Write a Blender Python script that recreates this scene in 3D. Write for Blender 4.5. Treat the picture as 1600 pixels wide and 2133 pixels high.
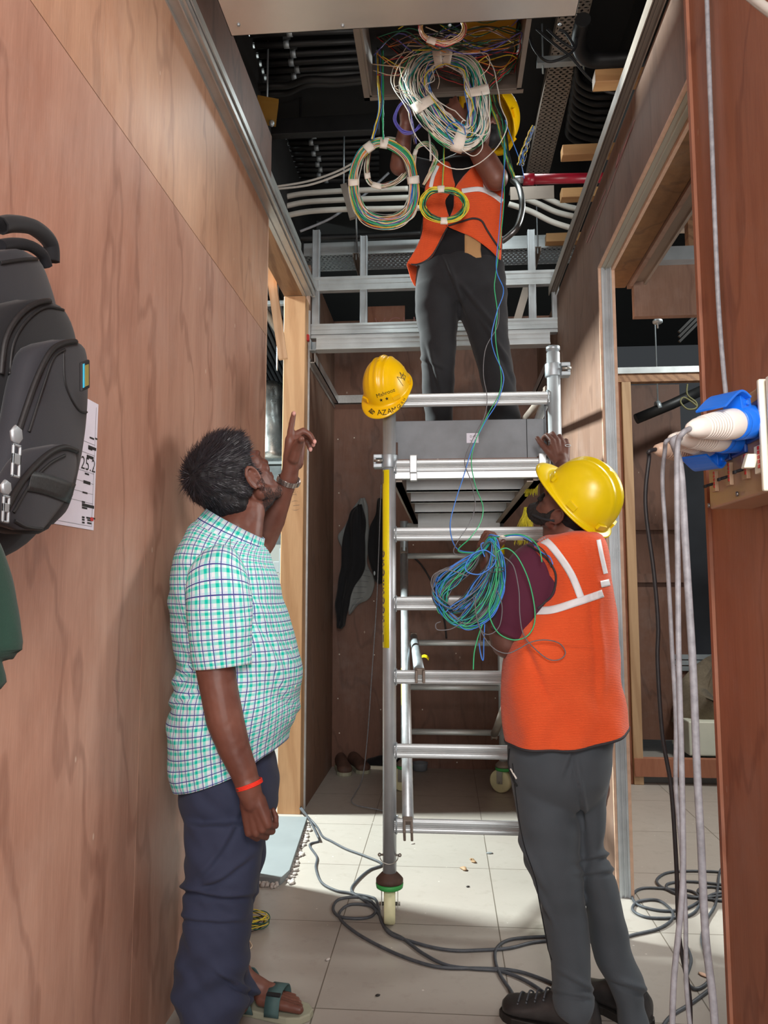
import bpy, bmesh, math, random
import numpy as np
from mathutils import Vector, Matrix, noise
from mathutils.bvhtree import BVHTree
random.seed(7)
for o in list(bpy.data.objects): bpy.data.objects.remove(o)
SC = bpy.context.scene
COL = SC.collection
V = Vector
# ------------------------------------------------------------------ camera
F_PX = 1590.0; CAM_H = 1.27; VPX, VPY = 927.0, 1229.0
_th = math.atan((VPY-1066.5)/F_PX); _ps = math.atan((VPX-800)*math.cos(_th)/F_PX)
FW = V((-math.sin(_ps)*math.cos(_th), math.cos(_ps)*math.cos(_th), math.sin(_th)))
RT = V((math.cos(_ps), math.sin(_ps), 0)); UP = RT.cross(FW)
CP = V((0, 0, CAM_H))
cam = bpy.data.cameras.new('camera'); camo = bpy.data.objects.new('camera', cam); COL.objects.link(camo)
cam.sensor_fit = 'HORIZONTAL'; cam.sensor_width = 36; cam.lens = F_PX/1600*36; cam.clip_start = .02
camo.matrix_world = Matrix(((RT.x, UP.x, -FW.x, CP.x), (RT.y, UP.y, -FW.y, CP.y), (RT.z, UP.z, -FW.z, CP.z), (0, 0, 0, 1)))
SC.camera = camo
# ------------------------------------------------------------------ world, lamps, exposure
w = bpy.data.worlds.new('World'); SC.world = w; w.use_nodes = True
w.node_tree.nodes['Background'].inputs[0].default_value = (.55, .6, .65, 1)
w.node_tree.nodes['Background'].inputs[1].default_value = .06
def lamp(name, loc, target, power, size, size_y=None, color=(1, 1, 1), spread=math.pi):
    l = bpy.data.lights.new(name, 'AREA'); l.energy = power; l.size = size; l.color = color; l.spread = spread
    if size_y: l.shape = 'RECTANGLE'; l.size_y = size_y
    o = bpy.data.objects.new(name, l); COL.objects.link(o); o.location = loc
    o.rotation_euler = (V(target)-V(loc)).to_track_quat('-Z', 'Y').to_euler()
    return o
lamp('room_light_left', (-3.35, 4.3, 4.0), (0, 3.7, .3), 640, .4, .4, (.90, 1, .97))
lamp('room_light_right', (2.5, 3.05, 2.45), (-.6, 2.5, 1.4), 34, .9, .9, (1, .97, .93))
lamp('corridor_fill', (.36, -.7, 2.35), (-.15, 3.2, 2.5), 50, .8, .8, (1, .96, .93))  # unseen soft fill behind the camera, added for front light
lamp('corridor_fill_low', (.1, -1.1, 1.35), (-.1, 3.0, 1.7), 26, .7, .7, (1, .96, .93))  # second unseen fill, added low to brighten fronts and the platform underside
lamp('inner_room_fill', (2.5, 4.15, 3.9), (1.8, 3.6, 0), 75, .5, .5, (.96, 1, .96))  # unseen lamp added to brighten the right room's floor and clutter
lamp('ceiling_light_far', (0.2, 4.0, 4.0), (0, 4.4, 1), 9, .5, .5, (.9, 1, 1))
SC.view_settings.view_transform = 'Standard'; SC.view_settings.look = 'None'
SC.view_settings.exposure = 0.35; SC.view_settings.gamma = 1
SC.view_settings.use_curve_mapping = False

# ------------------------------------------------------------------ geometry helpers
def ray(px, py): return FW*F_PX + RT*(px-800) - UP*(py-1066.5)
def P(px, py, Y): d = ray(px, py); return CP + d*(Y/d.y)
def PZ(px, py, z=0.): d = ray(px, py); return CP + d*((z-CAM_H)/d.z)
def PX(px, py, x): d = ray(px, py); return CP + d*(x/d.x)
def proj(p):
    d = V(p)-CP; z = d.dot(FW); return 800+F_PX*d.dot(RT)/z, 1066.5-F_PX*d.dot(UP)/z
def empty(name, loc=(0, 0, 0)):
    o = bpy.data.objects.new(name, None); o.location = loc; o.empty_display_size = .1; COL.objects.link(o); return o
def tag(o, label=None, cat=None, group=None, kind=None):
    if label: o['label'] = label
    if cat: o['category'] = cat
    if group: o['group'] = group
    if kind: o['kind'] = kind
    return o
def thing(name, label, cat, loc=(0, 0, 0), group=None): return tag(empty(name, loc), label, cat, group)
def catmull(pts, n=8, closed=False):
    pts = [V(p) for p in pts]; out = []; m = len(pts)
    if m < 3 and not closed:
        return [pts[0].lerp(pts[-1], i/n) for i in range(n+1)]
    for i in range(m if closed else m-1):
        if closed: a, b, c, d = pts[(i-1) % m], pts[i], pts[(i+1) % m], pts[(i+2) % m]
        else: a, b, c, d = pts[max(i-1, 0)], pts[i], pts[i+1], pts[min(i+2, m-1)]
        for k in range(n):
            t = k/n
            out.append(.5*((2*b)+(c-a)*t+(2*a-5*b+4*c-d)*t*t+(3*b-a-3*c+d)*t**3))
    if not closed: out.append(pts[-1])
    return out
def interp(rows, n):
    """catmull-rom resampling of a table of number tuples by its first column"""
    out = []
    ks = [r[0] for r in rows]
    for j in range(n+1):
        k = ks[0]+(ks[-1]-ks[0])*j/n
        i = 0
        while i < len(ks)-2 and ks[i+1] < k: i += 1
        t = (k-ks[i])/(ks[i+1]-ks[i]) if ks[i+1] != ks[i] else 0
        a, b, c, d = rows[max(i-1, 0)], rows[i], rows[i+1], rows[min(i+2, len(rows)-1)]
        r = [k]
        for q in range(1, len(b)):
            h = ks[i+1]-ks[i]
            m1 = (c[q]-a[q])/max(1e-9, (c[0]-a[0]))*h; m2 = (d[q]-b[q])/max(1e-9, (d[0]-b[0]))*h
            t2, t3 = t*t, t*t*t
            r.append((2*t3-3*t2+1)*b[q]+(t3-2*t2+t)*m1+(-2*t3+3*t2)*c[q]+(t3-t2)*m2)
        out.append(r)
    return out
class MB:
    def __init__(s): s.v = []; s.f = []; s.sm = []; s.mi = []; s.uv = []; s.m = 0
    def add(s, vs, fs, smooth=False, uv=None):
        n = len(s.v); s.v += [tuple(p) for p in vs]
        s.uv += (uv if uv else [(0, 0)]*len(vs))
        for f in fs: s.f.append([i+n for i in f]); s.sm.append(smooth); s.mi.append(s.m)
        return s
    def box(s, x0, x1, y0, y1, z0, z1):
        vs = [(x, y, z) for x in (x0, x1) for y in (y0, y1) for z in (z0, z1)]
        return s.add(vs, [(0, 1, 3, 2), (4, 6, 7, 5), (0, 4, 5, 1), (2, 3, 7, 6), (0, 2, 6, 4), (1, 5, 7, 3)])
    def obox(s, c, a, b, d):
        c, a, b, d = V(c), V(a), V(b), V(d)
        vs = [c+a*i+b*j+d*k for i in (-1, 1) for j in (-1, 1) for k in (-1, 1)]
        return s.add(vs, [(0, 1, 3, 2), (4, 6, 7, 5), (0, 4, 5, 1), (2, 3, 7, 6), (0, 2, 6, 4), (1, 5, 7, 3)])
    def beam(s, p0, p1, w, h, up=(0, 0, 1)):
        p0, p1 = V(p0), V(p1); d = (p1-p0); L = d.length; d.normalize()
        a = d.cross(V(up)).normalized() if abs(d.dot(V(up))) < .99 else V((1, 0, 0)); b = a.cross(d)
        return s.obox((p0+p1)/2, d*L/2, a*w/2, b*h/2)
    def tube(s, pts, r, seg=10, closed=False, caps=True, flat=1.0):
        pts = [V(p) for p in pts]; n = len(pts)
        rs = r if isinstance(r, (list, tuple)) else [r]*n
        t0 = (pts[1]-pts[0]).normalized()
        nrm = t0.orthogonal().normalized(); vs = []
        for i in range(n):
            if closed: t = (pts[(i+1) % n]-pts[i-1])
            else: t = pts[min(i+1, n-1)]-pts[max(i-1, 0)]
            if t.length < 1e-9: t = t0.copy()
            t.normalize(); nrm = (nrm-t*nrm.dot(t)); nrm = nrm.normalized() if nrm.length > 1e-6 else t.orthogonal().normalized()
            b = t.cross(nrm)
            for k in range(seg):
                a = 2*math.pi*k/seg
                vs.append(pts[i]+nrm*(rs[i]*math.cos(a))+b*(rs[i]*math.sin(a)*flat))
        fs = []
        for i in range(n if closed else n-1):
            j = (i+1) % n
            for k in range(seg): fs.append((i*seg+k, i*seg+(k+1) % seg, j*seg+(k+1) % seg, j*seg+k))
        s.add(vs, fs, True)
        if caps and not closed:
            m = len(s.v)-len(vs)
            s.f.append([m+k for k in range(seg)][::-1]); s.sm.append(False); s.mi.append(s.m)
            s.f.append([m+(n-1)*seg+k for k in range(seg)]); s.sm.append(False); s.mi.append(s.m)
        return s
    def lathe(s, prof, o, axis=(0, 0, 1), seg=24, smooth=True, closed=False):
        o = V(o); ax = V(axis).normalized(); a = ax.orthogonal().normalized(); b = ax.cross(a); vs = []
        for (r, h) in prof:
            for k in range(seg):
                t = 2*math.pi*k/seg; vs.append(o+ax*h+a*(r*math.cos(t))+b*(r*math.sin(t)))
        fs = []; n = len(prof)
        for i in range(n if closed else n-1):
            j = (i+1) % n
            for k in range(seg): fs.append((i*seg+k, i*seg+(k+1) % seg, j*seg+(k+1) % seg, j*seg+k))
        if not closed: fs += [tuple(range(seg))[::-1], tuple((n-1)*seg+k for k in range(seg))]
        return s.add(vs, fs, smooth)
    def rcone(s, p0, r0, p1, r1, seg=20):
        p0, p1 = V(p0), V(p1); L = (p1-p0).length
        if L < 1e-5: return s.ell(p0, (r0, r0, r0))
        prof = [(r0*math.cos(a), r0*math.sin(a)) for a in [-math.pi/2+.02+i*(math.pi/2-.02)/5 for i in range(6)]]
        prof += [(r1*math.cos(a), L+r1*math.sin(a)) for a in [i*(math.pi/2-.02)/5 for i in range(6)]]
        return s.lathe(prof, p0, p1-p0, seg)
    def chain(s, pts, rs):
        for i in range(len(pts)-1): s.rcone(pts[i], rs[i], pts[i+1], rs[i+1])
        return s
    def ell(s, c, r, M=None, seg=20, rows=12):
        c = V(c); vs = []; M = M or Matrix.Identity(3)
        for i in range(rows+1):
            ph = -math.pi/2+math.pi*i/rows; ph = max(-1.555, min(1.555, ph))
            for k in range(seg):
                t = 2*math.pi*k/seg
                vs.append(c+M @ V((r[0]*math.cos(ph)*math.cos(t), r[1]*math.cos(ph)*math.sin(t), r[2]*math.sin(ph))))
        fs = [(i*seg+k, i*seg+(k+1) % seg, (i+1)*seg+(k+1) % seg, (i+1)*seg+k) for i in range(rows) for k in range(seg)]
        fs += [tuple(range(seg))[::-1], tuple(rows*seg+k for k in range(seg))]
        return s.add(vs, fs, True)
    def rings(s, rings, caps=True, uvs=None, smooth=True, closed=True):
        seg = len(rings[0]); vs = [p for r in rings for p in r]; fs = []
        for i in range(len(rings)-1):
            for k in range(seg if closed else seg-1): fs.append((i*seg+k, i*seg+(k+1) % seg, (i+1)*seg+(k+1) % seg, (i+1)*seg+k))
        if caps: fs += [tuple(range(seg))[::-1], tuple((len(rings)-1)*seg+k for k in range(seg))]
        return s.add(vs, fs, smooth, [u for r in uvs for u in r] if uvs else None)
    def prism(s, poly, fn, d):
        """poly: 2-D outline, fn maps (u,v)->3-D, d: extrusion vector"""
        d = V(d); n = len(poly); a = [V(fn(*p)) for p in poly]; b = [p+d for p in a]
        fs = [tuple(range(n)), tuple(range(n, 2*n))[::-1]]+[(k, k+n, (k+1) % n+n, (k+1) % n) for k in range(n)]
        return s.add(a+b, fs)
    def mesh(s, name='m'):
        me = bpy.data.meshes.new(name); me.from_pydata(s.v, [], s.f)
        me.polygons.foreach_set('use_smooth', s.sm); me.polygons.foreach_set('material_index', s.mi)
        if any(u != (0, 0) for u in s.uv):
            ul = me.uv_layers.new(name='UVMap'); li = np.empty(len(me.loops), dtype=np.int32)
            me.loops.foreach_get('vertex_index', li); arr = np.array(s.uv, dtype=np.float32)[li]
            ul.data.foreach_set('uv', arr.ravel())
        bm = bmesh.new(); bm.from_mesh(me); bmesh.ops.recalc_face_normals(bm, faces=bm.faces); bm.to_mesh(me); bm.free()
        me.update(); return me
    def build(s, name, mat, parent=None, bevel=0, label=None, solid=0):
        me = s.mesh(name); o = bpy.data.objects.new(name, me); COL.objects.link(o)
        for m in (mat if isinstance(mat, list) else [mat]): me.materials.append(m)
        if parent: attach(o, parent)
        if bevel:
            b = o.modifiers.new('b', 'BEVEL'); b.width = bevel; b.segments = 2; b.limit_method = 'ANGLE'; b.angle_limit = 1
        if solid:
            b = o.modifiers.new('s', 'SOLIDIFY'); b.thickness = solid; b.offset = 0
        if label: o['label'] = label
        return o
def attach(o, parent):
    # children keep world placement; every ancestor only carries a location
    q = parent; off = V((0, 0, 0))
    while q: off += V(q.location); q = q.parent
    o.parent = parent; o.location = V(o.location)-off
    return o
def evaluated(me, setup):
    """run modifiers on a mesh and return the resulting new mesh"""
    o = bpy.data.objects.new('tmp', me); COL.objects.link(o); setup(o)
    dg = bpy.context.evaluated_depsgraph_get(); dg.update()
    r = bpy.data.meshes.new_from_object(o.evaluated_get(dg)); bpy.data.objects.remove(o)
    return r
def remeshed(mb, vox=.006, smooth=4, fac=.5):
    def su(o):
        m = o.modifiers.new('r', 'REMESH'); m.mode = 'VOXEL'; m.voxel_size = vox; m.use_smooth_shade = True
        if smooth: k = o.modifiers.new('s', 'SMOOTH'); k.iterations = smooth; k.factor = fac
    return evaluated(mb.mesh(), su)
def obj_from(me, name, mat, parent=None, label=None):
    me.materials.clear()
    for m in (mat if isinstance(mat, list) else [mat]): me.materials.append(m)
    me.polygons.foreach_set('use_smooth', [True]*len(me.polygons))
    me.name = name; o = bpy.data.objects.new(name, me); COL.objects.link(o)
    if parent: attach(o, parent)
    if label: o['label'] = label
    return o
def displace(me, fn):
    n = [v.normal.copy() for v in me.vertices]
    for v, k in zip(me.vertices, n): v.co += k*fn(v.co, k)
    me.update()
def bvh(me):
    return BVHTree.FromPolygons([v.co for v in me.vertices], [tuple(p.vertices) for p in me.polygons])
def ribbon(tree, pts, w, off=.003, n=24, name='strip', mat=None, parent=None, thick=.0012, smooth=True, label=None, mb=None):
    """a band laid on a surface; pts are (px,py) seen from the camera, w half width in px"""
    pp = [V((p[0], p[1], 0)) for p in pts]; pp = catmull(pp, n) if smooth and len(pp) > 2 else [pp[0].lerp(pp[-1], i/n) for i in range(n+1)]
    rows = []
    m = 5
    for i, p in enumerate(pp):
        t = pp[min(i+1, len(pp)-1)]-pp[max(i-1, 0)]; t.normalize(); nn = V((-t.y, t.x, 0)); r = []
        for k in range(m):
            q = p+nn*w*(2*k/(m-1)-1); d = ray(q.x, q.y).normalized(); h = tree.ray_cast(CP, d)
            r.append(h[0]-d*off if h[0] else None)
        rows.append(r)
    own = mb is None; mb = mb or MB()
    idx = {}; vs = []; fs = []
    for i, r in enumerate(rows):
        for k, q in enumerate(r):
            if q is not None: idx[i, k] = len(vs); vs.append(q)
    for i in range(len(rows)-1):
        for k in range(m-1):
            c = [(i, k), (i, k+1), (i+1, k+1), (i+1, k)]
            if all(x in idx for x in c):
                ps = [vs[idx[x]] for x in c]
                if max((a-b).length for a in ps for b in ps) < .09: fs.append([idx[x] for x in c])
    mb.add(vs, fs, True)
    if own: return mb.build(name, mat, parent, solid=thick, label=label)
def text_mesh(s, size=1., bold=0.):
    c = bpy.data.curves.new('t', 'FONT'); c.body = s; c.size = size; c.offset = bold; c.resolution_u = 3
    o = bpy.data.objects.new('t', c); COL.objects.link(o)
    dg = bpy.context.evaluated_depsgraph_get(); dg.update()
    me = bpy.data.meshes.new_from_object(o.evaluated_get(dg)); bpy.data.objects.remove(o)
    vs = [v.co.copy() for v in me.vertices]; fs = [list(p.vertices) for p in me.polygons]
    return vs, fs
def letter(mb, s, org, ux, uy, size, off=V((0, 0, 0)), bold=0.):
    """flat lettering on a plane given by origin and unit axes"""
    vs, fs = text_mesh(s, size, bold); org, ux, uy = V(org), V(ux), V(uy)
    mb.add([org+ux*v.x+uy*v.y+off for v in vs], fs)
def letter_on(mb, tree, s, pos, size, ang=0, off=.0012, bend=0):
    """lettering laid on a curved surface, placed in the photograph's px"""
    vs, fs = text_mesh(s, size); ca, sa = math.cos(ang), math.sin(ang); out = []
    for v in vs:
        x, y = v.x, v.y+bend*v.x*v.x; px = pos[0]+x*ca-y*sa; py = pos[1]-(x*sa+y*ca)
        d = ray(px, py).normalized(); h = tree.ray_cast(CP, d)
        out.append(h[0]-d*off if h[0] else None)
    ok = [i for i, q in enumerate(out) if q is not None]; mp = {i: k for k, i in enumerate(ok)}
    mb.add([out[i] for i in ok], [[mp[i] for i in f] for f in fs if all(i in mp for i in f)])
def stroke_on(mb, tree, pts, w, off=.001):
    ribbon(tree, pts, w, off, n=3, mb=mb, smooth=False) if len(pts) == 2 else [ribbon(tree, pts[i:i+2], w, off, n=3, mb=mb, smooth=False) for i in range(len(pts)-1)]

# ------------------------------------------------------------------ materials
def srgb(r, g, b):
    f = lambda c: (c/255/12.92) if c/255 <= .04045 else ((c/255+.055)/1.055)**2.4
    return (f(r), f(g), f(b), 1)
class NT:
    def __init__(s, name):
        s.m = bpy.data.materials.new(name); s.m.use_nodes = True; s.t = s.m.node_tree; s.n = s.t.nodes
        s.b = s.n['Principled BSDF']
    def new(s, typ, **kw):
        n = s.n.new(typ)
        for k, v in kw.items():
            if k.startswith('i_'):
                key = k[2:]; key = int(key) if key.isdigit() else key.replace('_', ' ')
                n.inputs[key].default_value = v
            else: setattr(n, k, v)
        return n
    def link(s, a, b): s.t.links.new(a, b)
    def set(s, **kw):
        for k, v in kw.items(): s.b.inputs[k.replace('_', ' ')].default_value = v
        return s
    def coords(s, scale=(1, 1, 1), rot=(0, 0, 0), kind='Object', loc=(0, 0, 0)):
        tc = s.new('ShaderNodeTexCoord'); mp = s.new('ShaderNodeMapping')
        mp.inputs['Scale'].default_value = scale; mp.inputs['Rotation'].default_value = rot; mp.inputs['Location'].default_value = loc
        s.link(tc.outputs[kind], mp.inputs[0]); return mp.outputs[0]
    def noise(s, co, scale, detail=4, rough=.55, dist=0):
        n = s.new('ShaderNodeTexNoise'); n.inputs['Scale'].default_value = scale; n.inputs['Detail'].default_value = detail
        n.inputs['Roughness'].default_value = rough; n.inputs['Distortion'].default_value = dist; s.link(co, n.inputs['Vector']); return n.outputs['Fac']
    def ramp(s, fac, stops):
        r = s.new('ShaderNodeValToRGB'); e = r.color_ramp.elements
        while len(e) < len(stops): e.new(.5)
        for x, (p, c) in zip(e, stops): x.position = p; x.color = c if len(c) == 4 else (*c, 1)
        s.link(fac, r.inputs[0]); return r.outputs[0]
    def mix(s, fac, a, b, mode='MIX'):
        m = s.new('ShaderNodeMix', data_type='RGBA', blend_type=mode)
        for src, i in ((fac, 0), (a, 6), (b, 7)):
            if isinstance(src, (int, float)): m.inputs[i].default_value = src
            elif isinstance(src, tuple): m.inputs[i].default_value = src
            else: s.link(src, m.inputs[i])
        return m.outputs[2]
    def math(s, op, a, b=None):
        m = s.new('ShaderNodeMath', operation=op)
        for src, i in ((a, 0), (b, 1)):
            if src is None: continue
            if isinstance(src, (int, float)): m.inputs[i].default_value = src
            else: s.link(src, m.inputs[i])
        return m.outputs[0]
    def bump(s, h, strength=.2, dist=.005):
        b = s.new('ShaderNodeBump'); b.inputs['Strength'].default_value = strength; b.inputs['Distance'].default_value = dist
        s.link(h, b.inputs['Height']); s.link(b.outputs[0], s.b.inputs['Normal'])
    def col(s, c): s.link(c, s.b.inputs['Base Color']); return s
def plain(name, c, rough=.6, metal=0, var=.12, scale=8, bump=0., spec=.5):
    t = NT(name); t.set(Roughness=rough, Metallic=metal); t.b.inputs['Specular IOR Level'].default_value = spec
    co = t.coords(); n = t.noise(co, scale, 5)
    d = tuple(x*(1-var) for x in c[:3])+(1,); e = tuple(min(1, x*(1+var)) for x in c[:3])+(1,)
    t.col(t.ramp(n, [(.3, d), (.7, e)]))
    if bump: t.bump(t.noise(co, scale*12, 3), bump, .002)
    return t.m
def ply(name, c, c2, dark, rough=.45, sx=1, specks=.5, spec=.4, seed=0):
    """rotary-cut plywood: vertical cathedral grain, fibre streaks, dust flecks"""
    t = NT(name); t.set(Roughness=rough); t.b.inputs['Specular IOR Level'].default_value = spec
    big = t.noise(t.coords((1.4, 1.4, .5), loc=(seed, seed, 0)), 1.6, 4, .6, .6)
    gco = t.coords((5, 5, .7), loc=(seed, 0, 0)); g = t.noise(gco, 2.2, 5, .6, 1.6)
    w = t.new('ShaderNodeTexWave', wave_type='BANDS', bands_direction='DIAGONAL'); w.inputs['Scale'].default_value = 1.2
    w.inputs['Distortion'].default_value = 14; w.inputs['Detail'].default_value = 4; w.inputs['Detail Scale'].default_value = .9; w.inputs['Detail Roughness'].default_value = .6
    t.link(t.coords((1.7, 1.7, .55), loc=(seed, seed, seed)), w.inputs['Vector'])
    fib = t.noise(t.coords((60, 60, 3)), 4, 3, .7)
    base = t.ramp(big, [(.3, c2), (.62, c)])
    lines = t.ramp(w.outputs['Fac'], [(.0, (0, 0, 0)), (.06, (1, 1, 1))])
    base = t.mix(t.math('MULTIPLY', t.math('SUBTRACT', 1., lines), .42), base, dark)
    base = t.mix(t.math('MULTIPLY', t.ramp(g, [(.42, (0, 0, 0)), (.72, (1, 1, 1))]), .3), base, dark)
    base = t.mix(t.math('MULTIPLY', t.ramp(fib, [(.45, (0, 0, 0)), (.75, (1, 1, 1))]), .16), base, tuple(min(1, x*1.7) for x in c[:3])+(1,))
    haze = t.noise(t.coords((1, 1, 1), loc=(seed+3, 1, 2)), 2.3, 6, .7)
    base = t.mix(t.math('MULTIPLY', t.ramp(haze, [(.5, (0, 0, 0)), (.75, (1, 1, 1))]), .25), base, tuple(x*.55+.22 for x in c[:3])+(1,))
    if specks:
        vo = t.new('ShaderNodeTexVoronoi'); vo.inputs['Scale'].default_value = 9; t.link(t.coords((1, 1, .55), loc=(seed, 0, seed)), vo.inputs['Vector'])
        s = t.ramp(vo.outputs['Distance'], [(.035, (1, 1, 1)), (.05, (0, 0, 0))])
        base = t.mix(t.math('MULTIPLY', s, specks), base, (.75, .62, .5, 1))
    t.col(base); t.bump(fib, .12, .001)
    return t.m
def timber(name, c, dark, rough=.55, sc=1.0, seed=0, axis='z'):
    t = NT(name); t.set(Roughness=rough)
    s = {'z': (1, 1, .12), 'x': (.12, 1, 1), 'y': (1, .12, 1)}[axis]
    w = t.new('ShaderNodeTexWave', wave_type='BANDS', bands_direction='DIAGONAL'); w.inputs['Scale'].default_value = 9*sc; w.inputs['Distortion'].default_value = 7
    w.inputs['Detail'].default_value = 3; t.link(t.coords(s, loc=(seed, seed*2, seed)), w.inputs['Vector'])
    f = t.noise(t.coords(tuple(k*40 if k == 1 else 3 for k in s)), 3, 4)
    b = t.ramp(w.outputs['Fac'], [(.15, dark), (.6, c)]); b = t.mix(.35, b, t.ramp(f, [(.3, dark), (.7, c)]))
    k = t.noise(t.coords((2, 2, .8), loc=(seed, 0, 0)), 2.5, 3); b = t.mix(t.math('MULTIPLY', t.ramp(k, [(.6, (0, 0, 0)), (.75, (1, 1, 1))]), .4), b, tuple(x*.55 for x in dark[:3])+(1,))
    t.col(b); t.bump(f, .1, .001); return t.m
def metal(name, c, rough=.35, axis='x', streak=.25, grooves=0., metallic=.9):
    t = NT(name); t.set(Metallic=metallic)
    s = {'x': (1.5, 60, 60), 'y': (60, 1.5, 60), 'z': (60, 60, 1.5), 'n': (12, 12, 12)}[axis]
    n = t.noise(t.coords(s), 1.2, 4, .6); big = t.noise(t.coords((3, 3, 3)), 2.5, 5, .6)
    d = tuple(x*(1-streak) for x in c[:3])+(1,)
    t.col(t.mix(.5, t.ramp(n, [(.3, d), (.7, c)]), t.ramp(big, [(.35, d), (.65, c)])))
    r = t.new('ShaderNodeMapRange'); r.inputs['To Min'].default_value = rough*.7; r.inputs['To Max'].default_value = min(1, rough*1.4)
    t.link(big, r.inputs['Value']); t.link(r.outputs[0], t.b.inputs['Roughness'])
    t.bump(n, .08, .001); return t.m
def cloth(name, c, rough=.9, weave=900, bump=.3, var=.15, fold=.0, sheen=.1):
    t = NT(name); t.set(Roughness=rough); t.b.inputs['Specular IOR Level'].default_value = .2; t.b.inputs['Sheen Weight'].default_value = sheen
    co = t.coords(); n = t.noise(co, 5, 5, .6); fine = t.noise(co, weave, 2)
    d = tuple(x*(1-var) for x in c[:3])+(1,); e = tuple(min(1, x*(1+var)) for x in c[:3])+(1,)
    t.col(t.mix(.3, t.ramp(n, [(.3, d), (.7, e)]), t.ramp(fine, [(.35, d), (.65, e)])))
    t.bump(t.math('ADD', t.math('MULTIPLY', fine, .3), t.math('MULTIPLY', t.noise(co, 14, 3), fold*8)), bump, .002); return t.m

M = {}
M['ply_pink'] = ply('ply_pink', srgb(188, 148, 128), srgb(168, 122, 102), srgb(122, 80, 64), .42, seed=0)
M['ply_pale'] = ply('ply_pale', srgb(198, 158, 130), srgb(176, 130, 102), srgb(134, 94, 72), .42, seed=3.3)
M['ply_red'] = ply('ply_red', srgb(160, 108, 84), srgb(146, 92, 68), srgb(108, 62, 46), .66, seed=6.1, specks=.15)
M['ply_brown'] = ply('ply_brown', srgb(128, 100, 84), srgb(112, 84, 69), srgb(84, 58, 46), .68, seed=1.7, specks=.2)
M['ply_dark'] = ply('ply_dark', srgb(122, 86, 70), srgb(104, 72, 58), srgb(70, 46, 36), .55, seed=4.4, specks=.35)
M['ply_edge'] = plain('ply_edge', srgb(206, 170, 146), .7, scale=30)
M['pine'] = timber('pine', srgb(208, 164, 122), srgb(190, 144, 102), .55, sc=.7)
M['pine_x'] = timber('pine_x', srgb(186, 142, 94), srgb(166, 120, 76), .6, axis='x', seed=4, sc=.6)
M['pine_pale'] = timber('pine_pale', srgb(226, 186, 150), srgb(204, 158, 120), .6, seed=2)
M['timber_brown'] = timber('timber_brown', srgb(150, 112, 80), srgb(116, 80, 54), .6, axis='y', seed=2)
M['stud'] = timber('stud', srgb(176, 146, 112), srgb(156, 124, 92), .6, seed=8, sc=.6)
M['alu'] = metal('alu', srgb(214, 220, 222), .42, 'x', metallic=.55)
M['alu_z'] = metal('alu_z', srgb(208, 214, 218), .40, 'z', .3, metallic=.6)
M['alu_y'] = metal('alu_y', srgb(200, 200, 198), .36, 'y', .3, metallic=.7)
M['galv'] = metal('galv', srgb(180, 190, 196), .45, 'n', .2, metallic=.6)
M['galv_dull'] = metal('galv_dull', srgb(150, 138, 128), .55, 'n', .15, metallic=.5)
M['steel'] = metal('steel', srgb(150, 150, 150), .35, 'n', .25)
M['plate'] = metal('plate', srgb(224, 222, 218), .3, 'n', .06, metallic=.8)
M['black'] = plain('black', srgb(22, 23, 26), .75, scale=4, var=.3)
M['soffit'] = plain('soffit', srgb(15, 15, 16), .85, scale=3, var=.35)
M['conduit_black'] = plain('conduit_black', srgb(27, 27, 28), .5, scale=12, var=.3)
M['pvc'] = plain('pvc', srgb(196, 192, 184), .45, scale=12, var=.06)
M['rubber'] = plain('rubber', srgb(70, 74, 80), .5, scale=40, var=.25, bump=.1)
M['rubber_grey'] = plain('rubber_grey', srgb(140, 142, 148), .5, scale=60, var=.25, bump=.2)
M['rubber_black'] = plain('rubber_black', srgb(34, 35, 38), .5, scale=60, var=.25)
M['white_plastic'] = plain('white_plastic', srgb(232, 228, 220), .4, var=.05)
M['beige_plastic'] = plain('beige_plastic', srgb(206, 178, 156), .45, var=.08)
M['blue_plastic'] = plain('blue_plastic', srgb(20, 110, 225), .32, var=.08)
M['navy_plastic'] = plain('navy_plastic', srgb(30, 72, 150), .4, var=.1)
M['box_beige'] = plain('box_beige', srgb(176, 146, 118), .4, var=.06, scale=3)
M['cream'] = plain('cream', srgb(232, 230, 212), .45, var=.04)
M['tape'] = plain('tape', srgb(236, 230, 218), .6, scale=40, var=.06, bump=.3)
M['paper'] = plain('paper', srgb(226, 226, 240), .8, scale=20, var=.03)
M['ink'] = plain('ink', srgb(26, 22, 20), .6)
M['ink_grey'] = plain('ink_grey', srgb(110, 92, 80), .8)
M['ink_purple'] = plain('ink_purple', srgb(60, 44, 110), .6)
M['yellow_label'] = plain('yellow_label', srgb(248, 226, 16), .4, var=.04)
M['chalk'] = plain('chalk', srgb(176, 120, 118), .9)
M['red'] = plain('red', srgb(190, 40, 40), .5)
M['pipe_red'] = plain('pipe_red', srgb(150, 24, 44), .35, scale=20)
M['hat_bright'] = plain('hat_bright', srgb(252, 200, 6), .28, scale=5, var=.05)
M['hat_yellow'] = plain('hat_yellow', srgb(228, 200, 10), .3, scale=6, var=.07)
M['straw'] = plain('straw', srgb(214, 200, 50), .8, scale=60, var=.2)
M['caster_green'] = plain('caster_green', srgb(60, 160, 80), .5)
M['caster_wheel'] = plain('caster_wheel', srgb(222, 220, 178), .5, scale=20, var=.08)
M['zinc'] = metal('zinc', srgb(190, 188, 180), .4, 'n')
M['toe'] = plain('toe', srgb(112, 118, 124), .5, scale=7, var=.22, bump=.1)
M['plaster'] = plain('plaster', srgb(176, 168, 162), .9, scale=40, var=.08, bump=.5)
M['kerb'] = plain('kerb', srgb(122, 128, 130), .55, scale=6, var=.06)
M['grey_wall'] = plain('grey_wall', srgb(150, 152, 148), .7, scale=2, var=.04)
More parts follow.
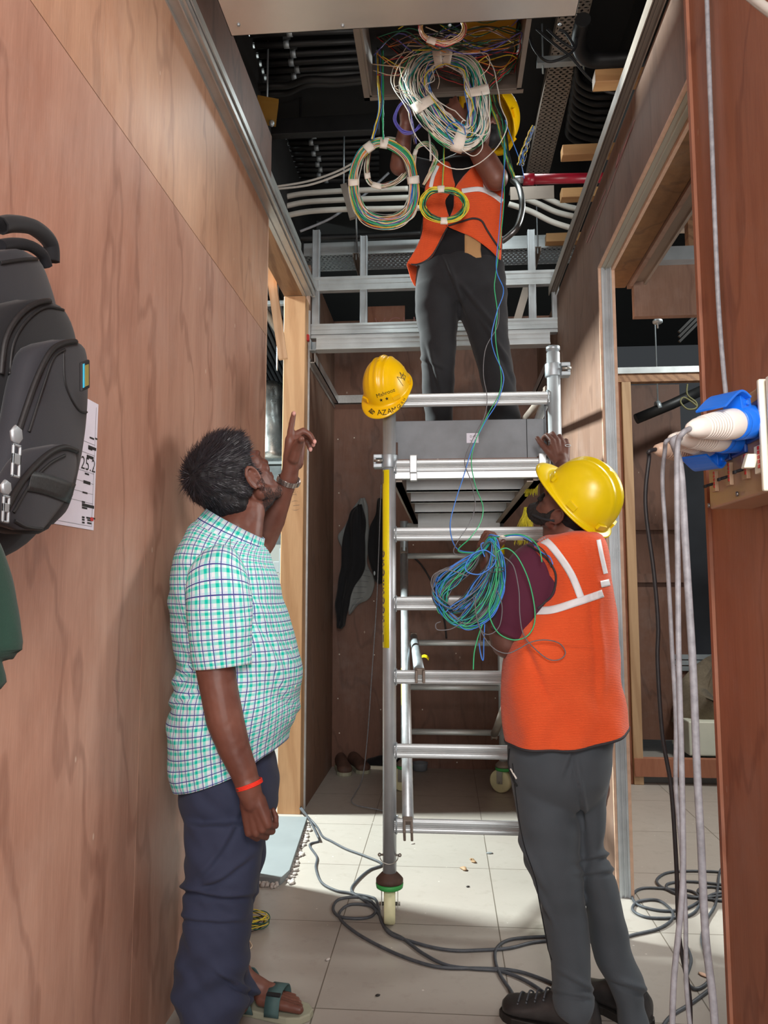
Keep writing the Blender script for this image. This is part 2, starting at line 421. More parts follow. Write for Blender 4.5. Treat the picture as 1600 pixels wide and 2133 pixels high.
M['foil'] = metal('foil', srgb(210, 214, 214), .25, 'n', .6)
M['dark_wall'] = plain('dark_wall', srgb(52, 54, 60), .85, scale=3, var=.2)
# floor: large glazed tiles
t = NT('floor_tile'); tc = t.coords((1, 1, 1), loc=(.406, .0, 0))
br = t.new('ShaderNodeTexBrick'); br.offset = 0; br.squash = 1
for k, v in (('Scale', 1.), ('Mortar Size', .0022), ('Mortar Smooth', .1), ('Bias', 0.), ('Brick Width', .598), ('Row Height', .612)): br.inputs[k].default_value = v
br.inputs['Color1'].default_value = srgb(168, 161, 153); br.inputs['Color2'].default_value = srgb(164, 158, 150); br.inputs['Mortar'].default_value = srgb(96, 90, 80)
t.link(tc, br.inputs['Vector'])
n1 = t.noise(t.coords(), 1.4, 5, .6); n2 = t.noise(t.coords((1, 1, 1), loc=(5, 2, 0)), 14, 6, .7)
c = t.mix(t.math('MULTIPLY', t.ramp(n1, [(.35, (0, 0, 0)), (.7, (1, 1, 1))]), .35), br.outputs['Color'], srgb(142, 130, 122))
c = t.mix(t.math('MULTIPLY', t.ramp(n2, [(.55, (0, 0, 0)), (.8, (1, 1, 1))]), .4), c, srgb(126, 114, 102))
vo = t.new('ShaderNodeTexVoronoi'); vo.inputs['Scale'].default_value = 11; t.link(t.coords(), vo.inputs['Vector'])
c = t.mix(t.math('MULTIPLY', t.ramp(vo.outputs['Distance'], [(.03, (1, 1, 1)), (.05, (0, 0, 0))]), .5), c, srgb(240, 236, 228))
t.col(c); r = t.new('ShaderNodeMapRange'); r.inputs['To Min'].default_value = .22; r.inputs['To Max'].default_value = .5; t.link(n2, r.inputs['Value']); t.link(r.outputs[0], t.b.inputs['Roughness'])
M['floor'] = t.m
# skin
def skin(name, c, c2):
    t = NT(name); t.set(Roughness=.5); t.b.inputs['Subsurface Weight'].default_value = .08; t.b.inputs['Subsurface Radius'].default_value = (.01, .004, .002)
    n = t.noise(t.coords(), 9, 5, .6); t.col(t.ramp(n, [(.3, c2), (.7, c)])); t.bump(t.noise(t.coords(), 160, 3), .12, .001); return t.m
M['skin'] = skin('skin', srgb(124, 80, 66), srgb(96, 56, 45))
M['skin_b'] = skin('skin_b', srgb(112, 74, 62), srgb(86, 52, 43))
M['nail'] = plain('nail', srgb(214, 160, 150), .35)
M['hair_strand'] = plain('hair_strand', srgb(40, 40, 47), .45, scale=60, var=.4)  # lighter bluish tone puts the hair's highlights into the strand colour
M['hair'] = plain('hair', srgb(24, 24, 27), .62, scale=60, var=.4, spec=.35)
M['beard'] = plain('beard', srgb(24, 20, 20), .8, scale=90, var=.3, bump=.6)
M['mask_cloth'] = plain('mask_cloth', srgb(30, 32, 36), .8)
# plaid shirt, from the garment's own metre-scaled UVs
t = NT('plaid'); t.set(Roughness=.85); t.b.inputs['Specular IOR Level'].default_value = .2
uvn = t.new('ShaderNodeTexCoord'); sp = t.new('ShaderNodeSeparateXYZ'); t.link(uvn.outputs['UV'], sp.inputs[0])
def band(src, period, start, width):
    m = t.math('FRACT', t.math('DIVIDE', t.math('ADD', src, 50*period-start), period))
    return t.math('LESS_THAN', m, width/period)
PER = .027
u, v = sp.outputs[0], sp.outputs[1]
tu = band(u, PER, 0, .0078); tv = band(v, PER, 0, .0078)
base = srgb(232, 242, 248); teal = srgb(92, 226, 210); teal2 = srgb(20, 200, 178)
c = t.mix(t.math('MULTIPLY', tu, .75), base, teal); c = t.mix(t.math('MULTIPLY', tv, .75), c, teal)
c = t.mix(t.math('MULTIPLY', tu, tv), c, teal2)
pale_u = band(u, PER, .0155, .0032); pale_v = band(v, PER, .0155, .0032)
c = t.mix(t.math('MULTIPLY', t.math('MAXIMUM', pale_u, pale_v), .35), c, srgb(150, 196, 236))
lu = band(u, PER, .0195, .0024); lv = band(v, PER, .0195, .0024)
c = t.mix(t.math('MAXIMUM', lu, lv), c, srgb(70, 74, 150))
t.col(c); t.bump(t.noise(t.coords(), 16, 4), .25, .006); M['plaid'] = t.m
M['navy'] = cloth('navy', srgb(54, 60, 82), .8, 700, .3, .1, sheen=.05)
M['charcoal'] = cloth('charcoal', srgb(72, 78, 84), .85, 800, .3, .12)
M['black_cloth'] = cloth('black_cloth', srgb(30, 31, 34), .9, 700, .3, .25)
M['black_trouser'] = cloth('black_trouser', srgb(40, 41, 44), .9, 400, .3, .25)
M['maroon'] = cloth('maroon', srgb(84, 36, 56), .85, 900, .3, .1)
M['soffit_ply'] = ply('soffit_ply', srgb(128, 92, 58), srgb(112, 78, 48), srgb(70, 46, 30), .6, seed=9, specks=0)
M['green_cloth'] = cloth('green_cloth', srgb(34, 62, 52), .95, 500, .4, .15)
M['khaki'] = cloth('khaki', srgb(176, 138, 96), .9)
M['grey_stripe'] = cloth('grey_stripe', srgb(128, 132, 132), .9)
M['bag'] = cloth('bag', srgb(44, 45, 50), .7, 1200, .35, .12, fold=.1)
M['bag_dark'] = cloth('bag_dark', srgb(26, 27, 30), .8, 1200, .35, .12)
M['tarp'] = cloth('tarp', srgb(120, 108, 92), .9, 100, .5, .3, .3)
# orange mesh vest: netted weave
t = NT('vest'); t.set(Roughness=.75); t.b.inputs['Specular IOR Level'].default_value = .2; t.b.inputs['Sheen Weight'].default_value = .2
w1 = t.new('ShaderNodeTexWave', wave_type='BANDS', bands_direction='Z'); w1.inputs['Scale'].default_value = 70; w1.inputs['Distortion'].default_value = 1.5; w1.inputs['Detail'].default_value = 1
t.link(t.coords(), w1.inputs['Vector']); n = t.noise(t.coords(), 6, 5, .6); f = t.noise(t.coords((300, 300, 120)), 2, 2)
c = t.mix(t.math('MULTIPLY', w1.outputs['Fac'], .5), srgb(242, 98, 50), srgb(204, 68, 28)); c = t.mix(t.math('MULTIPLY', f, .25), c, srgb(190, 56, 20))
c = t.mix(t.math('MULTIPLY', t.ramp(n, [(.4, (0, 0, 0)), (.7, (1, 1, 1))]), .25), c, srgb(250, 112, 60))
t.col(c); t.bump(t.math('ADD', t.math('ADD', w1.outputs['Fac'], f), t.math('MULTIPLY', t.noise(t.coords((1, 1, .5)), 18, 4), 3.)), .55, .002); M['vest'] = t.m
M['reflect'] = plain('reflect', srgb(226, 228, 232), .45, scale=30, var=.06)
M['piping'] = plain('piping', srgb(50, 48, 52), .8)
M['leather'] = plain('leather', srgb(44, 42, 42), .4, scale=16, var=.5, bump=.2)
M['sandal'] = plain('sandal', srgb(66, 92, 92), .7, scale=30)
M['sole'] = plain('sole', srgb(150, 150, 130), .8)
M['brown_shoe'] = plain('brown_shoe', srgb(82, 58, 48), .7, scale=20, var=.3)
M['thread_red'] = plain('thread_red', srgb(238, 52, 30), .7, scale=60)
M['watch'] = metal('watch', srgb(190, 182, 178), .25, 'n', .3)
M['bowl'] = plain('bowl', srgb(120, 128, 136), .5)
WIRE = {k: plain('wire_'+k, srgb(*c), .4, scale=30, var=.08) for k, c in dict(
    white=(232, 230, 222), cream=(236, 216, 190), blue=(60, 130, 226), teal=(40, 150, 160), green=(56, 180, 120), black=(38, 40, 44),
    yellow=(236, 214, 60), red=(196, 50, 46), pink=(226, 168, 156), grey=(104, 104, 108), violet=(104, 100, 190), orange=(226, 140, 60), brown=(110, 74, 60), dkgreen=(20, 92, 66)).items()}
# ================================================================== SETTING
def struct(mb, name, mat, bevel=0, label=None): o = mb.build(name, mat, None, bevel); o['kind'] = 'structure'; return o
XL, XR, YB = -.83, .70, 5.63
struct(MB().box(-3.4, 3.4, -2.5, 9, -.08, 0), 'floor', M['floor'])
struct(MB().box(-3.4, 3.4, -2.5, 9, 4.14, 4.24), 'ceiling', M['soffit'])
YV = PX(275, 2000, XL).y; YV = 2.06; ZS = 2.462
b = MB().box(-.85, XL, -1.6, YV-.001, 0, ZS-.0015).box(-.85, XL, YV+.001, 3.44, 0, ZS-.0015)
struct(b, 'wall_left', M['ply_pink'])
yv2 = PX(218, 100, XL).y
b = MB().box(-.85, XL, -1.6, yv2-.0008, ZS+.001, 3.05).box(-.85, XL, yv2+.0008, 3.44, ZS+.001, 3.05)
struct(b, 'wall_left.001', M['ply_pale'])
struct(MB().box(-.96, -.8505, -1.6, 3.44, 0, 3.05).box(-.85, XL+.0006, 3.4402, 3.452, 0, 3.05), 'wall_left.002', M['ply_edge'])
# aluminium wall track along the top of the left boards
b = MB().box(XL-.02, -.772, -1.6, 4.44, 3.052, 3.058).box(-.776, -.770, -1.6, 4.44, 3.046, 3.10).box(-.79, -.786, -1.6, 4.44, 3.04, 3.052)
b.box(-.768, -.762, -1.6, 4.44, 3.075, 3.105).box(-.83, -.826, -1.6, 4.44, 3.044, 3.052)
struct(b, 'trim_1', M['alu_y'])
struct(MB().box(-.82, -.80, -1.6, 3.36, 3.1, 3.405), 'wall_left.003', M['ply_dark'])
struct(MB().box(-.86, -.835, 3.365, 4.3, 3.09, 3.32), 'wall_left.004', M['grey_wall'])
struct(MB().box(-1.0, -.975, 3.36, 5.63, 3.17, 4.14), 'light_block_left', M['soffit'])  # black panel added to block lamp light above the left door header
# door frame in the left wall
struct(MB().box(-.965, -.832, 3.452, 4.44, 3.055, 3.16), 'trim_2', M['timber_brown'], .002)
b = MB().box(-.965, -.832, 4.44, 4.56, 0.0, 3.054); struct(b, 'trim_3', M['pine'], .003)
# pencilled note on the post: rotated handwriting
nb = MB()
pz = P(603, 995, 4.438); letter(nb, 'a Suit (1)', (pz.x, 4.4385, pz.z+.02), (.12, 0, -.993), (.993, 0, .12), .062, V((0, 0, 0)), -.0018)
o = nb.build('pencil_note', M['ink_grey']); o['kind'] = 'structure'; o.name = 'trim_4'
# recess at the end of the passage
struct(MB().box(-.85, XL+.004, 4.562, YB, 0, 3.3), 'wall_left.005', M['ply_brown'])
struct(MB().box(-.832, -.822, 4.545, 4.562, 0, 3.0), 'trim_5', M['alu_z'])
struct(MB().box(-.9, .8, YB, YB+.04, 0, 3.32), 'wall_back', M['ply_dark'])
sb = MB()
for px, py in ((706, 1027), (707, 1095), (779, 1252), (707, 1363), (704, 1455), (707, 1527), (780, 1364), (950, 1361), (1032, 1454), (880, 1478), (793, 1478), (861, 1135), (958, 1135), (952, 1588), (738, 912), (704, 915), (800, 905)):
    q = P(px, py, YB); sb.ell((q.x, YB-.001, q.z), (.005, .002, .005), seg=8, rows=4)
sb.build('wall_screws', M['tape']); bpy.data.objects['wall_screws']['kind'] = 'structure'; bpy.data.objects['wall_screws'].name = 'wall_back.001'
b = MB().box(-.826, -.79, 4.56, YB, 2.67, 2.675).box(-.795, -.79, 4.56, YB, 2.67, 2.73).box(-.826, -.82, 4.56, YB, 2.64, 2.70)
b.box(-.826, .70, YB-.04, YB-.035, 2.665, 2.73).box(-.826, .70, YB-.04, YB, 2.665, 2.67).box(.655, .66, 4.56, YB, 2.67, 2.73).box(.655, .70, 4.56, YB, 2.67, 2.675)
struct(b, 'trim_6', M['alu_y'])
# right wall, header over its door opening, near board
struct(MB().box(XR, .712, 3.392, YB, 0, 3.07).box(XR, .712, 3.33, 3.392, 2.722, 3.07), 'wall_right', M['ply_brown'])
struct(MB().box(XR, .712, 1.7, 3.328, 2.722, 3.07), 'wall_right.001', M['ply_brown'])
struct(MB().box(.668, .698, -1.6, 1.965, 0, 4.2), 'wall_right.002', M['ply_red'])
struct(MB().box(.66, .70, 1.967, 1.985, 0, 4.2), 'trim_7', M['ply_red'])
struct(MB().box(.715, .80, 1.9, 1.98, 0, 4.0), 'trim_8', M['stud'])
b = MB().box(.655, .70, -1.6, 4.6, 3.094, 3.10)
for x, z0, z1 in ((.65, 3.07, 3.12), (.663, 3.085, 3.094), (.69, 3.075, 3.094), (.676, 3.088, 3.094)): b.box(x, x+.004, -1.6, 4.6, z0, z1)
struct(b, 'trim_9', M['galv_dull'])
# chalk and pencil scrawl on the header
cb = MB()
for (a, c_, w_) in (((1322, 250), (1228, 505), .003), ((1318, 262), (1282, 350), .006), ((1290, 320), (1282, 350), .010), ((1262, 395), (1242, 440), .004), ((1236, 470), (1222, 505), .006)):
    p0, p1 = PX(*a, .698), PX(*c_, .698); cb.beam(p0, p1, .001, w_, up=(1, 0, 0)) if False else cb.obox((p0+p1)/2, (p1-p0)/2, V((.0004, 0, 0)), (p1-p0).cross(V((1, 0, 0))).normalized()*w_/2)
struct(cb, 'wall_right.003', M['chalk'])
# metal stud at the end of the right wall with raw board edges each side
b = MB().box(.717, .757, 3.385, 3.44, 0, 2.72).box(.712, .722, 3.375, 3.44, 0, 2.72).box(.75, .758, 3.375, 3.44, 0, 2.72).box(.733, .739, 3.379, 3.4, 0, 2.72)
struct(b, 'trim_10', M['alu_z'])
b = MB().box(.700, .7115, 3.376, 3.391, 0, 2.72).box(.7585, .772, 3.376, 5.2, 0, 2.72); struct(b, 'trim_11', M['ply_edge'])
b = MB().box(.714, .756, 1.7, 3.385, 2.714, 2.72).box(.73, .733, 1.7, 3.385, 2.706, 2.714); struct(b, 'trim_12', metal('track_grey', srgb(190, 188, 176), .6, 'y', .1, metallic=.3))
b = MB().box(.700, .712, 1.7, 3.376, 2.712, 2.722).box(.757, .77, 1.7, 3.376, 2.700, 2.722); struct(b, 'trim_13', M['ply_edge'])
struct(MB().box(.772, .875, 1.7, 3.62, 2.715, 2.727), 'trim_14', M['soffit_ply'])
struct(MB().box(.878, .898, 1.7, 3.6, 2.70, 2.80), 'trim_15', M['ply_brown'])
b = MB().box(.90, .945, 1.7, 3.55, 2.715, 2.72).box(.943, .955, 1.7, 3.55, 2.70, 2.75); struct(b, 'trim_16', M['galv_dull'])
struct(MB().box(.95, 1.0, -1.6, 5.3, 3.42, 4.14), 'wall_right.008', M['soffit'])
# room on the right: beam, inner doorway, far boards
struct(MB().box(.90, 3.0, 3.56, 3.60, 2.55, 2.795), 'wall_right.004', M['ply_brown'])
struct(MB().box(.94, 3.0, 3.50, 3.56, 2.795, 2.80).box(.94, 3.0, 3.50, 3.505, 2.80, 2.86), 'trim_17', M['galv'])
struct(MB().box(1.13, 1.19, 5.27, 5.35, 0, 3.0), 'trim_18', M['stud'], .003)
struct(MB().box(1.20, 1.225, 5.29, 5.4, 0, 2.74), 'trim_19', M['ply_red'])
struct(MB().box(1.228, 1.29, 5.27, 5.33, 0, 2.70), 'trim_20', M['stud'], .003)
struct(MB().box(.772, 1.13, 5.30, 5.34, 0, 3.3), 'wall_right.005', M['ply_brown'])
struct(MB().box(1.13, 3.0, 5.27, 5.33, 2.70, 2.755), 'trim_21', M['timber_brown'])
struct(MB().box(1.13, 3.0, 5.26, 5.33, 2.757, 2.762).box(1.13, 3.0, 5.26, 5.265, 2.762, 2.80), 'trim_22', M['alu'])
struct(MB().box(1.23, 3.0, 5.26, 5.32, .055, .17), 'trim_23', M['ply_red'])
struct(MB().box(1.3, 3.0, 5.34, 5.9, 0, .05), 'trim_24', M['kerb'])
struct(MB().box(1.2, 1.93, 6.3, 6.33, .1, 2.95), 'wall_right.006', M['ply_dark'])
struct(MB().box(1.2, 1.94, 6.27, 6.30, 1.33, 1.40).box(1.2, 1.94, 6.27, 6.30, 1.75, 1.80), 'trim_25', M['ply_dark'])
struct(MB().box(1.93, 3.4, 6.8, 6.85, 0, 2.4), 'wall_right.007', M['dark_wall'])
# left room seen through the opening
struct(MB().box(-3.4, -.97, 8.0, 8.1, 0, 1.75), 'wall_left.006', M['grey_wall'])
b = MB()
for k in range(6): b.box(-3.4, -.97, 7.99, 8.0, .3*k, .3*k+.006)
struct(b, 'trim_26', M['rubber'])
# plaster-edged step by the left opening
b = MB(); poly = [(-.97, 3.42), (-.72, 3.40), (-.70, 3.5), (-.765, 4.30), (-.93, 4.30)]
b.prism(poly, lambda x, y: (x, y, .0), (0, 0, .03)); o = b.build('door_threshold', M['kerb'], None, .002)
tag(o, 'pale grey stone threshold slab with broken plaster edge at the left opening', 'threshold')
rb = MB(); random.seed(3)
for k in range(110):
    t_ = random.random(); x = -.70+(-.765+.70)*t_+random.uniform(-.012, .03); y = 3.42+t_*.85
    s_ = random.uniform(.006, .018); rb.ell((x, y, s_*.3), (s_*.8, s_*1.3, s_*.5), Matrix.Rotation(random.random()*3, 3, 'Z'), 7, 4)
for k in range(50): rb.ell((random.uniform(-.95, -.72), random.uniform(3.36, 3.42), .005), (random.uniform(.004, .014),)*3, None, 6, 4)
for v_ in range(len(rb.v)):
    x, y, z = rb.v[v_]; q = noise.noise(V((x*90, y*90, z*90)))*.004; rb.v[v_] = (x+q, y+q, max(0.0005, z+q))
ro = rb.build('plaster_rubble', M['plaster'], o); ro['kind'] = 'stuff'

# ================================================================== CEILING CLUTTER
ORD = 'first second third fourth fifth sixth seventh eighth ninth tenth eleventh twelfth thirteenth fourteenth fifteenth sixteenth'.split()
def pipe(name, pts, r, mat, label, cat='pipe', group=None, n=8, seg=12):
    o = MB().tube(catmull(pts, n) if len(pts) > 2 else pts, r, seg).build(name, mat); return tag(o, label, cat, group)
# black conduits running across the soffit, each with a clip
def conduit_row(ys, px0, px1, z, group, clips, r, where):
    k = 0
    for (y0, y1), cx in zip(ys, clips):
        a = PZ(px0, y0, z); c_ = PZ(px1, y1, z); nm = MB().tube([a, c_], r, 10)
        t = thing('black_conduit', 'black painted conduit %s, %s from the front' % (where, ORD[k]), 'conduit', a, group)
        nm.build('tube', M['conduit_black'], t)
        f = (cx-px0)/(px1-px0); q = a.lerp(c_, f); d = (c_-a).normalized()
        MB().tube([q-d*.014, q+d*.014], r*1.25, 10).box(q.x-.02, q.x+.02, q.y-.006, q.y+.006, q.z+r*.8, 4.14).build('clip', M['galv'], t)
        k += 1
conduit_row([(72, 62), (98, 84), (119, 104), (137, 121), (152, 137), (166, 150)], 480, 752, 4.1, 'black conduits on the soffit, front bank', [604, 598, 612, 608, 620, 614], .017, 'of the front bank under the soffit')
conduit_row([(287, 276), (300, 290), (311, 303), (322, 315), (333, 327), (344, 339), (355, 350), (366, 362), (376, 374)], 556, 790, 4.1, 'black conduits on the soffit, rear bank', [655, 649, 660, 654, 665, 662, 668, 665, 680], .016, 'of the rear bank under the soffit')
for k, (dy, dx) in enumerate(((0, 0), (16, 3))):
    z = 3.95
    pts = [PZ(511+dx+4, 235+dy, z-.15), PZ(512+dx+4, 205+dy, z-.05), PZ(525+dx, 186+dy, z), PZ(560, 180+dy, z), PZ(600, 178+dy*.9, z), PZ(640, 166+dy*.6, z), PZ(700, 166+dy*.5, z), PZ(760, 160+dy*.5, z)]
    pipe('bent_conduit', pts, .018, M['conduit_black'], 'grey-black conduit bent down at the left wall, %s of two' % ('front', 'rear')[k], 'conduit')
b = MB().box(PZ(560, 262, 3.9).x, PZ(790, 262, 3.9).x, PZ(600, 280, 3.9).y, PZ(600, 262, 3.9).y+.03, 3.87, 3.97); b.box(b.v[0][0]+.15, b.v[0][0]+.17, b.v[0][1]+.02, b.v[0][1]+.03, 3.97, 4.14)
tag(b.build('black_duct', M['conduit_black'], None, .01), 'flat black duct between the two banks of conduits', 'duct')
q = PZ(556, 232, 3.75); b = MB().obox(q, (.05, .02, 0), (-.03, .10, 0), (0, 0, .01)); t = thing('yellow_plate', 'ochre mounting plate at the left end of the soffit', 'plate', q)
b.build('plate', plain('ochre', srgb(150, 112, 40), .6), t); MB().ell(q+V((.01, .07, -.02)), (.014, .014, .02)).build('bolt', M['galv'], t); MB().tube([q, (q.x, q.y, 4.14)], .005, 8).build('threaded_rod', M['galv'], t)
# white conduits arching across, behind the coils
Yw = 4.55
for k, ys in enumerate(([(566, 418), (620, 405), (690, 399), (760, 396), (850, 393)], [(576, 435), (630, 422), (700, 417), (780, 414), (870, 411)], [(586, 452), (640, 441), (720, 436), (800, 435), (880, 433)])):
    pipe('white_conduit', [P(x, y, Yw) for x, y in ys], .017, M['pvc'], 'white conduit arching from the left wall, %s of three' % ('top', 'middle', 'bottom')[k], 'conduit', 'white conduits on the left')
for k, ys in enumerate(([(1124, 405), (1150, 418), (1180, 430), (1215, 437)], [(1088, 412), (1120, 424), (1160, 442), (1205, 453)], [(1060, 425), (1105, 440), (1150, 462), (1200, 478)])):
    pipe('white_conduit', [P(x, y, Yw+.05) for x, y in ys], .017, M['pvc'], 'white conduit curving down to the right wall, %s of three' % ('top', 'middle', 'bottom')[k], 'conduit', 'white conduits on the right')
for k, (dy) in enumerate((0, 8)):
    pipe('thin_cable', [P(560, 391+dy*.5, 3.9), P(640, 378+dy, 3.9), P(700, 358+dy, 3.9), P(742, 336+dy, 3.9)], .006, M['pvc'], 'thin white cable slanting from left wall, %s of a pair' % ('upper', 'lower')[k], 'cable')
pipe('grey_cable', [P(625, 482, 4.6), P(665, 466, 4.6), P(700, 448, 4.6), P(760, 405, 4.7), P(810, 360, 4.7)], .008, M['rubber_grey'], 'grey cable slanting up behind the left coil', 'cable')
# perforated cable tray across the passage
a, c_ = P(600, 528, 5.2), P(1185, 524, 5.2); a.x = -1.3; c_.x = .95; zt = a.z
t = thing('cable_tray', 'long galvanised perforated cable tray crossing above the metal frame', 'cable tray', (a.x, 5.2, zt))
wtr = .26
def perforated(x0, x1, y0, y1, z, nx, ny, r, sq=1.0, slot=1.0):
    bm = MB(); dx = (x1-x0)/nx; dy = (y1-y0)/ny
    for i in range(nx):
        for j in range(ny):
            cx = x0+dx*(i+.5+(.22 if j % 2 else 0)*0); cy = y0+dy*(j+.5); vs = []; fs = []
            S = 8
            for k in range(S):
                an = 2*math.pi*(k+.5)/S; co, si = math.cos(an), math.sin(an); m = max(abs(co), abs(si))
                vs.append((cx+co/m*dx/2, cy+si/m*dy/2, z))
            for k in range(S):
                an = 2*math.pi*(k+.5)/S; vs.append((cx+r*math.cos(an)*slot, cy+r*math.sin(an), z))
            fs = [(k, (k+1) % S, S+(k+1) % S, S+k) for k in range(S)]; bm.add(vs, fs)
    return bm
perforated(-1.3, .95, 5.12, 5.12+wtr, zt-.06, 70, 4, .011).build('bed', M['galv'], t, solid=.003)
MB().box(-1.3, .95, 5.115, 5.12, zt-.062, zt+.03).box(-1.3, .95, 5.12+wtr, 5.125+wtr, zt-.062, zt+.03).build('side_rail', M['alu'], t)
for px in (742, 1120):
    q = P(px, 520, 5.1); h = thing('tray_hanger', 'slotted channel hanger holding up the cable tray, %s one' % ('left' if px < 900 else 'right'), 'bracket', (q.x, 5.1, zt-.1), None)
    MB().box(q.x-.022, q.x-.016, 5.08, 5.42, zt-.1, zt-.07).box(q.x+.016, q.x+.022, 5.08, 5.42, zt-.1, zt-.07).box(q.x-.022, q.x+.022, 5.08, 5.42, zt-.072, zt-.069).build('channel', M['galv_dull'], h)
    MB().tube([(q.x, 5.1, zt-.11), (q.x, 5.1, 4.14)], .005, 8).build('threaded_rod', M['galv'], h)
# slotted channel hanging across the white conduits
q0, q1 = P(716, 385, 4.4), P(735, 455, 4.4); t = thing('strut_channel', 'short slotted strut channel clamping the three white conduits', 'bracket', q0)
MB().beam(q0, q1, .04, .03, up=(0, 1, 0)).build('channel', M['galv_dull'], t); MB().tube([q0, (q0.x, q0.y, 4.14)], .005, 8).build('threaded_rod', M['galv'], t)
MB().tube([P(742, 455, 4.42), P(744, 525, 4.9)], .005, 8).build('drop_rod', M['galv'], t)
# black pipe over the tray
pipe('black_pipe', [P(600, 497, 5.0), P(760, 492, 5.0), P(880, 486, 5.0)], .02, M['conduit_black'], 'black pipe running above the perforated tray', 'pipe')
# tray running lengthwise overhead, oblong slots
zt2 = 3.95
A, B_, C_, D_ = PZ(1138, 95, zt2), PZ(1196, 85, zt2), PZ(1152, 370, zt2), PZ(1108, 375, zt2)
t = thing('ladder_tray', 'grey slotted cable tray running lengthwise under the soffit', 'cable tray', A)
x0, x1 = (A.x+D_.x)/2, (B_.x+C_.x)/2; y0, y1 = 2.9, D_.y
perforated(x0, x1, y0, y1, zt2, 4, int((y1-y0)/.035), .006, slot=1.9).build('bed', M['galv_dull'], t, solid=.003)
MB().box(x0-.004, x0, y0, y1, zt2, zt2+.05).box(x1, x1+.004, y0, y1, zt2, zt2+.05).build('side_rail', M['galv_dull'], t)
q = PZ(1150, 133, zt2-.03); h = thing('tray_support', 'light metal channel carrying the slotted lengthwise tray', 'bracket', q)
MB().box(x0-.07, x1+.05, q.y-.02, q.y+.02, q.z-.006, q.z+.03).build('channel', M['galv'], h)
MB().tube([(x0-.04, q.y, q.z-.05), (x0-.04, q.y, 4.14)], .005, 8).build('threaded_rod', M['galv'], h); MB().tube([(x1+.03, q.y, q.z-.05), (x1+.03, q.y, 4.14)], .005, 8).build('threaded_rod', M['galv'], h)
# bunched black cables on the right
random.seed(5)
for k in range(9):
    z = 3.95; y_ = 150+k*15
    pts = [PZ(1205+k*2-8*abs(k-4)*0, 120+k*8, z+.1), PZ(1200-k*2, y_-10, z), PZ(1206-k*2, y_+18, z-.02), PZ(1230, y_+34, z-.03), PZ(1262, y_+36, z-.03), PZ(1330, y_+30, z)]
    pipe('black_cable', pts, .016, M['conduit_black'], 'thick black cable bending toward the right wall, %s from the front' % ORD[k], 'cable', 'thick black cables bending to the right wall')
pipe('black_duct_pipe', [PZ(1215, 40, 3.8), PZ(1206, 90, 3.8), PZ(1225, 122, 3.8), PZ(1270, 125, 3.8), PZ(1340, 118, 3.8)], .035, M['conduit_black'], 'fat black pipe elbow under the soffit near the metal sheet', 'pipe')
# loose cables across them
for k, pts in enumerate(([(1118, 60), (1150, 88), (1190, 120), (1225, 160), (1262, 190), (1300, 195)], [(1140, 60), (1168, 85), (1196, 100), (1180, 70), (1165, 62)], [(1100, 60), (1112, 100), (1140, 128), (1178, 118), (1200, 95), (1196, 60)])):
    pipe('loose_cable', [P(x, y, 3.3) for x, y in pts], .006, M['rubber_black'], ('black loose cable drooping to the right wall timber', 'short black cable loop at the edge of the metal sheet', 'thin black cable sagging below the slotted tray')[k], 'cable')
# timber blocks over the right wall
for k, (x0, y0, x1, y1, z) in enumerate(((1240, 148, 1310, 172, 3.5), (1172, 300, 1262, 324, 3.62), (1170, 398, 1232, 412, 3.6), (1138, 488, 1190, 504, 3.6))):
    a = PZ(x0, y1, z); q = PZ(x1, y1, z); h = .06
    b = MB().obox(((a.x+.95)/2, a.y+.03, z+h/2), ((.95-a.x)/2, 0, 0), (0, .035, 0), (0, 0, h/2))
    tag(b.build('timber_block', M['pine_x'], None, .003), 'rough timber block end above the right wall, %s from the front' % ORD[k], 'timber', 'timber blocks above the right wall')
# red sprinkler pipe with flexible steel hose
t = thing('sprinkler_pipe', 'dark red sprinkler pipe ending in a silver coupling', 'pipe', P(1090, 373, 3.9))
MB().tube([P(1090, 374, 3.9), P(1260, 370, 3.9)], .026, 16).tube([P(1090, 374, 3.9), P(1112, 373.5, 3.9)], .03, 16).build('pipe', M['pipe_red'], t)
MB().tube([P(1072, 374, 3.9), P(1091, 374, 3.9)], .019, 12).build('coupling', M['galv'], t)
pp = catmull([P(1068, 375, 3.75), P(1080, 388, 3.7), P(1087, 415, 3.6), P(1087, 440, 3.55), P(1078, 472, 3.5), P(1062, 490, 3.5), P(1046, 502, 3.5)], 24)
b = MB().tube(pp, [.0125 if i % 2 else .0155 for i in range(len(pp))], 12); tag(b.build('flexible_hose', M['steel']), 'corrugated silver flexible hose curving beside the orange vest', 'hose')
b = MB(); q = P(1105, 398, 4.3); b.box(q.x-.12, q.x+.13, q.y-.04, q.y+.04, q.z, q.z+.008).box(q.x-.12, q.x+.13, q.y-.04, q.y-.035, q.z-.07, q.z); tag(b.build('angle_bracket', M['galv_dull']), 'galvanised angle bracket behind the flexible hose', 'bracket')
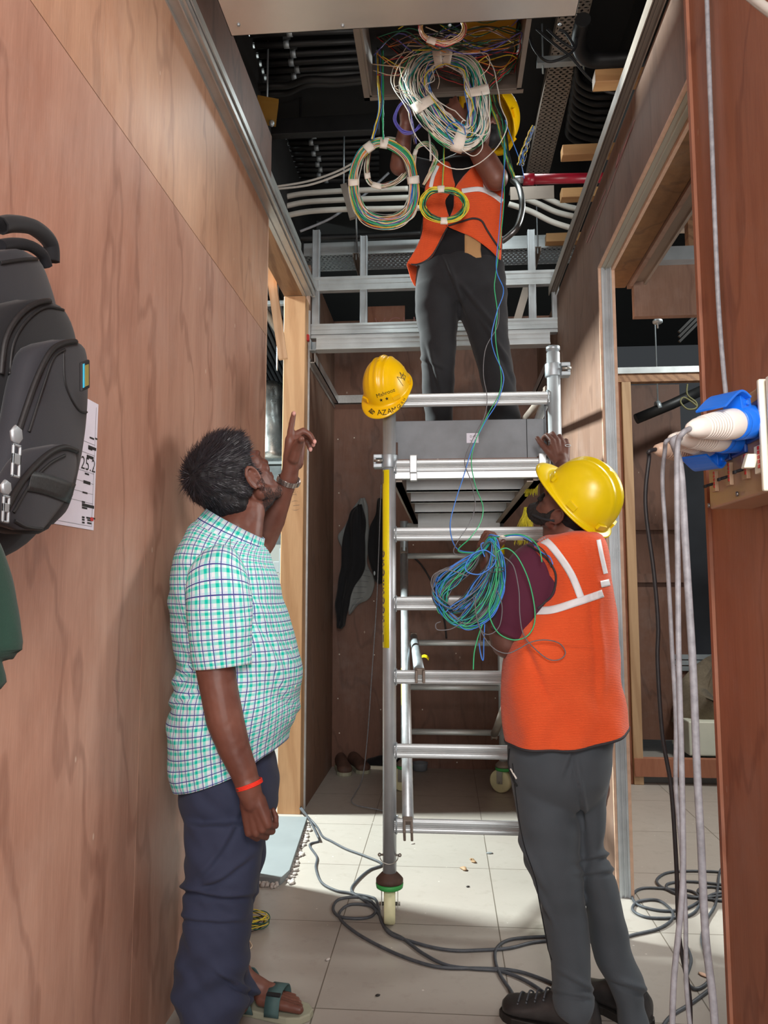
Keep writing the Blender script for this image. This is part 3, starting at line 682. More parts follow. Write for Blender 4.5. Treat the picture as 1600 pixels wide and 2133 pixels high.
# metal framing across the passage
yf = 4.6; t = thing('ceiling_frame', 'galvanised stud frame spanning the passage above head height', 'frame', (0, yf, 2.74))
def rail(mb, x0, x1, y, z0, z1, d=.04):
    mb.box(x0, x1, y-.001, y+d, z0, z1); h = z1-z0
    mb.box(x0, x1, y-.005, y, z0, z0+h*.18).box(x0, x1, y-.005, y, z1-h*.18, z1).box(x0, x1, y-.003, y, z0+h*.45, z0+h*.55)
for z0, z1, nm in ((3.145, 3.235, 'rail'), (2.862, 2.93, 'rail')):
    b = MB(); rail(b, -.825, .715, yf, z0, z1); b.build(nm, M['alu'], t)
b = MB(); b.box(-.825, .715, yf+.0, yf+.05, 2.84, 2.86); b.build('rail', M['alu'], t)
for x0, x1, z0, z1 in ((-.822, -.775, 2.93, 3.55), (-.518, -.472, 2.93, 3.145), (-.518, -.472, 3.235, 3.5), (.53, .575, 2.93, 3.145), (.53, .575, 3.235, 3.5), (.672, .715, 2.93, 3.235)):
    b = MB().box(x0, x1, yf+.002, yf+.038, z0, z1).box(x0+.003, x0+.007, yf-.004, yf+.002, z0, z1).box(x1-.007, x1-.003, yf-.004, yf+.002, z0, z1); b.build('stud', M['alu_z'], t)
q = P(653, 604, yf-.01)
MB().box(q.x-.012, q.x+.012, yf-.008, yf-.005, q.z-.045, q.z).build('angle_cleat', M['white_plastic'], t)
t = thing('door_track', 'heavy aluminium door track hung below the stud frame', 'track', (0, 4.52, 2.74))
x0 = P(660, 725, 4.52).x; x1 = P(1145, 712, 4.52).x
b = MB(); rail(b, x0, x1, 4.5, 2.735, 2.815, .05); b.box(x0, x1, 4.48, 4.56, 2.728, 2.735); b.build('track', M['alu'], t)
b = MB().box(x0-.04, x0-.034, 4.5, 4.55, 2.735, 2.80).box(x0-.04, x0, 4.55, 4.555, 2.735, 2.80).box(x0-.04, x0, 4.5, 4.555, 2.73, 2.735); b.build('end_bracket', M['galv'], t)
MB().box(x0-.07, x0-.045, 4.49, 4.52, 2.79, 2.83).build('end_cap', M['red'], t, .003, label='bright red end cap')
# boards and things leaning beyond the frame
b = MB().box(P(762, 665, 5.5).x, P(842, 665, 5.5).x, 5.605, 5.629, 3.15, 3.42); t = b.build('red_board', M['ply_red']); tag(t, 'reddish board with chalk marks behind the stud frame', 'board')
lb = MB(); q = P(776, 686, 5.497); letter(lb, 'VCH', (q.x, 5.603, q.z+.02), (1, 0, 0), (0, 0, 1), .16, bold=-.004); lb.build('chalk_mark', M['chalk'], t)
b = MB().beam(P(1068, 700, 5.0), P(1100, 590, 5.0), .05, .05, up=(0, 1, 0)); tag(b.build('leaning_stud', M['galv_dull']), 'grey metal stud leaning behind the frame on the right', 'stud')
b = MB(); random.seed(9)
for k in range(4): q = P(862+k*3, 692-k*5, 5.3); b.box(q.x-.05, q.x+.04, 5.28, 5.34, q.z, q.z+.01)
tag(b.build('timber_offcuts', M['pine_pale'], None), 'pale offcuts stacked on the frame left of the standing legs', 'timber')
# shiny metal sheet at the top
zp = 3.12; y_ = PZ(800, 57, zp).y; xa = PZ(475, 58, zp).x; xb = PZ(1195, 55, zp).x
t = thing('metal_sheet', 'large shiny metal ceiling sheet with screws along its edge', 'ceiling panel', (0, y_, zp))
MB().box(xa, xb, y_-1.4, y_, zp, zp+.004).box(xa, xb, y_-.004, y_, zp, zp+.03).box(xa, xa+.004, y_-1.4, y_, zp, zp+.03).box(xb-.004, xb, y_-1.4, y_, zp, zp+.03).build('sheet', M['plate'], t, .001)
for px, py in ((497, 51), (714, 53), (937, 52), (1166, 50)):
    q = PZ(px, py, zp); MB().lathe([(.001, -.005), (.005, -.004), (.006, 0)], (q.x, q.y, zp), (0, 0, 1), 12).build('screw', M['galv'], t)
MB().tube([(xa+.1, y_-.1, zp+.03), (xa+.1, y_-.1, 4.14)], .005, 8).build('hanger_rod', M['galv'], t); MB().tube([(xb-.1, y_-.1, zp+.03), (xb-.1, y_-.1, 4.14)], .005, 8).build('hanger_rod', M['galv'], t)
# open wiring box
zb = 3.45; A, B_, C_ = PZ(745, 62, zb), PZ(765, 205, zb), PZ(1085, 190, zb)
xa, xb, ya, yb = (A.x+B_.x)/2, C_.x, A.y-.05, (B_.y+C_.y)/2
t = thing('wiring_box', 'open-bottomed metal wiring box packed with loose coloured wires', 'junction box', ((xa+xb)/2, yb, zb))
b = MB().box(xa, xa+.02, ya, yb, zb, zb+.2).box(xb-.02, xb, ya, yb, zb, zb+.2).box(xa, xb, yb-.02, yb, zb, zb+.02).box(xa, xb, yb-.004, yb, zb, zb+.16).box(xa-.015, xa+.01, ya, yb+.01, zb-.004, zb).box(xa-.015, xb+.01, yb-.012, yb+.01, zb-.004, zb)
b.build('frame', M['galv_dull'], t); MB().box(xa, xb, ya, yb, zb+.2, zb+.204).build('top', M['conduit_black'], t)
MB().box(xa+.42, xb-.04, yb-.45, yb-.15, zb+.12, zb+.19).build('terminal_block', plain('ochre2', srgb(190, 140, 30), .6), t)
MB().tube([(xa+.05, yb-.05, zb+.2), (xa+.05, yb-.05, 4.14)], .005, 8).build('hanger_rod', M['galv'], t); MB().tube([(xb-.05, yb-.05, zb+.2), (xb-.05, yb-.05, 4.14)], .005, 8).build('hanger_rod', M['galv'], t)
random.seed(21)
for cname in ('red', 'brown', 'dkgreen', 'yellow', 'cream', 'violet', 'black', 'orange'):
    b = MB()
    for k in range(5):
        x0 = random.uniform(xa+.03, xb-.3); yy = random.uniform(ya+.15, yb-.05); z0 = zb+random.uniform(.02, .14)
        pts = [V((x0+i*.11, yy+random.uniform(-.05, .05), z0+random.uniform(-.035, .03))) for i in range(5)]
        for p in pts: p.x = min(p.x, xb-.03)
        b.tube(catmull(pts, 5), .0022, 5)
    b.build('loose_wires', WIRE[cname], t, label=('dark green' if cname == 'dkgreen' else cname)+' loose wires in the box')
# ---- right room overhead and floor clutter
for k, y in enumerate((452, 477)):
    pipe('white_pipe', [P(1395, y+2, 4.3), P(1520, y, 4.3)], .02, M['pvc'], 'white pipe above the right doorway, %s of two' % ('upper', 'lower')[k], 'pipe')
b = MB().box(P(1432, 500, 4.1).x, P(1460, 500, 4.1).x, 4.08, 4.14, P(1440, 535, 4.1).z, 4.14); tag(b.build('hanging_timber', M['timber_brown']), 'brown timber piece hanging above the right doorway', 'timber')
q = P(1370, 670, 4.4); t = thing('threaded_hanger', 'threaded rod with clamp hanging in the dark right room', 'hanger', q)
MB().tube([q-V((0, 0, .04)), (q.x, q.y, 4.14)], .005, 8).build('threaded_rod', M['galv'], t); MB().lathe([(.02, -.012), (.028, -.006), (.028, .006), (.02, .012)], q, (0, 0, 1), 12).build('clamp', M['galv'], t)
t = thing('black_insulated_pipe', 'black insulated pipe sloping up beyond the inner doorway', 'pipe', P(1330, 870, 5.9))
MB().tube([P(1325, 873, 5.9), P(1400, 842, 5.9), P(1465, 812, 5.9)], .04, 14).build('pipe', M['conduit_black'], t)
q = P(1371, 848, 5.9); MB().tube([q-V((.015, 0, 0)), q+V((.015, 0, .006))], .044, 14).tube([q-V((0, 0, .05)), V((q.x, q.y, 4.14))], .006, 8).build('pipe_clamp', M['galv'], t)
pts = [(1432, 800), (1432, 822), (1450, 838), (1450, 850), (1432, 852), (1418, 838), (1424, 828), (1440, 836), (1452, 846)]
pipe('green_cord_loop', [P(x, y, 5.6) for x, y in pts], .006, plain('olive', srgb(120, 118, 80), .7), 'olive cord looped and hanging in the inner doorway', 'cord')
t = thing('ventilation_grille', 'black square ventilation frame high in the right room', 'vent', P(1440, 700, 4.6))
for k in range(3):
    s = .03*k; a, c_, d_, e_ = P(1415, 712, 4.6), P(1455, 672, 4.6), P(1500, 672, 4.6), P(1500, 716, 4.6)
    MB().beam(a+V((0, 0, s)), c_+V((0, 0, s)), .015, .015).build('frame_bar', M['conduit_black'], t)
b = MB(); q = P(1430, 1505, 6.0); b.box(q.x, q.x+.5, 5.95, 6.4, .05, .30); tag(b.build('cream_box', M['cream'], None, .01), 'low cream box on the floor beyond the inner doorway', 'box')
b = MB(); random.seed(4); rings = []
for i in range(9):
    f = i/8; z = .3+.42*f; rr = .34*(1-f**2)+.03
    rings.append([V((2.12+rr*1.0*math.cos(a_), 6.2+rr*.5*math.sin(a_), z+.08*math.sin(a_*3+i))) + V((1, .3, .2))*(.07*noise.noise(V((math.cos(a_)*2, math.sin(a_)*2, i*.8)))) for a_ in [2*math.pi*k/28 for k in range(28)]])
b.rings(rings); tag(b.build('crumpled_tarpaulin', M['tarp']), 'crumpled khaki tarpaulin heaped on the cream box', 'tarpaulin')
for k in range(3):
    a = P(1418, 1368+k*12, 6.3); b = MB().obox(a+V((.35, 0, 0)), (.4, 0, 0), (0, .02, 0), (0, 0, .018)); tag(b.build('steel_channel', M['galv']), 'grey steel channel lying behind the tarpaulin, %s' % ('top one', 'middle one', 'bottom one')[k], 'channel', 'steel channels behind the tarpaulin')
random.seed(8)
for k in range(4):
    z = .055; x0 = 1.45+.05*k; pts = [V((x0+.16*i, 5.5+.08*math.sin(i*1.3+k)+.06*k, z+.006)) for i in range(6)]
    pipe('floor_cable', pts, .007, M['rubber_grey'], 'grey cable lying on the raised floor of the inner doorway, %s from the front' % ORD[k], 'cable', 'cables beyond the inner doorway')
# ---- left room glimpsed through the opening
for k, (a, c_) in enumerate((((540, 595), (600, 700)), ((540, 628), (600, 725)))):
    pipe('white_pipe', [P(*a, 5.5), P(*c_, 5.9)], .026, M['pvc'], 'white pipe slanting down in the left room, %s of two' % ('upper', 'lower')[k], 'pipe')
for k in range(16):
    a = V((-1.16-.045*k, 4.7, 3.42)); c_ = V((-1.42-.045*k, 7.9, 3.42))
    pipe('grey_conduit', [a, c_], .017, M['rubber'], 'dark grey conduit under the left room ceiling, %s from the passage' % ORD[k], 'conduit', 'rows of conduits in the left room')
MB().box(-2.4, -.97, 4.7, 7.9, 3.46, 3.5).build('ceiling.001', M['soffit'])['kind'] = 'structure'
b = MB().beam(P(561, 548, 4.3), P(590, 748, 4.3), .05, .028, up=(0, 1, 0)); tag(b.build('timber_lath', M['pine_pale']), 'pale timber lath hanging at an angle inside the left opening', 'timber')
pipe('steel_rod', [V((P(579, 650, 4.9).x, 4.9, 4.14)), P(579, 650, 4.9), P(577, 772, 4.9)], .005, M['galv'], 'thin vertical threaded rod in the left opening', 'rod')
q = P(575, 632, 4.9); b = MB().box(q.x-.06, q.x+.12, 4.88, 4.92, q.z-.012, q.z+.012); tag(b.build('rod_bracket', M['galv']), 'small channel bracket at the top of the thin rod', 'bracket')
random.seed(2); rings = []
for i in range(14):
    c0 = P(556+i*.6, 800+i*12, 7.0); rings.append([c0+V((math.cos(a_)*.16, math.sin(a_)*.14, 0))*(1+.12*noise.noise(V((i*.9, math.cos(a_)*3, math.sin(a_)*3)))) for a_ in [2*math.pi*k/20 for k in range(20)]])
tag(MB().rings(rings).build('foil_duct', M['foil']), 'crinkled silver foil duct in the left room', 'duct')
for k, (y0, y1) in enumerate(((905, 916), (935, 947), (962, 968))):
    z0, z1 = P(560, y1, 8.0).z, P(560, y0, 8.0).z; b = MB().box(-2.4, -.97, 7.96, 8.0, z0, z1); tag(b.build('white_rail', M['kerb']), 'white horizontal rail in the left room, %s of three' % ('top', 'middle', 'bottom')[k], 'rail')
b = MB().box(-2.4, -.97, 8.0, 8.03, 1.75, P(560, 900, 8.0).z); tag(b.build('glazed_screen', plain('screen', srgb(90, 96, 98), .2, scale=6, var=.5)), 'grey glazed screen behind the white rails', 'screen')
b = MB(); q = P(583, 1180, 6.0); b.box(q.x-.05, q.x+.0, 5.98, 6.02, q.z-.05, q.z+.04).box(q.x, q.x+.02, 5.97, 6.0, q.z-.06, q.z+.14); tag(b.build('switch_box', M['kerb'], None, .004), 'white plastic switch box beside the pine post', 'switch')
# ================================================================== SCAFFOLD TOWER
YS, YK = 3.04, 5.0
XA, XB_ = -.22, .442
KA, KB = -.265, .36
RZ = [.369, .649, .931, 1.217, 1.492, 1.765]
tower = thing('scaffold_tower', 'silver aluminium mobile scaffold tower on green-banded castors', 'scaffold', ((XA+XB_)/2, (YS+YK)/2, 0))
def leg(x, y, z1): return MB().tube([(x, y, .17), (x, y, z1)], .0265, 24).build('leg', M['alu_z'], tower)
leg(XA, YS, 2.02); leg(XB_, YS, 2.22); leg(KA, YK, 1.72); leg(KB, YK, 1.72)
def rung(x0, x1, y, z, r=.0255):
    b = MB(); n = 48; prof = []
    for k in range(n):
        a = 2*math.pi*k/n; rr = r*(1+.05*(1 if k % 2 else -1)*(1 if abs(math.sin(a)) > -1 else 0)); prof.append((rr*math.cos(a), rr*math.sin(a)))
    b.prism(prof, lambda u, v: (x0, y+u, z+v), (x1-x0, 0, 0)); return b.build('rung', M['alu'], tower)
for z in RZ: rung(XA+.02, XB_-.02, YS, z)
rung(XA+.02, XB_-.02, YS, 2.036)
for z in (RZ[0], RZ[1], RZ[2], RZ[3], RZ[4], 1.69): MB().tube([(KA+.02, YK, z), (KB-.02, YK, z)], .019, 16).build('rung', M['alu'], tower)
wb = MB()
for z in RZ+[2.036]:
    for x, s in ((XA, 1), (XB_, -1)): wb.tube([V((x+s*.027, YS+.026*math.sin(a), z+.03*math.cos(a))) for a in [2*math.pi*k/20 for k in range(20)]], .0035, 6, closed=True)
wb.build('weld_bead', M['galv'], tower)
MB().lathe([(.02, 0), (.024, 0), (.024, .04), (.0275, .042), (.0275, .055)], (XB_, YS, 2.19), (0, 0, 1), 20).build('spigot', M['galv'], tower)
def clamp(x, y, z, s):
    b = MB().lathe([(.027, -.027), (.034, -.027), (.034, .027), (.027, .027)], (x, y, z), (0, 0, 1), 20)
    b.box(x+s*.025-.012, x+s*.025+.03*s+.012*s if s > 0 else x+s*.025+.012, y-.03, y+.02, z+.008, z+.026) if False else None
    cx = x+s*.045
    b.box(cx-.018, cx+.018, y-.028, y+.02, z+.010, z+.027).box(cx-.018, cx+.018, y-.028, y+.02, z-.027, z-.010).box(cx-.018 if s < 0 else cx+.006, cx-.006 if s < 0 else cx+.018, y-.028, y+.02, z-.012, z+.012)
    o = b.build('clamp', M['galv'], tower, .003)
    MB().tube([(cx-.015, y-.03, z), (cx+.02, y-.03, z)], .006, 8).build('pin', M['zinc'], o)
q = P(800, 962, YS); clamp(XA, YS, q.z, -1); q = P(1153, 772, YS); clamp(XB_, YS, q.z, 1)
# castors
def castor(x, y, ang):
    c = MB().lathe([(.02, .20), (.03, .195), (.045, .18), (.052, .172), (.052, .160), (.03, .158)], (x, y, 0), (0, 0, 1), 28).build('castor', M['brown_shoe'] if y < 4 else M['galv_dull'], tower)
    MB().lathe([(.05, .158), (.053, .156), (.051, .142), (.045, .138)], (x, y, 0), (0, 0, 1), 28).build('brake_ring', M['caster_green'], c)
    ax = V((math.cos(ang), math.sin(ang), 0)); fw = V((-ax.y, ax.x, 0)); ctr = V((x, y, .072))+fw*.02
    MB().lathe([(.012, -.0215), (.064, -.0215), (.070, -.018), (.072, 0), (.070, .018), (.064, .0215), (.012, .0215)], ctr, ax, 32).build('wheel', M['caster_wheel'], c)
    b = MB()
    for s in (-1, 1): b.obox(ctr+ax*s*.031+V((0, 0, .032))-fw*.006, ax*.0015, fw*.02, V((0, 0, .045)))
    b.tube([ctr-ax*.04, ctr+ax*.04], .007, 10); b.build('fork', M['zinc'], c)
castor(XA, YS, 0.06); castor(XB_, YS, .5); castor(KA, YK, 1.2); castor(KB, YK, 1.0)
# wire pin on the front left leg
b = MB(); q = V((XA, YS-.03, .235)); b.tube([q+V((.035*math.sin(a), -.002, .03-.035*math.cos(a)*.0-.03*abs(math.cos(a))+.0)) for a in [-.5*math.pi+math.pi*k/12 for k in range(13)]], .002, 6)
b.tube([(XA-.04, YS-.01, .262), (XA+.042, YS-.01, .262)], .004, 8).ell((XA-.038, YS-.01, .262), (.007, .007, .007)).ell((XA+.04, YS-.01, .262), (.007, .007, .007)); b.build('locking_pin', M['zinc'], tower)
# braces
def brace(p0, p1, mat, name='brace', hook=True):
    p0, p1 = V(p0), V(p1); o = MB().tube([p0, p1], .0225, 18).build(name, mat, tower); d = (p1-p0).normalized()
    for p, s in ((p0, -1), (p1, 1)):
        side = V((1, 0, 0)); u_ = d.cross(side).normalized()
        MB().obox(p+side*.014+d*s*.02, side*.005, d*.034, u_*.024).obox(p-side*.014+d*s*.02, side*.005, d*.034, u_*.024).obox(p-d*s*.01, side*.019, d*.012, u_*.026).build('brace_hook', M['galv_dull'], o, .003)
    return o
br = brace((-.148, 3.02, .375), (-.262, 4.93, 1.50), M['alu_z'])
br2 = brace((-.10, 3.02, .94), (P(862, 1325, 4.9).x, 4.9, .975), M['galv'])
brace(P(1030, 1530, 4.9), P(1078, 1405, 3.5), M['galv_dull'])
brace(P(1088, 880, 4.9), P(1141, 818, 3.4), M['galv_dull'])
MB().tube([(.42, 3.1, 2.05), (.36, 4.95, 1.72)], .018, 14).build('guard_rail', M['alu'], tower)
MB().box(.405, .412, 3.06, 3.066, 1.80, 2.05).build('upright_strap', M['rubber'], tower)
# platform
pf = MB().box(-.205, .40, 3.03, 3.07, 1.715, 1.745).build('platform', M['alu'], tower)
b = MB().box(-.20, .40, 3.05, 4.98, 1.785, 1.797); b.build('deck', M['ply_dark'], pf)
b = MB().box(-.20, -.17, 3.06, 4.98, 1.70, 1.785).box(-.21, -.17, 3.06, 4.98, 1.70, 1.705); b.build('side_beam', M['galv_dull'], pf)
b = MB().box(.355, .385, 3.06, 4.98, 1.70, 1.785).box(.33, .385, 3.06, 4.98, 1.70, 1.705); b.build('side_beam', M['galv_dull'], pf)
for y in (3.42, 3.86, 4.40): MB().box(-.17, .355, y, y+.03, 1.715, 1.785).box(-.17, .355, y, y+.06, 1.715, 1.719).build('cross_rib', M['alu'], pf)
MB().box(-.17, .355, 4.93, 4.98, 1.66, 1.785).build('cross_rib', M['alu'], pf)
for px in (861, 1131):
    x = P(px, 970, 3.0).x; b = MB().box(x-.014, x+.014, 3.003, 3.009, 1.735, 1.805).box(x-.014, x+.014, 3.003, 3.07, 1.80, 1.806).box(x-.014, x+.014, 3.02, 3.05, 1.705, 1.738)
    b.build('platform_hook', M['alu'], tower, .002)
# yellow labels on the legs
def leg_label(x, y, r, z0, z1, a0, a1, mat='yellow_label', parent=tower, name='label'):
    rows = []
    for i in range(11):
        a = a0+(a1-a0)*i/10; rows.append(a)
    b = MB(); rg = [[V((x+(r+.0006)*math.sin(a), y-(r+.0006)*math.cos(a), z)) for z in (z0, z1)] for a in rows]
    b.rings(rg, caps=False, closed=False); return b.build(name, M[mat], parent, solid=.0004)
z1, z0 = P(810, 978, YS-.03).z, P(810, 1350, YS-.03).z
lab = leg_label(XA, YS, .0265, z0, z1, -2.6, .05)
lb = MB(); r = .0273
def wrap(mb, s, zc, size, a_c, rot=False):
    vs, fs = text_mesh(s, size, .001); xs = [v.x for v in vs]; mx = (min(xs)+max(xs))/2; out = []
    for v in vs:
        a = a_c+(v.x-mx)/r; out.append((XA+(r+.0002)*math.sin(a), YS-(r+.0002)*math.cos(a), zc+v.y))
    mb.add(out, fs)
n = 10; zt = P(810, 1150, YS).z; zl = P(810, 1345, YS).z
for k, ch in enumerate('0504500571'): wrap(lb, ch, zt-(zt-zl)*(k+.3)/n-.01, .04, -1.05)
lb.build('label_lettering', M['ink_purple'], lab)
lb = MB(); wrap(lb, 'J', P(810, 1004, YS).z, .06, -1.2); lb.build('label_lettering', M['ink_purple'], lab)
# label on the long brace and the far leg
q = V((-.148, 3.02, .375)).lerp(V((-.262, 4.93, 1.50)), .32); q2 = V((-.148, 3.02, .375)).lerp(V((-.262, 4.93, 1.50)), .45)
d = (q2-q).normalized(); sx = d.cross(V((0, 1, 0))).normalized()
b = MB(); up_ = sx.cross(d).normalized(); rg = []
for i in range(8):
    a = -2.6+2.2*i/7; o_ = (sx*-1*math.sin(a)*-1+up_*math.cos(a)*-1)*.0232; rg.append([q+V((math.sin(a)*.0232, -math.cos(a)*.0232*.9, -math.cos(a)*.0)), q2+V((math.sin(a)*.0232, -math.cos(a)*.0232*.9, 0))])
b.rings(rg, caps=False, closed=False).build('brace_label', M['yellow_label'], br, solid=.0004)
b = MB(); rg = [[V((KB+.0275*math.sin(a), YK-.0275*math.cos(a), z)) for z in (1.50, 1.66)] for a in [-.1+1.6*i/7 for i in range(8)]]; b.rings(rg, caps=False, closed=False).build('leg_label', M['yellow_label'], tower, solid=.0004)
b = MB(); rg = [[V((-.10+.0235*math.sin(a), y, .94+.0185*0-math.cos(a)*-.0235)) for y in (3.55, 3.7)] for a in [-1.2+2.4*i/7 for i in range(8)]]; b.rings(rg, caps=False, closed=False).build('brace_label', M['yellow_label'], br2, solid=.0004)
# grey toe board standing on the deck
q0, q1 = P(820, 878, 3.10), P(1137, 950, 3.10)
t = thing('toe_board', 'dark grey toe board standing on the scaffold deck behind the front rung', 'board', ((q0.x+q1.x)/2, 3.1, 1.8))
MB().box(q0.x, q1.x, 3.095, 3.12, 1.80, q0.z).build('panel', M['toe'], t, .002)
MB().box(q0.x, q0.x+.018, 3.09, 3.6, 1.80, q0.z-.09).build('return_panel', M['brown_shoe'], t)
MB().box(P(1097, 900, 3.09).x, P(1098.5, 900, 3.09).x, 3.094, 3.0952, 1.80, q0.z).build('joint', M['black'], t)
a, c_ = P(972, 902, 3.09), P(997, 922, 3.09); st = MB().box(a.x, c_.x, 3.0935, 3.095, c_.z, a.z).build('sticker', M['paper'], t)
lb = MB(); letter(lb, 'D.4C', (P(979, 911, 3.09).x, 3.0932, P(979, 911, 3.09).z), (1, 0, 0), (0, 0, 1), .013); letter(lb, '0k    k', (P(979, 919, 3.09).x, 3.0932, P(979, 919, 3.09).z), (1, 0, 0), (0, 0, 1), .009); lb.build('lettering', M['ink'], st)
# straw tufts poking out beside the platform
random.seed(12)
for (px, py, w_, h_, lbl) in ((1092, 1095, 22, 70, 'lower yellow rope tassel hanging behind the bearded face'), (1106, 1010, 14, 42, 'upper yellow rope tassel hanging under the platform corner')):
    b = MB()
    for k in range(90):
        x0 = px+8+random.uniform(-8, 8)*(w_/22); y0 = py-h_*.55; x1 = px+random.uniform(-w_, w_); y1 = py+h_*random.uniform(.2, .6)
        b.tube(catmull([P(x0, y0, 3.3), P((x0+x1)/2+random.uniform(-3, 3), (y0+y1)/2, 3.28+random.uniform(-.02, .02)), P(x1, y1, 3.3+random.uniform(-.03, .03))], 3), .0011, 4)
    tag(b.build('rope_tassel', M['straw']), lbl, 'rope')

# ================================================================== HARD HATS
def helmet(name, c, f, u, mat, parent=None, s=1.0, holes=True):
    f = V(f).normalized(); u = V(u); u = (u-f*u.dot(f)).normalized(); r = f.cross(u)
    R = Matrix((r, f, u)).transposed(); c = V(c)
    nU, nV = 96, 26; rows = []
    def dome(a, ph):
        x, y = math.sin(a), math.cos(a)
        rx, ry, rz = .106*s, .132*s, .150*s
        cp, sp = math.cos(ph), math.sin(ph)
        p = V((rx*x*cp**.92, ry*y*cp**.92, rz*sp**.95))
        # three crown ridges
        w_ = max(0, min(1, (sp-.25)*2.2)); xx = p.x/s
        k = .0075*math.exp(-((xx)/.011)**2)+.0045*math.exp(-((abs(xx)-.032)/.007)**2)
        p += V((xx*2, p.y*.4, p.z)).normalized()*k*w_*s
        return p
    for j in range(nV+1):
        ph = max(.0, math.pi/2*j/nV); ph = min(ph, 1.56)
        rows.append([c+R @ dome(2*math.pi*i/nU, ph) for i in range(nU)])
    # brim
    def brim(a, t):
        b0 = dome(a, 0); y = math.cos(a); x = math.sin(a)
        ext = .010+.048*max(0, y)**2.2+.010*max(0, -y)**3
        d = V((x*.106, y*.132, 0)).normalized()
        return b0+d*ext*s*t+V((0, 0, -1))*s*(.004*t+.014*t*t*max(0, y)**2)
    br_ = [[c+R @ brim(2*math.pi*i/nU, t) for i in range(nU)] for t in (1, .75, .5, .25)]
    lip = [[p-(R @ V((0, 0, .005*s))) for p in br_[0]]]
    mb = MB().rings(lip+br_+rows, caps=False)
    # accessory slots
    for an in (.75, -.75, 1.75, -1.75, 2.75, -2.75):
        b0 = dome(an, .13); d = V((math.sin(an)*.106, math.cos(an)*.132, 0)).normalized(); tn = V((-d.y, d.x, 0))
        q = c+R @ (b0+d*.003*s); mb.obox(q, R @ (tn*.017*s), R @ (d*.005*s), R @ V((0, 0, .009*s)))
    me = mb.mesh(); o = obj_from(me, name, mat, parent)
    sm = [True]*len(me.polygons)
    for i in range(len(me.polygons)-36, len(me.polygons)): sm[i] = False
    me.polygons.foreach_set('use_smooth', sm)
    tr = bvh(me)
    so = o.modifiers.new('s', 'SOLIDIFY'); so.thickness = .0022; so.offset = -1
    return o, tr
hc = P(806, 806, YS)
hat = thing('hard_hat', 'bright yellow hard hat with marker writing hung on the left scaffold post', 'hard hat', (XA, YS, 2.02))
hs, tr = helmet('shell', hc+V((0, .03, .0)), (-.20, -.60, -.78), (-.18, -.66, .73), M['hat_bright'], hat, s=.90)
lb = MB()
letter_on(lb, tr, 'Mahrooz', (785, 829), 11.5, math.radians(20)); 
for cx, cy in ((794, 833.5), (806, 830.5)):
    pts = []
    for k in range(10):
        a = math.pi/2+math.pi*k/5+.2; rr = 4.2 if k % 2 == 0 else 1.7; pts.append((cx+rr*math.cos(a), cy-rr*math.sin(a)))
    vs = []
    for p in [(cx, cy)]+pts:
        d = ray(*p).normalized(); h = tr.ray_cast(CP, d); vs.append((h[0] if h[0] else P(*p, YS))-d*.0012)
    lb.add(vs, [(0, 1+k, 1+(k+1) % 10) for k in range(10)])
for ch, x, y, an, sz in (('A', 786, 865, 8, 16), ('Z', 796, 865, 8, 16), ('A', 807.5, 862, 12, 15), ('M', 817.5, 859, 20, 14), ('G', 829, 852, 32, 11), ('A', 834, 849, 38, 11), ('R', 839, 843, 50, 9), ('H', 843, 836, 60, 8)):
    letter_on(lb, tr, ch, (x, y), sz, math.radians(an))
S_ = lambda pts: stroke_on(lb, tr, pts, .45)
S_([(827, 784.5), (840, 804), ]); S_([(827.5, 785), (837, 788), (833, 775)]); S_([(833, 775), (840, 785), (843, 793)]); S_([(841, 776), (836, 787), (843, 790), (845, 783), (838, 781), (842, 780)])
S_([(767, 857), (781, 858)]); S_([(774, 851), (776, 863), (769, 855), (780, 856), (771, 861), (774, 851), (768, 857), (776, 863), (781, 858), (774, 851)])
lb.build('marker_writing', M['ink'], hat)

# ================================================================== BACKPACK, PAPER, GREEN CLOTH on the left wall
def lr(rows, xw, dep, n=40, seg=36, pw=2.4, name='x', mat=None, parent=None, fold=0.):
    """a soft body lying against the left wall, from an outline read off in (Y, z)"""
    rr = interp(rows, n); rings = []
    for (z, ya, yb, d) in rr:
        c = V((xw+d*.5, (ya+yb)/2, z)); rg = []
        for k in range(seg):
            a = 2*math.pi*k/seg; co, si = math.cos(a), math.sin(a)
            e = lambda q: math.copysign(abs(q)**(2/pw), q)
            rg.append(c+V((e(si)*d*.5, e(co)*(yb-ya)/2, 0)))
        rings.append(rg)
    return MB().rings(rings)
bag = thing('backpack', 'black fabric backpack with silver zip pulls hanging on the left ply wall', 'backpack', (-.8, 1.3, 1.55))
def bagring(px_rows, x_out, name, mat, parent, depth=None, taper=.0):
    """px_rows: (py, px_left, px_right, bulge) silhouette rows seen from the camera at wall offset x_out"""
    rr = interp(px_rows, 44); rings = []
    for (py, xl, xr, bu) in rr:
        a = PX(xl, py, x_out); b_ = PX(xr, py, x_out); z = (a.z+b_.z)/2; ya, yb = a.y, b_.y; rg = []
        for k in range(40):
            t_ = 2*math.pi*k/40; co, si = math.cos(t_), math.sin(t_); e = lambda q: math.copysign(abs(q)**.75, q)
            rg.append(V((x_out-bu*.5+e(si)*bu*.5, (ya+yb)/2+e(co)*(yb-ya)/2, z+ (b_.z-a.z)*.5*co)))
        rings.append(rg)
    return MB().rings(rings).build(name, mat, parent)
bagring([(520, 20, 60, .05), (535, -60, 110, .11), (575, -110, 140, .14), (650, -140, 164, .15), (800, -160, 176, .155), (950, -160, 166, .155), (1060, -150, 150, .14), (1120, -120, 105, .12), (1150, -70, 55, .09), (1160, -20, 20, .05)], -.675, 'body', M['bag'], bag)
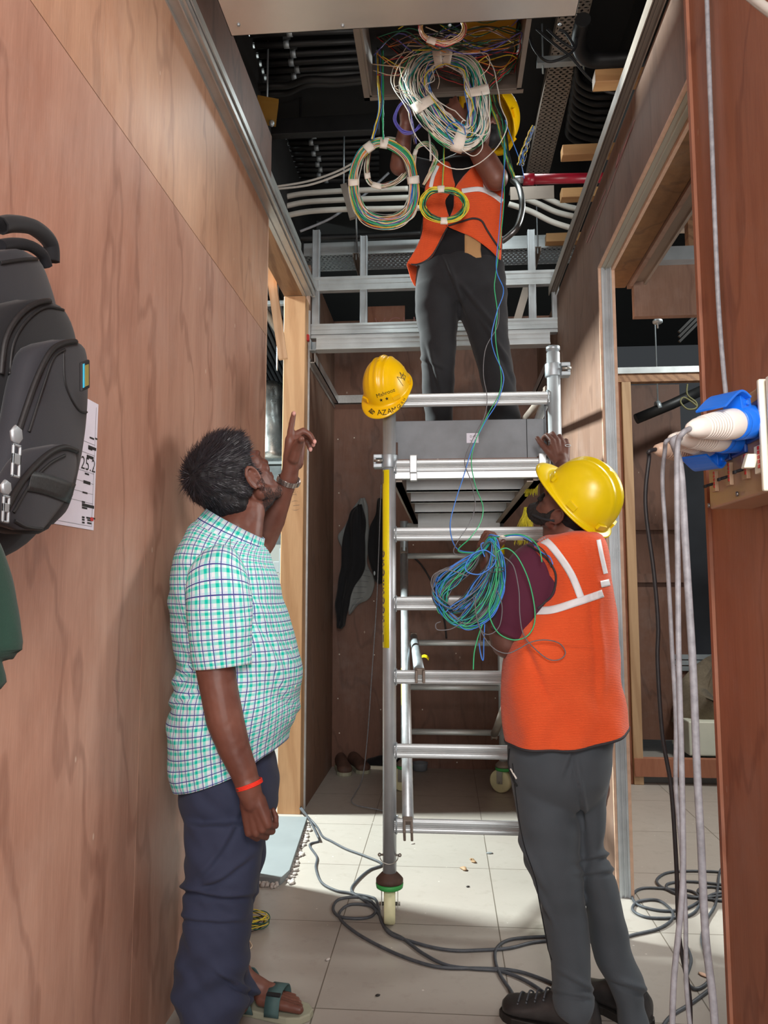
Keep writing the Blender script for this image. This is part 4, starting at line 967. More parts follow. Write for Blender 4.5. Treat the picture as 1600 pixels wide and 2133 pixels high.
bagring([(625, 60, 110, .03), (640, 30, 150, .06), (690, 0, 180, .075), (760, -20, 190, .08), (860, -30, 192, .08), (960, -40, 180, .08), (1050, -30, 150, .07), (1100, 0, 120, .05), (1112, 40, 90, .03)], -.625, 'front_compartment', M['bag_dark'], bag)
pk = bagring([(708, 125, 160, .02), (722, 95, 192, .05), (780, 75, 203, .06), (880, 55, 200, .06), (980, 30, 185, .06), (1060, 10, 160, .05), (1092, 40, 120, .02)], -.585, 'front_pocket', M['bag'], bag)
lp = bagring([(926, 120, 150, .015), (938, 80, 170, .035), (985, 45, 176, .045), (1040, 25, 155, .045), (1085, 15, 120, .04), (1104, 40, 95, .015)], -.56, 'lower_pocket', M['bag'], bag)
def wallcurve(pts, x, r, name, mat, parent, n=10, x2=None): return MB().tube(catmull([PX(p[0], p[1], p[2] if len(p) > 2 else x) for p in pts], n), r, 8).build(name, mat, parent)
bag_parts = [o for o in bpy.data.objects if o.parent is bag and o.type == 'MESH']
bv_, bf_ = [], []
for o in bag_parts+[]:
    k0 = len(bv_); bv_ += [v.co.copy() for v in o.data.vertices]; bf_ += [[i+k0 for i in p.vertices] for p in o.data.polygons]
for o in bpy.data.objects:
    if o.parent in bag_parts and o.type == 'MESH': k0 = len(bv_); bv_ += [v.co.copy() for v in o.data.vertices]; bf_ += [[i+k0 for i in p.vertices] for p in o.data.polygons]
btree = BVHTree.FromPolygons(bv_, bf_)
def bagline(pts, r, name, mat, parent):
    out = []
    for p in catmull([V((x, y, 0)) for x, y in pts], 12):
        d = ray(p.x, p.y).normalized(); h = btree.ray_cast(CP, d)
        if h[0] and (not out or (h[0]-out[-1]).length < .06): out.append(h[0]-d*r*.3)
    if len(out) > 3: MB().tube(out, r, 8).build(name, mat, parent)
Z2 = plain('zip_tape', srgb(20, 20, 22), .6, scale=200, var=.4)
bagline([(0, 548), (60, 540), (105, 545), (135, 590)], .003, 'piping', Z2, bag)
bagline([(2, 780), (12, 705), (45, 652), (90, 628), (140, 636), (166, 668)], .0045, 'zipper', Z2, bag)
bagline([(20, 780), (28, 715), (55, 668), (95, 640), (140, 648)], .0025, 'seam', Z2, bag)
bagline([(38, 900), (72, 800), (100, 740), (124, 718), (160, 712), (186, 728)], .0045, 'zipper', Z2, bag)
bagline([(60, 900), (92, 800), (112, 745), (135, 728)], .0022, 'seam', Z2, bag)
bagline([(132, 735), (136, 800), (160, 850), (182, 858), (194, 835)], .002, 'seam', Z2, pk)
bagline([(12, 1062), (48, 1000), (92, 952), (130, 932), (160, 940)], .0045, 'zipper', Z2, bag)
bagline([(28, 1068), (62, 1010), (100, 968), (135, 948)], .0022, 'seam', Z2, bag)
bagline([(30, 1085), (55, 1098), (90, 1102), (115, 1098)], .0025, 'seam', Z2, bag)
wallcurve([(0, 470), (28, 466), (70, 474), (104, 505), (108, 545)], -.74, .015, 'carry_handle', M['bag_dark'], bag)
wallcurve([(0, 512), (30, 508), (62, 512), (88, 530), (98, 555)], -.70, .010, 'shoulder_strap', M['bag'], bag)
ribbon(btree, [(62, 1002), (100, 1010), (154, 1030)], 21, .003, name='mesh_patch', mat=plain('net', srgb(34, 36, 38), .5, scale=300, var=.6), parent=lp, thick=.002)
wallcurve([(0, 470), (28, 466), (70, 474), (104, 505), (108, 545)], -.74, .013, 'carry_handle', M['bag_dark'], bag)
wallcurve([(0, 512), (30, 508), (62, 512), (88, 530), (98, 555)], -.70, .010, 'shoulder_strap', M['bag'], bag)
for (px, py, s) in ((34, 930, 1.0), (12, 1035, .8)):
    z = thing('tmp', '', '', (0, 0, 0)); bpy.data.objects.remove(z)
    q = PX(px, py-24*s, -.535); b = MB()
    b.lathe([(.002, -.003), (.011*s, -.003), (.013*s, .0), (.011*s, .003), (.002, .003)], q, (1, 0, 0), 6)
    w_ = .009*s; h_ = .030*s; y0 = q.y; z0 = q.z-.012*s
    for (ya, yb, za, zb_) in ((-w_, -w_+.003, -h_-.012*s, 0), (w_-.003, w_, -h_-.012*s, 0), (-w_, w_, -.003, 0), (-w_, w_, -h_*.85, -h_*.4), (-w_, w_, -h_-.012*s, -h_-.009*s)): b.box(q.x, q.x+.003, y0+ya, y0+yb, z0+za, z0+zb_)
    b.build('zip_pull', M['galv'], bag, .0008)
q = PX(176, 782, -.545); tg = MB().obox(q, V((.003, 0, 0)), V((0, .012, .006)), V((0, -.002, .022))).build('badge', M['black'], bag, .002)
MB().obox(q+V((.0035, .0, 0)), V((.0004, 0, 0)), V((0, .006, .003)), V((0, -.0015, .016))).build('badge_face', plain('badge_gold', srgb(150, 140, 70), .3), tg); MB().obox(q+V((.0035, -.009, -.003)), V((.0005, 0, 0)), V((0, .002, .001)), V((0, -.0015, .018))).build('badge_stripe', plain('badge_blue', srgb(60, 190, 230), .3), tg)
# drawing sheet
xw = XL+.002; A, B_ = PX(204, 842, xw), PX(196, 1105, xw); C_ = PX(100, 1075, xw)
pt = thing('drawing_sheet', 'white printed drawing sheet taped behind the backpack', 'paper', (xw, A.y, B_.z))
yR = (A.y+B_.y)/2; yL = yR-.35; b = MB(); b.box(xw-.0006, xw, yL, yR, B_.z, A.z+.0); b.build('sheet', M['paper'], pt)
lb = MB(); uy = V((0, 0, 1)); ux = V((0, 1, 0))
def onp(px, py): q = PX(px, py, xw+.0006); return q
letter(lb, '25.2', onp(168, 975), ux, uy, .043, bold=-.0002)
for (px, py, s, sz) in ((187, 914, 'NOTE  REV', .007), (184, 930, '1. ROOM KEY', .009), (184, 935, 'PLAN', .009), (180, 950, '1. ALL DIMS', .009), (180, 963, 'PROJECT', .008), (178, 982, 'TITLE', .008), (174, 1003, 'DWG NAME', .008), (172, 1025, 'DETAIL', .008), (171, 1046, 'WASTE DRAWING', .007), (171, 1052, 'WASTE DETAIL', .012), (171, 1058, 'DETAIL', .012), (171, 1077, 'NO  1   A', .008), (171, 1083, 'DT  2   B', .008), (171, 1089, 'SC  3   C', .008)):
    pass
for (px, py, w_) in ((187, 911, .022), (198, 913, .012), (184, 930, .04), (184, 934, .02), (181, 950, .034), (177, 986, .02), (174, 1003, .034), (172, 1025, .024), (171, 1045, .014), (171, 1051, .06), (171, 1057, .025), (171, 1077, .012), (180, 1078, .02), (190, 1079, .02), (171, 1082, .012), (182, 1083, .02), (171, 1088, .012), (182, 1089, .02)):
    q = onp(px, py); hgt = .0035 if w_ > .03 else .002
    lb.box(q.x, q.x+.0003, q.y, q.y+w_, q.z-hgt, q.z+hgt)
lb.build('printed_text', M['ink'], pt)
lb = MB(); q = onp(188, 1081); lb.box(q.x, q.x+.0004, q.y, q.y+.016, q.z-.004, q.z+.004); lb.build('red_stamp', M['red'], pt)
lb = MB()
for py in (921, 944, 983, 1005, 1027, 1047, 1095): q = onp(182, py); lb.box(q.x, q.x+.0002, yL, yR-.01, q.z-.0004, q.z+.0004)
lb.box(xw+.0006, xw+.0008, yR-.012, yR-.011, B_.z+.01, A.z-.01); lb.build('ruled_lines', M['rubber_grey'], pt)
# green cloth hanging nearest the camera
rows = [(1000, -140, -2, .06), (1060, -150, 14, .07), (1130, -160, 32, .08), (1200, -160, 45, .085), (1280, -160, 59, .085), (1335, -150, 71, .08), (1352, -150, 66, .06), (1368, -150, 28, .05), (1400, -140, 26, .05), (1425, -130, 27, .05), (1440, -120, 5, .03)]
gc = bagring(rows, -.50, 'green_garment', M['green_cloth'], None)
displace(gc.data, lambda p, n: .008*math.sin(p.y*70+p.z*3)+.004*noise.noise(p*14))
tag(gc, 'dark green garment hanging at the left edge in front of the backpack', 'garment')

# ================================================================== POWER BOX on the near right board
xf = .575; bx = thing('power_distribution_box', 'beige socket box with four blue outlets fixed to the near red board', 'electrical box', (.62, 1.5, 1.54))
c1, c2, c3 = PX(1479, 1061, xf), PX(1481, 869, xf), PX(1590, 800, xf)
y1, y0, z0, z1 = c1.y, PX(1594, 900, xf).y, c1.z, c2.z
MB().box(xf, .666, y0, y1, z0, z1).build('enclosure', M['box_beige'], bx, .004)
MB().box(xf-.012, .666, y0-.012, y0-.001, z0+.0, z1+.006).build('side_lid', M['cream'], bx, .003)
MB().box(xf-.004, .666, y0-.06, y0-.02, z0+.03, z1+.006).build('side_lid', M['cream'], bx, .003)
for (px, py) in ((1581, 812), (1478, 1053), (1537, 1029)): q = PX(px, py, xf-.002); MB().lathe([(.001, 0), (.005, .0), (.005, .003), (.001, .004)], q, (-1, 0, 0), 12).build('screw', M['steel'], bx)
# sockets and plugs
def plug(flange_px, tip_px, xtip, s, face=M['blue_plastic'], lid=True, grp=True, cab=None, lbl=''):
    f0 = PX(*flange_px, xf-.004); tp = PX(*tip_px, xtip); ax = (tp-f0); L = ax.length; ax.normalize()
    base = V((-1, 0, 0)); so = MB().obox(f0+V((.001, 0, 0)), V((.004, 0, 0)), V((0, .036*s, 0)), V((0, 0, .036*s))).build('socket_outlet', M['navy_plastic'], bx, .003)
    e1 = f0+ax*L*.40
    MB().lathe([(.03*s, 0), (.031*s, .004), (.031*s, L*.28), (.029*s, L*.29)], f0, ax, 28).build('socket_barrel', face, so)
    hinge = f0+ax*L*.30+V((0, 0, .034*s))
    if lid:
        u_ = (V((0, 0, 1))-ax*ax.z).normalized(); sd = ax.cross(u_); sg = 1 if lid > 0 else -1
        hinge = f0+ax*L*.24+u_*.034*s*sg
        b = MB().obox(hinge, sd*.018*s, ax*.016*s, u_*.014*s); mid = hinge+ax*.03*s+u_*sg*.02*s; end = hinge+ax*.085*s+u_*sg*-.004*s
        pts = catmull([hinge+u_*sg*.008*s, mid, end], 6)
        for i in range(len(pts)-1): d = (pts[i+1]-pts[i]); b.obox((pts[i]+pts[i+1])/2, d*.55, sd*.029*s, d.cross(sd).normalized()*.0022)
        b.tube([hinge-sd*.022*s, hinge+sd*.022*s], .005*s, 10); b.build('socket_lid', face, so, .001)
    p = thing('plug', lbl, 'plug', f0+ax*L*.3)
    MB().lathe([(.026*s, L*.24), (.03*s, L*.25), (.03*s, L*.34), (.0275*s, L*.345)], f0, ax, 28).build('collar', face, p)
    prof = [(.0275*s, L*.34), (.028*s, L*.36), (.0275*s, L*.52)]
    n = 9
    for k in range(n):
        r0 = (.0265-.007*k/n)*s; a_ = L*(.53+.30*k/n); prof += [(r0, a_), (r0, a_+L*.022), (r0-.0012*s, a_+L*.024), (r0-.0012*s, a_+L*.032)]
    prof += [(.019*s, L*.84), (.017*s, L*.90), (.011*s, L*.99), (.007*s, L)]
    MB().lathe(prof, f0, ax, 28).build('grip', M['white_plastic'] if s > .9 else M['beige_plastic'], p)
    return p, f0+ax*L, ax
plugs = [((1571, 878), (1437, 893), .415, 1.0, 1, 'nearest white-bodied plug in the blue outlets, lid raised'),
         ((1538, 912), (1416, 912), .42, .96, 0, 'second white plug, tucked just under the nearest one'),
         ((1508, 930), (1399, 915), .425, .92, -1, 'third plug, above a lowered blue lid'),
         ((1482, 944), (1366, 936), .43, .88, 0, 'farthest and lowest beige plug of the socket box')]
tips = []
for fp, tp, xt, s, ld, lb_ in plugs: tips.append(plug(fp, tp, xt, s, lid=ld, lbl=lb_))
# breakers
for k, (px, py, s, lab_) in enumerate(((1488, 1003, .9, 0), (1518, 988, .95, 0), (1552, 972, 1.0, 0), (1580, 957, 1.05, 1))):
    q = PX(px, py, xf-.006); br_ = MB().box(xf-.008, xf, q.y-.011*s, q.y+.013*s, q.z-.024*s, q.z+.024*s).build('breaker', M['box_beige'] if not lab_ else M['cream'], bx, .001)
    if lab_: MB().obox(q+V((-.012, .008, -.002)), V((.01, 0, 0)), V((0, .008, 0)), V((.004, 0, .013))).build('toggle', M['cream'], br_, .002)
    else: MB().tube([q+V((0, .004, -.004)), q+V((-.014, .009, -.008))], .003, 8).obox(q+V((-.016, .010, -.009)), V((.002, 0, 0)), V((0, .005, 0)), V((0, 0, .003))).build('toggle', M['black'], br_)
    b = MB(); z_ = q.z+.022*s
    for i in range(5): b.box(xf-.0095, xf-.008, q.y-.010*s, q.y-.004*s, z_-.008*s*(i+1)+.002, z_-.008*s*i)
    b.build('breaker_label', M['red'], br_)
# four leads dropping to the floor
def lead(pts, r, mat, label, tipk, Y0=1.6, name='power_lead'):
    tip, ax = tips[tipk][1], tips[tipk][2]; P3 = [tip, tip+ax*.02-V((0, 0, .006))]
    for i, (x, y) in enumerate(pts):
        P3.append(P(x, y, Y0[i] if isinstance(Y0, (list, tuple)) else Y0))
    return tag(MB().tube(catmull(P3, 8), r, 12).build(name, mat), label, 'cable', 'leads dropping from the socket box')
yt = [t_[1].y for t_ in tips]
lead([(1352, 955), (1345, 1020), (1347, 1080), (1362, 1190), (1371, 1300), (1370, 1380), (1380, 1530), (1398, 1640), (1409, 1800), (1415, 1950), (1436, 2070), (1438, 2160)], .0042, M['rubber_black'], 'dark lead from the farthest beige plug, leftmost of the four drops', 3, yt[3])
lead([(1385, 940), (1380, 1000), (1386, 1100), (1395, 1250), (1400, 1350), (1408, 1500), (1408, 1640), (1420, 1770), (1428, 1900), (1430, 2050), (1440, 2160)], .0040, M['rubber_grey'], 'glossy grey lead from the third plug, second from the left', 2, yt[2])
lead([(1412, 925), (1410, 1000), (1412, 1180), (1414, 1370), (1420, 1600), (1423, 1800), (1418, 1900), (1404, 2040), (1400, 2160)], .0047, M['rubber_grey'], 'dusty grey lead from the nearest plug, third from the left', 0, yt[0])
lead([(1412, 950), (1420, 1000), (1427, 1120), (1435, 1250), (1444, 1400), (1452, 1600), (1460, 1750), (1470, 1950), (1484, 2070), (1492, 2170)], .0066, M['rubber_grey'], 'thickest pale grey lead, rightmost of the four drops', 1, yt[1])
# cable running up the near board
pts = [PX(x, y, .655) for x, y in ((1518, 870), (1508, 780), (1497, 640), (1490, 480), (1484, 320), (1478, 160), (1472, -20))]
tag(MB().tube(catmull(pts, 8), .0055, 10).build('wall_cable', M['rubber_grey']), 'grey cable running up the near red board above the socket box', 'cable')
pts = [PX(x, y, .60) for x, y in ((1560, -10), (1585, 10), (1612, 30))]
tag(MB().tube(catmull(pts, 8), .009, 10).build('corner_cable', M['pvc']), 'pale cable crossing the top right corner', 'cable')

# ================================================================== RECESS CLUTTER
def hang(rows, Y, bulge, name, mat, parent=None, fold=.012, freq=60, seg=40):
    rr = interp(rows, 50); rings = []
    for (py, xl, xr) in rr:
        a, b_ = P(xl, py, Y), P(xr, py, Y); c = (a+b_)/2; w_ = (b_.x-a.x)/2; rg = []
        for k in range(seg):
            t_ = 2*math.pi*k/seg; co, si = math.cos(t_), math.sin(t_)
            rg.append(V((c.x+w_*co, Y+si*bulge*(1+.4*math.sin(co*6+c.z*5)), c.z)))
        rings.append(rg)
    o = MB().rings(rings).build(name, mat, parent); displace(o.data, lambda p, n: fold*math.sin(p.x*freq+p.z*9)*.5+fold*noise.noise(p*9)); return o
g = thing('hanging_jacket', 'black jacket over a grey checked shirt on the recess back wall', 'garment', P(745, 1050, 5.58))
o = hang([(1050, 745, 755), (1075, 728, 762), (1115, 716, 762), (1150, 712, 762), (1175, 710, 762), (1200, 706, 752), (1240, 702, 730), (1270, 700, 725), (1300, 700, 720), (1307, 703, 712)], 5.56, .045, 'jacket', M['black_cloth'], g)
o = hang([(1038, 748, 760), (1060, 735, 766), (1100, 716, 768), (1117, 703, 768), (1150, 715, 767), (1175, 720, 766), (1200, 725, 778), (1222, 724, 779), (1245, 724, 770), (1262, 725, 745), (1280, 726, 730)], 5.595, .02, 'checked_shirt', M['grey_stripe'], g, .006)
b = MB(); q = P(748, 1042, 5.6); b.tube([q, q+V((0, .03, 0))], .004, 8); b.build('hook', M['galv'], g)
b = MB()
for k in range(7):
    a, c_ = P(742-k*1.5, 1183+k*13, 5.56), P(776-k*4, 1190+k*11, 5.56); b.beam(a, c_, .002, .003)
b.build('check_line', M['rubber'], g)
g2 = thing('black_jacket', 'second black jacket hanging half behind the scaffold post', 'garment', P(795, 1040, 5.58))
hang([(1040, 788, 800), (1070, 780, 815), (1120, 768, 820), (1160, 765, 822), (1180, 770, 822), (1205, 780, 822), (1215, 790, 820)], 5.55, .05, 'jacket', M['black_cloth'], g2)
q = P(780, 1194, 5.49); MB().ell(q, (.008, .004, .016)).build('zip_pull', M['galv'], g2)
def shoe(c, ang, mat, L=.27, w_=.05, name='shoe', h=.09, label='', cat='shoe', group=None, high=False, solem='sole', parent=None):
    """a lace-up shoe: lofted along its length"""
    t_ = thing(name, label, cat, c, group) if parent is None else parent
    f = V((math.cos(ang), math.sin(ang), 0)); s = V((-f.y, f.x, 0)); c = V(c)
    prof = [(-.5, .3, .55, .02), (-.47, .75, .95, 0), (-.35, .9, 1.25 if high else 1.0, 0), (-.18, .86, 1.3 if high else .95, 0), (0, .84, 1.05 if high else .85, 0), (.15, .95, .78, 0), (.3, 1.05, .62, 0), (.42, .95, .52, 0), (.49, .55, .42, 0), (.505, .2, .3, .1)]
    rg = []
    for (u_, ww, hh, z0) in interp([(a, b_, c_, d_) for a, b_, c_, d_ in prof], 26):
        rr = []
        for k in range(24):
            a = 2*math.pi*k/24; co, si = math.cos(a), math.sin(a)
            e = lambda q: math.copysign(abs(q)**.75, q)
            zz = .018+(hh*h)*(.5+.5*e(si)); narrowing = 1-.35*max(0, si)
            rr.append(c+f*u_*L+s*w_*ww*e(co)*narrowing+V((0, 0, zz)))
        rg.append(rr)
    MB().rings(rg).build('upper', mat, t_)
    out = []
    for u_, ww in ((-.5, .5), (-.46, .85), (-.3, .95), (0, .85), (.2, 1.02), (.35, 1.08), (.46, .8), (.52, .4)): out.append((u_, ww))
    poly = [(u_*L, ww*w_) for u_, ww in out]+[(u_*L, -ww*w_) for u_, ww in out[::-1]]
    MB().prism(poly, lambda x, y: c+f*x+s*y+V((0, 0, .0)), (0, 0, .024)).build('sole', M[solem], t_, .003)
    return t_, f, s
q = PZ(712, 1612, 0); shoe((q.x, q.y+.06, 0), -1.3, M['brown_shoe'], label='dusty brown shoe at the recess corner, left one of the pair', name='old_shoe', group='brown shoes in the recess corner')
q = PZ(745, 1608, 0); shoe((q.x, q.y+.06, 0), -1.1, M['brown_shoe'], label='dusty brown shoe at the recess corner, right one of the pair', name='old_shoe', group='brown shoes in the recess corner')
q = PZ(800, 1603, 0); shoe((q.x, q.y+.03, 0), 2.9, M['black_cloth'], label='black shoe with pale sole lying behind the left scaffold post', name='black_shoe', solem='cream')
q = PZ(875, 1605, 0); t = MB().lathe([(.035, 0), (.05, .005), (.056, .05), (.057, .055), (.053, .055), (.047, .01), (.001, .008)], (q.x, q.y, 0), (0, 0, 1), 28).build('plastic_bowl', M['bowl']); tag(t, 'small grey bowl on the floor behind the tower', 'bowl')
# thin lead hanging down the recess
pts = [P(794, 1010, 5.0), P(790, 1120, 5.2), P(785, 1250, 5.3), P(775, 1400, 5.3), P(765, 1540, 5.3), P(755, 1620, 5.2), PZ(738, 1655, .01), PZ(732, 1668, .01), PZ(745, 1678, .01), PZ(790, 1687, .01), PZ(830, 1700, .01)]
tag(MB().tube(catmull(pts, 8), .0035, 8).build('thin_lead', M['rubber_grey']), 'thin grey lead hanging down the recess and trailing on the floor', 'cable')
pts = [P(x, y, 5.62) for x, y in ((860, 1160), (880, 1180), (905, 1225), (925, 1290), (930, 1330))]
tag(MB().tube(catmull(pts, 8), .006, 8).build('hanging_cable', M['rubber_black']), 'black cable hanging behind the blue and green wire bundle', 'cable')
# ================================================================== FLOOR CABLES
def floorcable(pts, r, label, mat='rubber', z=None, group=None):
    P3 = [PZ(p[0], p[1], (p[2] if len(p) > 2 else r+.0005)) for p in pts]; return tag(MB().tube(catmull(P3, 8), r, 10).build('floor_cable', M[mat]), label, 'cable', group)
R_ = .0055
floorcable([(560, 1640, .05), (600, 1660, .035), (640, 1700, .03), (660, 1722), (672, 1742), (690, 1752), (720, 1768), (760, 1783), (796, 1800), (770, 1812), (748, 1830), (732, 1852), (745, 1866), (775, 1878)], R_, 'grey floor cable running from the left opening past the castor')
floorcable([(580, 1645, .04), (610, 1662, .035), (640, 1700, .035), (660, 1738, .03), (664, 1752), (645, 1760), (660, 1785), (658, 1808), (670, 1838), (700, 1855), (735, 1862), (765, 1880), (790, 1905), (800, 1930), (818, 1948), (860, 1962), (905, 1974), (950, 1980), (1000, 1979), (1060, 1975), (1110, 1963), (1160, 1958), (1200, 1955)], R_, 'long grey floor cable curving behind the castor to the right man')
floorcable([(735, 1862), (770, 1868), (785, 1878), (795, 1920), (812, 1940), (840, 1955), (880, 1985), (930, 2010), (990, 2018), (1040, 2022), (1090, 2040), (1130, 2065), (1160, 2090)], R_, 'grey floor cable passing in front of the castor toward the boot')
floorcable([(790, 1895), (760, 1870), (710, 1872), (694, 1890), (705, 1908), (740, 1913), (770, 1910), (782, 1898), (768, 1886), (730, 1884), (708, 1900), (712, 1918), (745, 1945), (800, 1975), (860, 2000), (920, 2015), (1000, 2017), (1060, 2020), (1110, 2032), (1180, 2062), (1230, 2100)], R_, 'grey floor cable with a loop left of the castor')
floorcable([(1180, 1950), (1110, 1952), (1060, 1958), (1035, 1975), (1032, 2000), (1042, 2030), (1065, 2065), (1075, 2085)], R_, 'dark floor cable bending down to the toe of the boot', 'rubber')
floorcable([(1250, 1975), (1310, 1950), (1370, 1935), (1400, 1915), (1398, 1895), (1370, 1875), (1330, 1878), (1318, 1895), (1345, 1910), (1395, 1912), (1440, 1905), (1458, 1880), (1445, 1858), (1400, 1852), (1340, 1850), (1318, 1865), (1330, 1885), (1380, 1897), (1430, 1892), (1470, 1870), (1500, 1860), (1560, 1862)], R_, 'black cable coiled on the floor by the right doorway')
floorcable([(1600, 1830), (1540, 1822), (1480, 1815), (1400, 1816), (1370, 1830), (1375, 1845), (1410, 1860), (1470, 1872), (1540, 1880)], R_, 'upper black loop of cable on the right doorway floor')
floorcable([(1560, 1850), (1500, 1842), (1430, 1836), (1390, 1842), (1400, 1858), (1450, 1870), (1520, 1862), (1500, 1850), (1465, 1848), (1455, 1860), (1490, 1876)], R_, 'small tangle of black cable beside the near red board')
floorcable([(1520, 1790), (1500, 1815), (1495, 1850), (1490, 1885), (1470, 1920), (1462, 1960), (1475, 2000), (1478, 2040), (1450, 2060), (1430, 2040), (1440, 2000), (1430, 1970)], R_, 'black cable winding down past the hanging leads')
floorcable([(1480, 2060), (1440, 2090), (1400, 2115), (1380, 2140), (1370, 2170)], R_, 'black cable slanting to the lower edge by the leads')
# small litter
b = MB(); random.seed(31)
for (px, py, s, m) in ((985, 1795, .03, 0), (966, 1812, .025, 0)):
    q = PZ(px, py, 0); b.ell((q.x, q.y, .006), (s*.4, s*.9, .006), Matrix.Rotation(.5, 3, 'Z'), 12, 6)
for i in range(len(b.v)): x, y, z = b.v[i]; k = noise.noise(V((x*60, y*60, z*60)))*.008; b.v[i] = (x+k, y-k, max(.0008, z+k))
tag(b.build('crumpled_wrapper', M['stud']), 'crumpled cream tape scrap on the lit tiles', 'litter')
for (px, py, lab_, m, s) in ((1020, 1778, 'small chip of tile at a joint right of the castor', 'kerb', .018), (975, 1848, 'tiny dark flake on the tiles right of the castor', 'ink', .009), (683, 2000, 'white plaster crumb on the tile joint', 'plaster', .012), (1465, 2032, 'brown wood chip near the hanging leads', 'ply_edge', .02), (787, 2075, 'tiny dark scrap on the front tiles', 'ink', .009), (860, 1758, 'small white offcut under the tower rung', 'plaster', .012)):
    q = PZ(px, py, 0); b = MB().ell((q.x, q.y, .003), (s, s*.6, .003), Matrix.Rotation(random.random()*3, 3, 'Z'), 7, 4); tag(b.build('debris_chip', M[m]), lab_, 'debris')
# ================================================================== PEOPLE
from mathutils.geometry import delaunay_2d_cdt
def pxloft(rows, Y, n=60, seg=64, pw=2.15, mb=None, uvR=None, tilt=None, caps=True, ysh=None):
    """closed body of horizontal rings whose outline is read off the photograph; rows: (py, xl, xr, half depth[, dY])"""
    rr = interp([(*r_, 0, 0)[:5] for r_ in rows], n); rings = []; uvs = []; vv = 0; pf = None
    for r_ in rr:
        py, xl, xr, hd = r_[:4]; yy = Y+(r_[4] if len(r_) > 4 else 0)
        a, b_ = P(xl, py, yy), P(xr, py, yy); c = (a+b_)/2; w_ = (b_-a).length/2; ax = (b_-a).normalized(); rg = []; ur = []
        per = 0; prev = None
        for k in range(seg):
            t_ = 2*math.pi*k/seg+math.pi/2; co, si = math.cos(t_), math.sin(t_); e = lambda q: math.copysign(abs(q)**(2/pw), q)
            p = c+ax*w_*e(co)+V((0, hd*e(si), 0))
            if tilt: p.z += tilt(py, (co+1)/2, si)
            if prev is not None: per += (p-prev).length
            prev = p; rg.append(p); ur.append(per)
        fr = rg[seg//2]; vv = vv+((fr-pf).length if pf is not None else .0001); pf = fr; hu = ur[seg//2]
        rings.append(rg); uvs.append([(u_-hu+1.0, vv) for u_ in ur])
    mb = mb or MB(); mb.rings(rings, caps=caps, uvs=uvs if uvR else None, closed=True); return mb
def limb(mb, pts): # pts: (point, radius)
    for (a, ra), (b_, rb_) in zip(pts, pts[1:]): mb.rcone(a, ra, b_, rb_)
    return mb
def hand(mb, w_, d, n, ts, curls, s=1.0, thumb=(.55, .75, .35), tb=(.2, .2), spread=.06, rw=.026):
    """palm, five separate fingers; returns finger tips. w_: wrist, d: towards fingers, n: palm faces, ts: +1/-1 thumb side"""
    w_ = V(w_); d = V(d).normalized(); n = V(n); n = (n-d*n.dot(d)).normalized(); sd = d.cross(n)*ts
    k = s; tips = []
    mb.rcone(w_-d*.02*k, rw*k, w_+d*.02*k, .025*k)
    offs = [.028, .0095, -.0095, -.027]; kl = [.088, .092, .086, .078]; L = [(.043, .026, .021), (.047, .030, .022), (.043, .028, .021), (.034, .021, .019)]
    for i in range(4):
        kn = w_+d*kl[i]*k+sd*offs[i]*k-n*.004*k; mb.rcone(w_+d*.012*k+sd*offs[i]*.55*k, .0155*k, kn, .0108*k)
        mb.rcone(w_+d*.02*k+sd*offs[i]*.7*k+n*.006*k, .013*k, kn-d*.02*k+n*.005*k, .0105*k)
        base = (d+sd*spread*(1.5-i)).normalized(); ang = 0; p = kn; axis = base.cross(n).normalized()
        for j in range(3):
            ang += math.radians(curls[i][j]); v_ = Matrix.Rotation(ang, 3, axis) @ base
            q = p+v_*L[i][j]*k; mb.rcone(p, (.0096-.0009*j-(.0012 if i == 3 else 0))*k, q, (.0088-.0009*j-(.0012 if i == 3 else 0))*k, 12); p = q
        tips.append((p, v_))
    root = w_+d*.028*k+sd*.022*k+n*.006*k; v_ = (d*thumb[0]+sd*thumb[1]+n*thumb[2]).normalized()
    p1 = root+v_*.042*k; mb.rcone(root, .0165*k, p1, .0122*k); ax = v_.cross((n*.5-sd*.6+d*.3).normalized()).normalized()
    v2 = Matrix.Rotation(tb[0], 3, ax) @ v_; p2 = p1+v2*.032*k; mb.rcone(p1, .0118*k, p2, .0105*k)
    v3 = Matrix.Rotation(tb[0]+tb[1], 3, ax) @ v_; p3 = p2+v3*.022*k; mb.rcone(p2, .0104*k, p3, .0086*k); tips.append((p3, v3))
    return tips
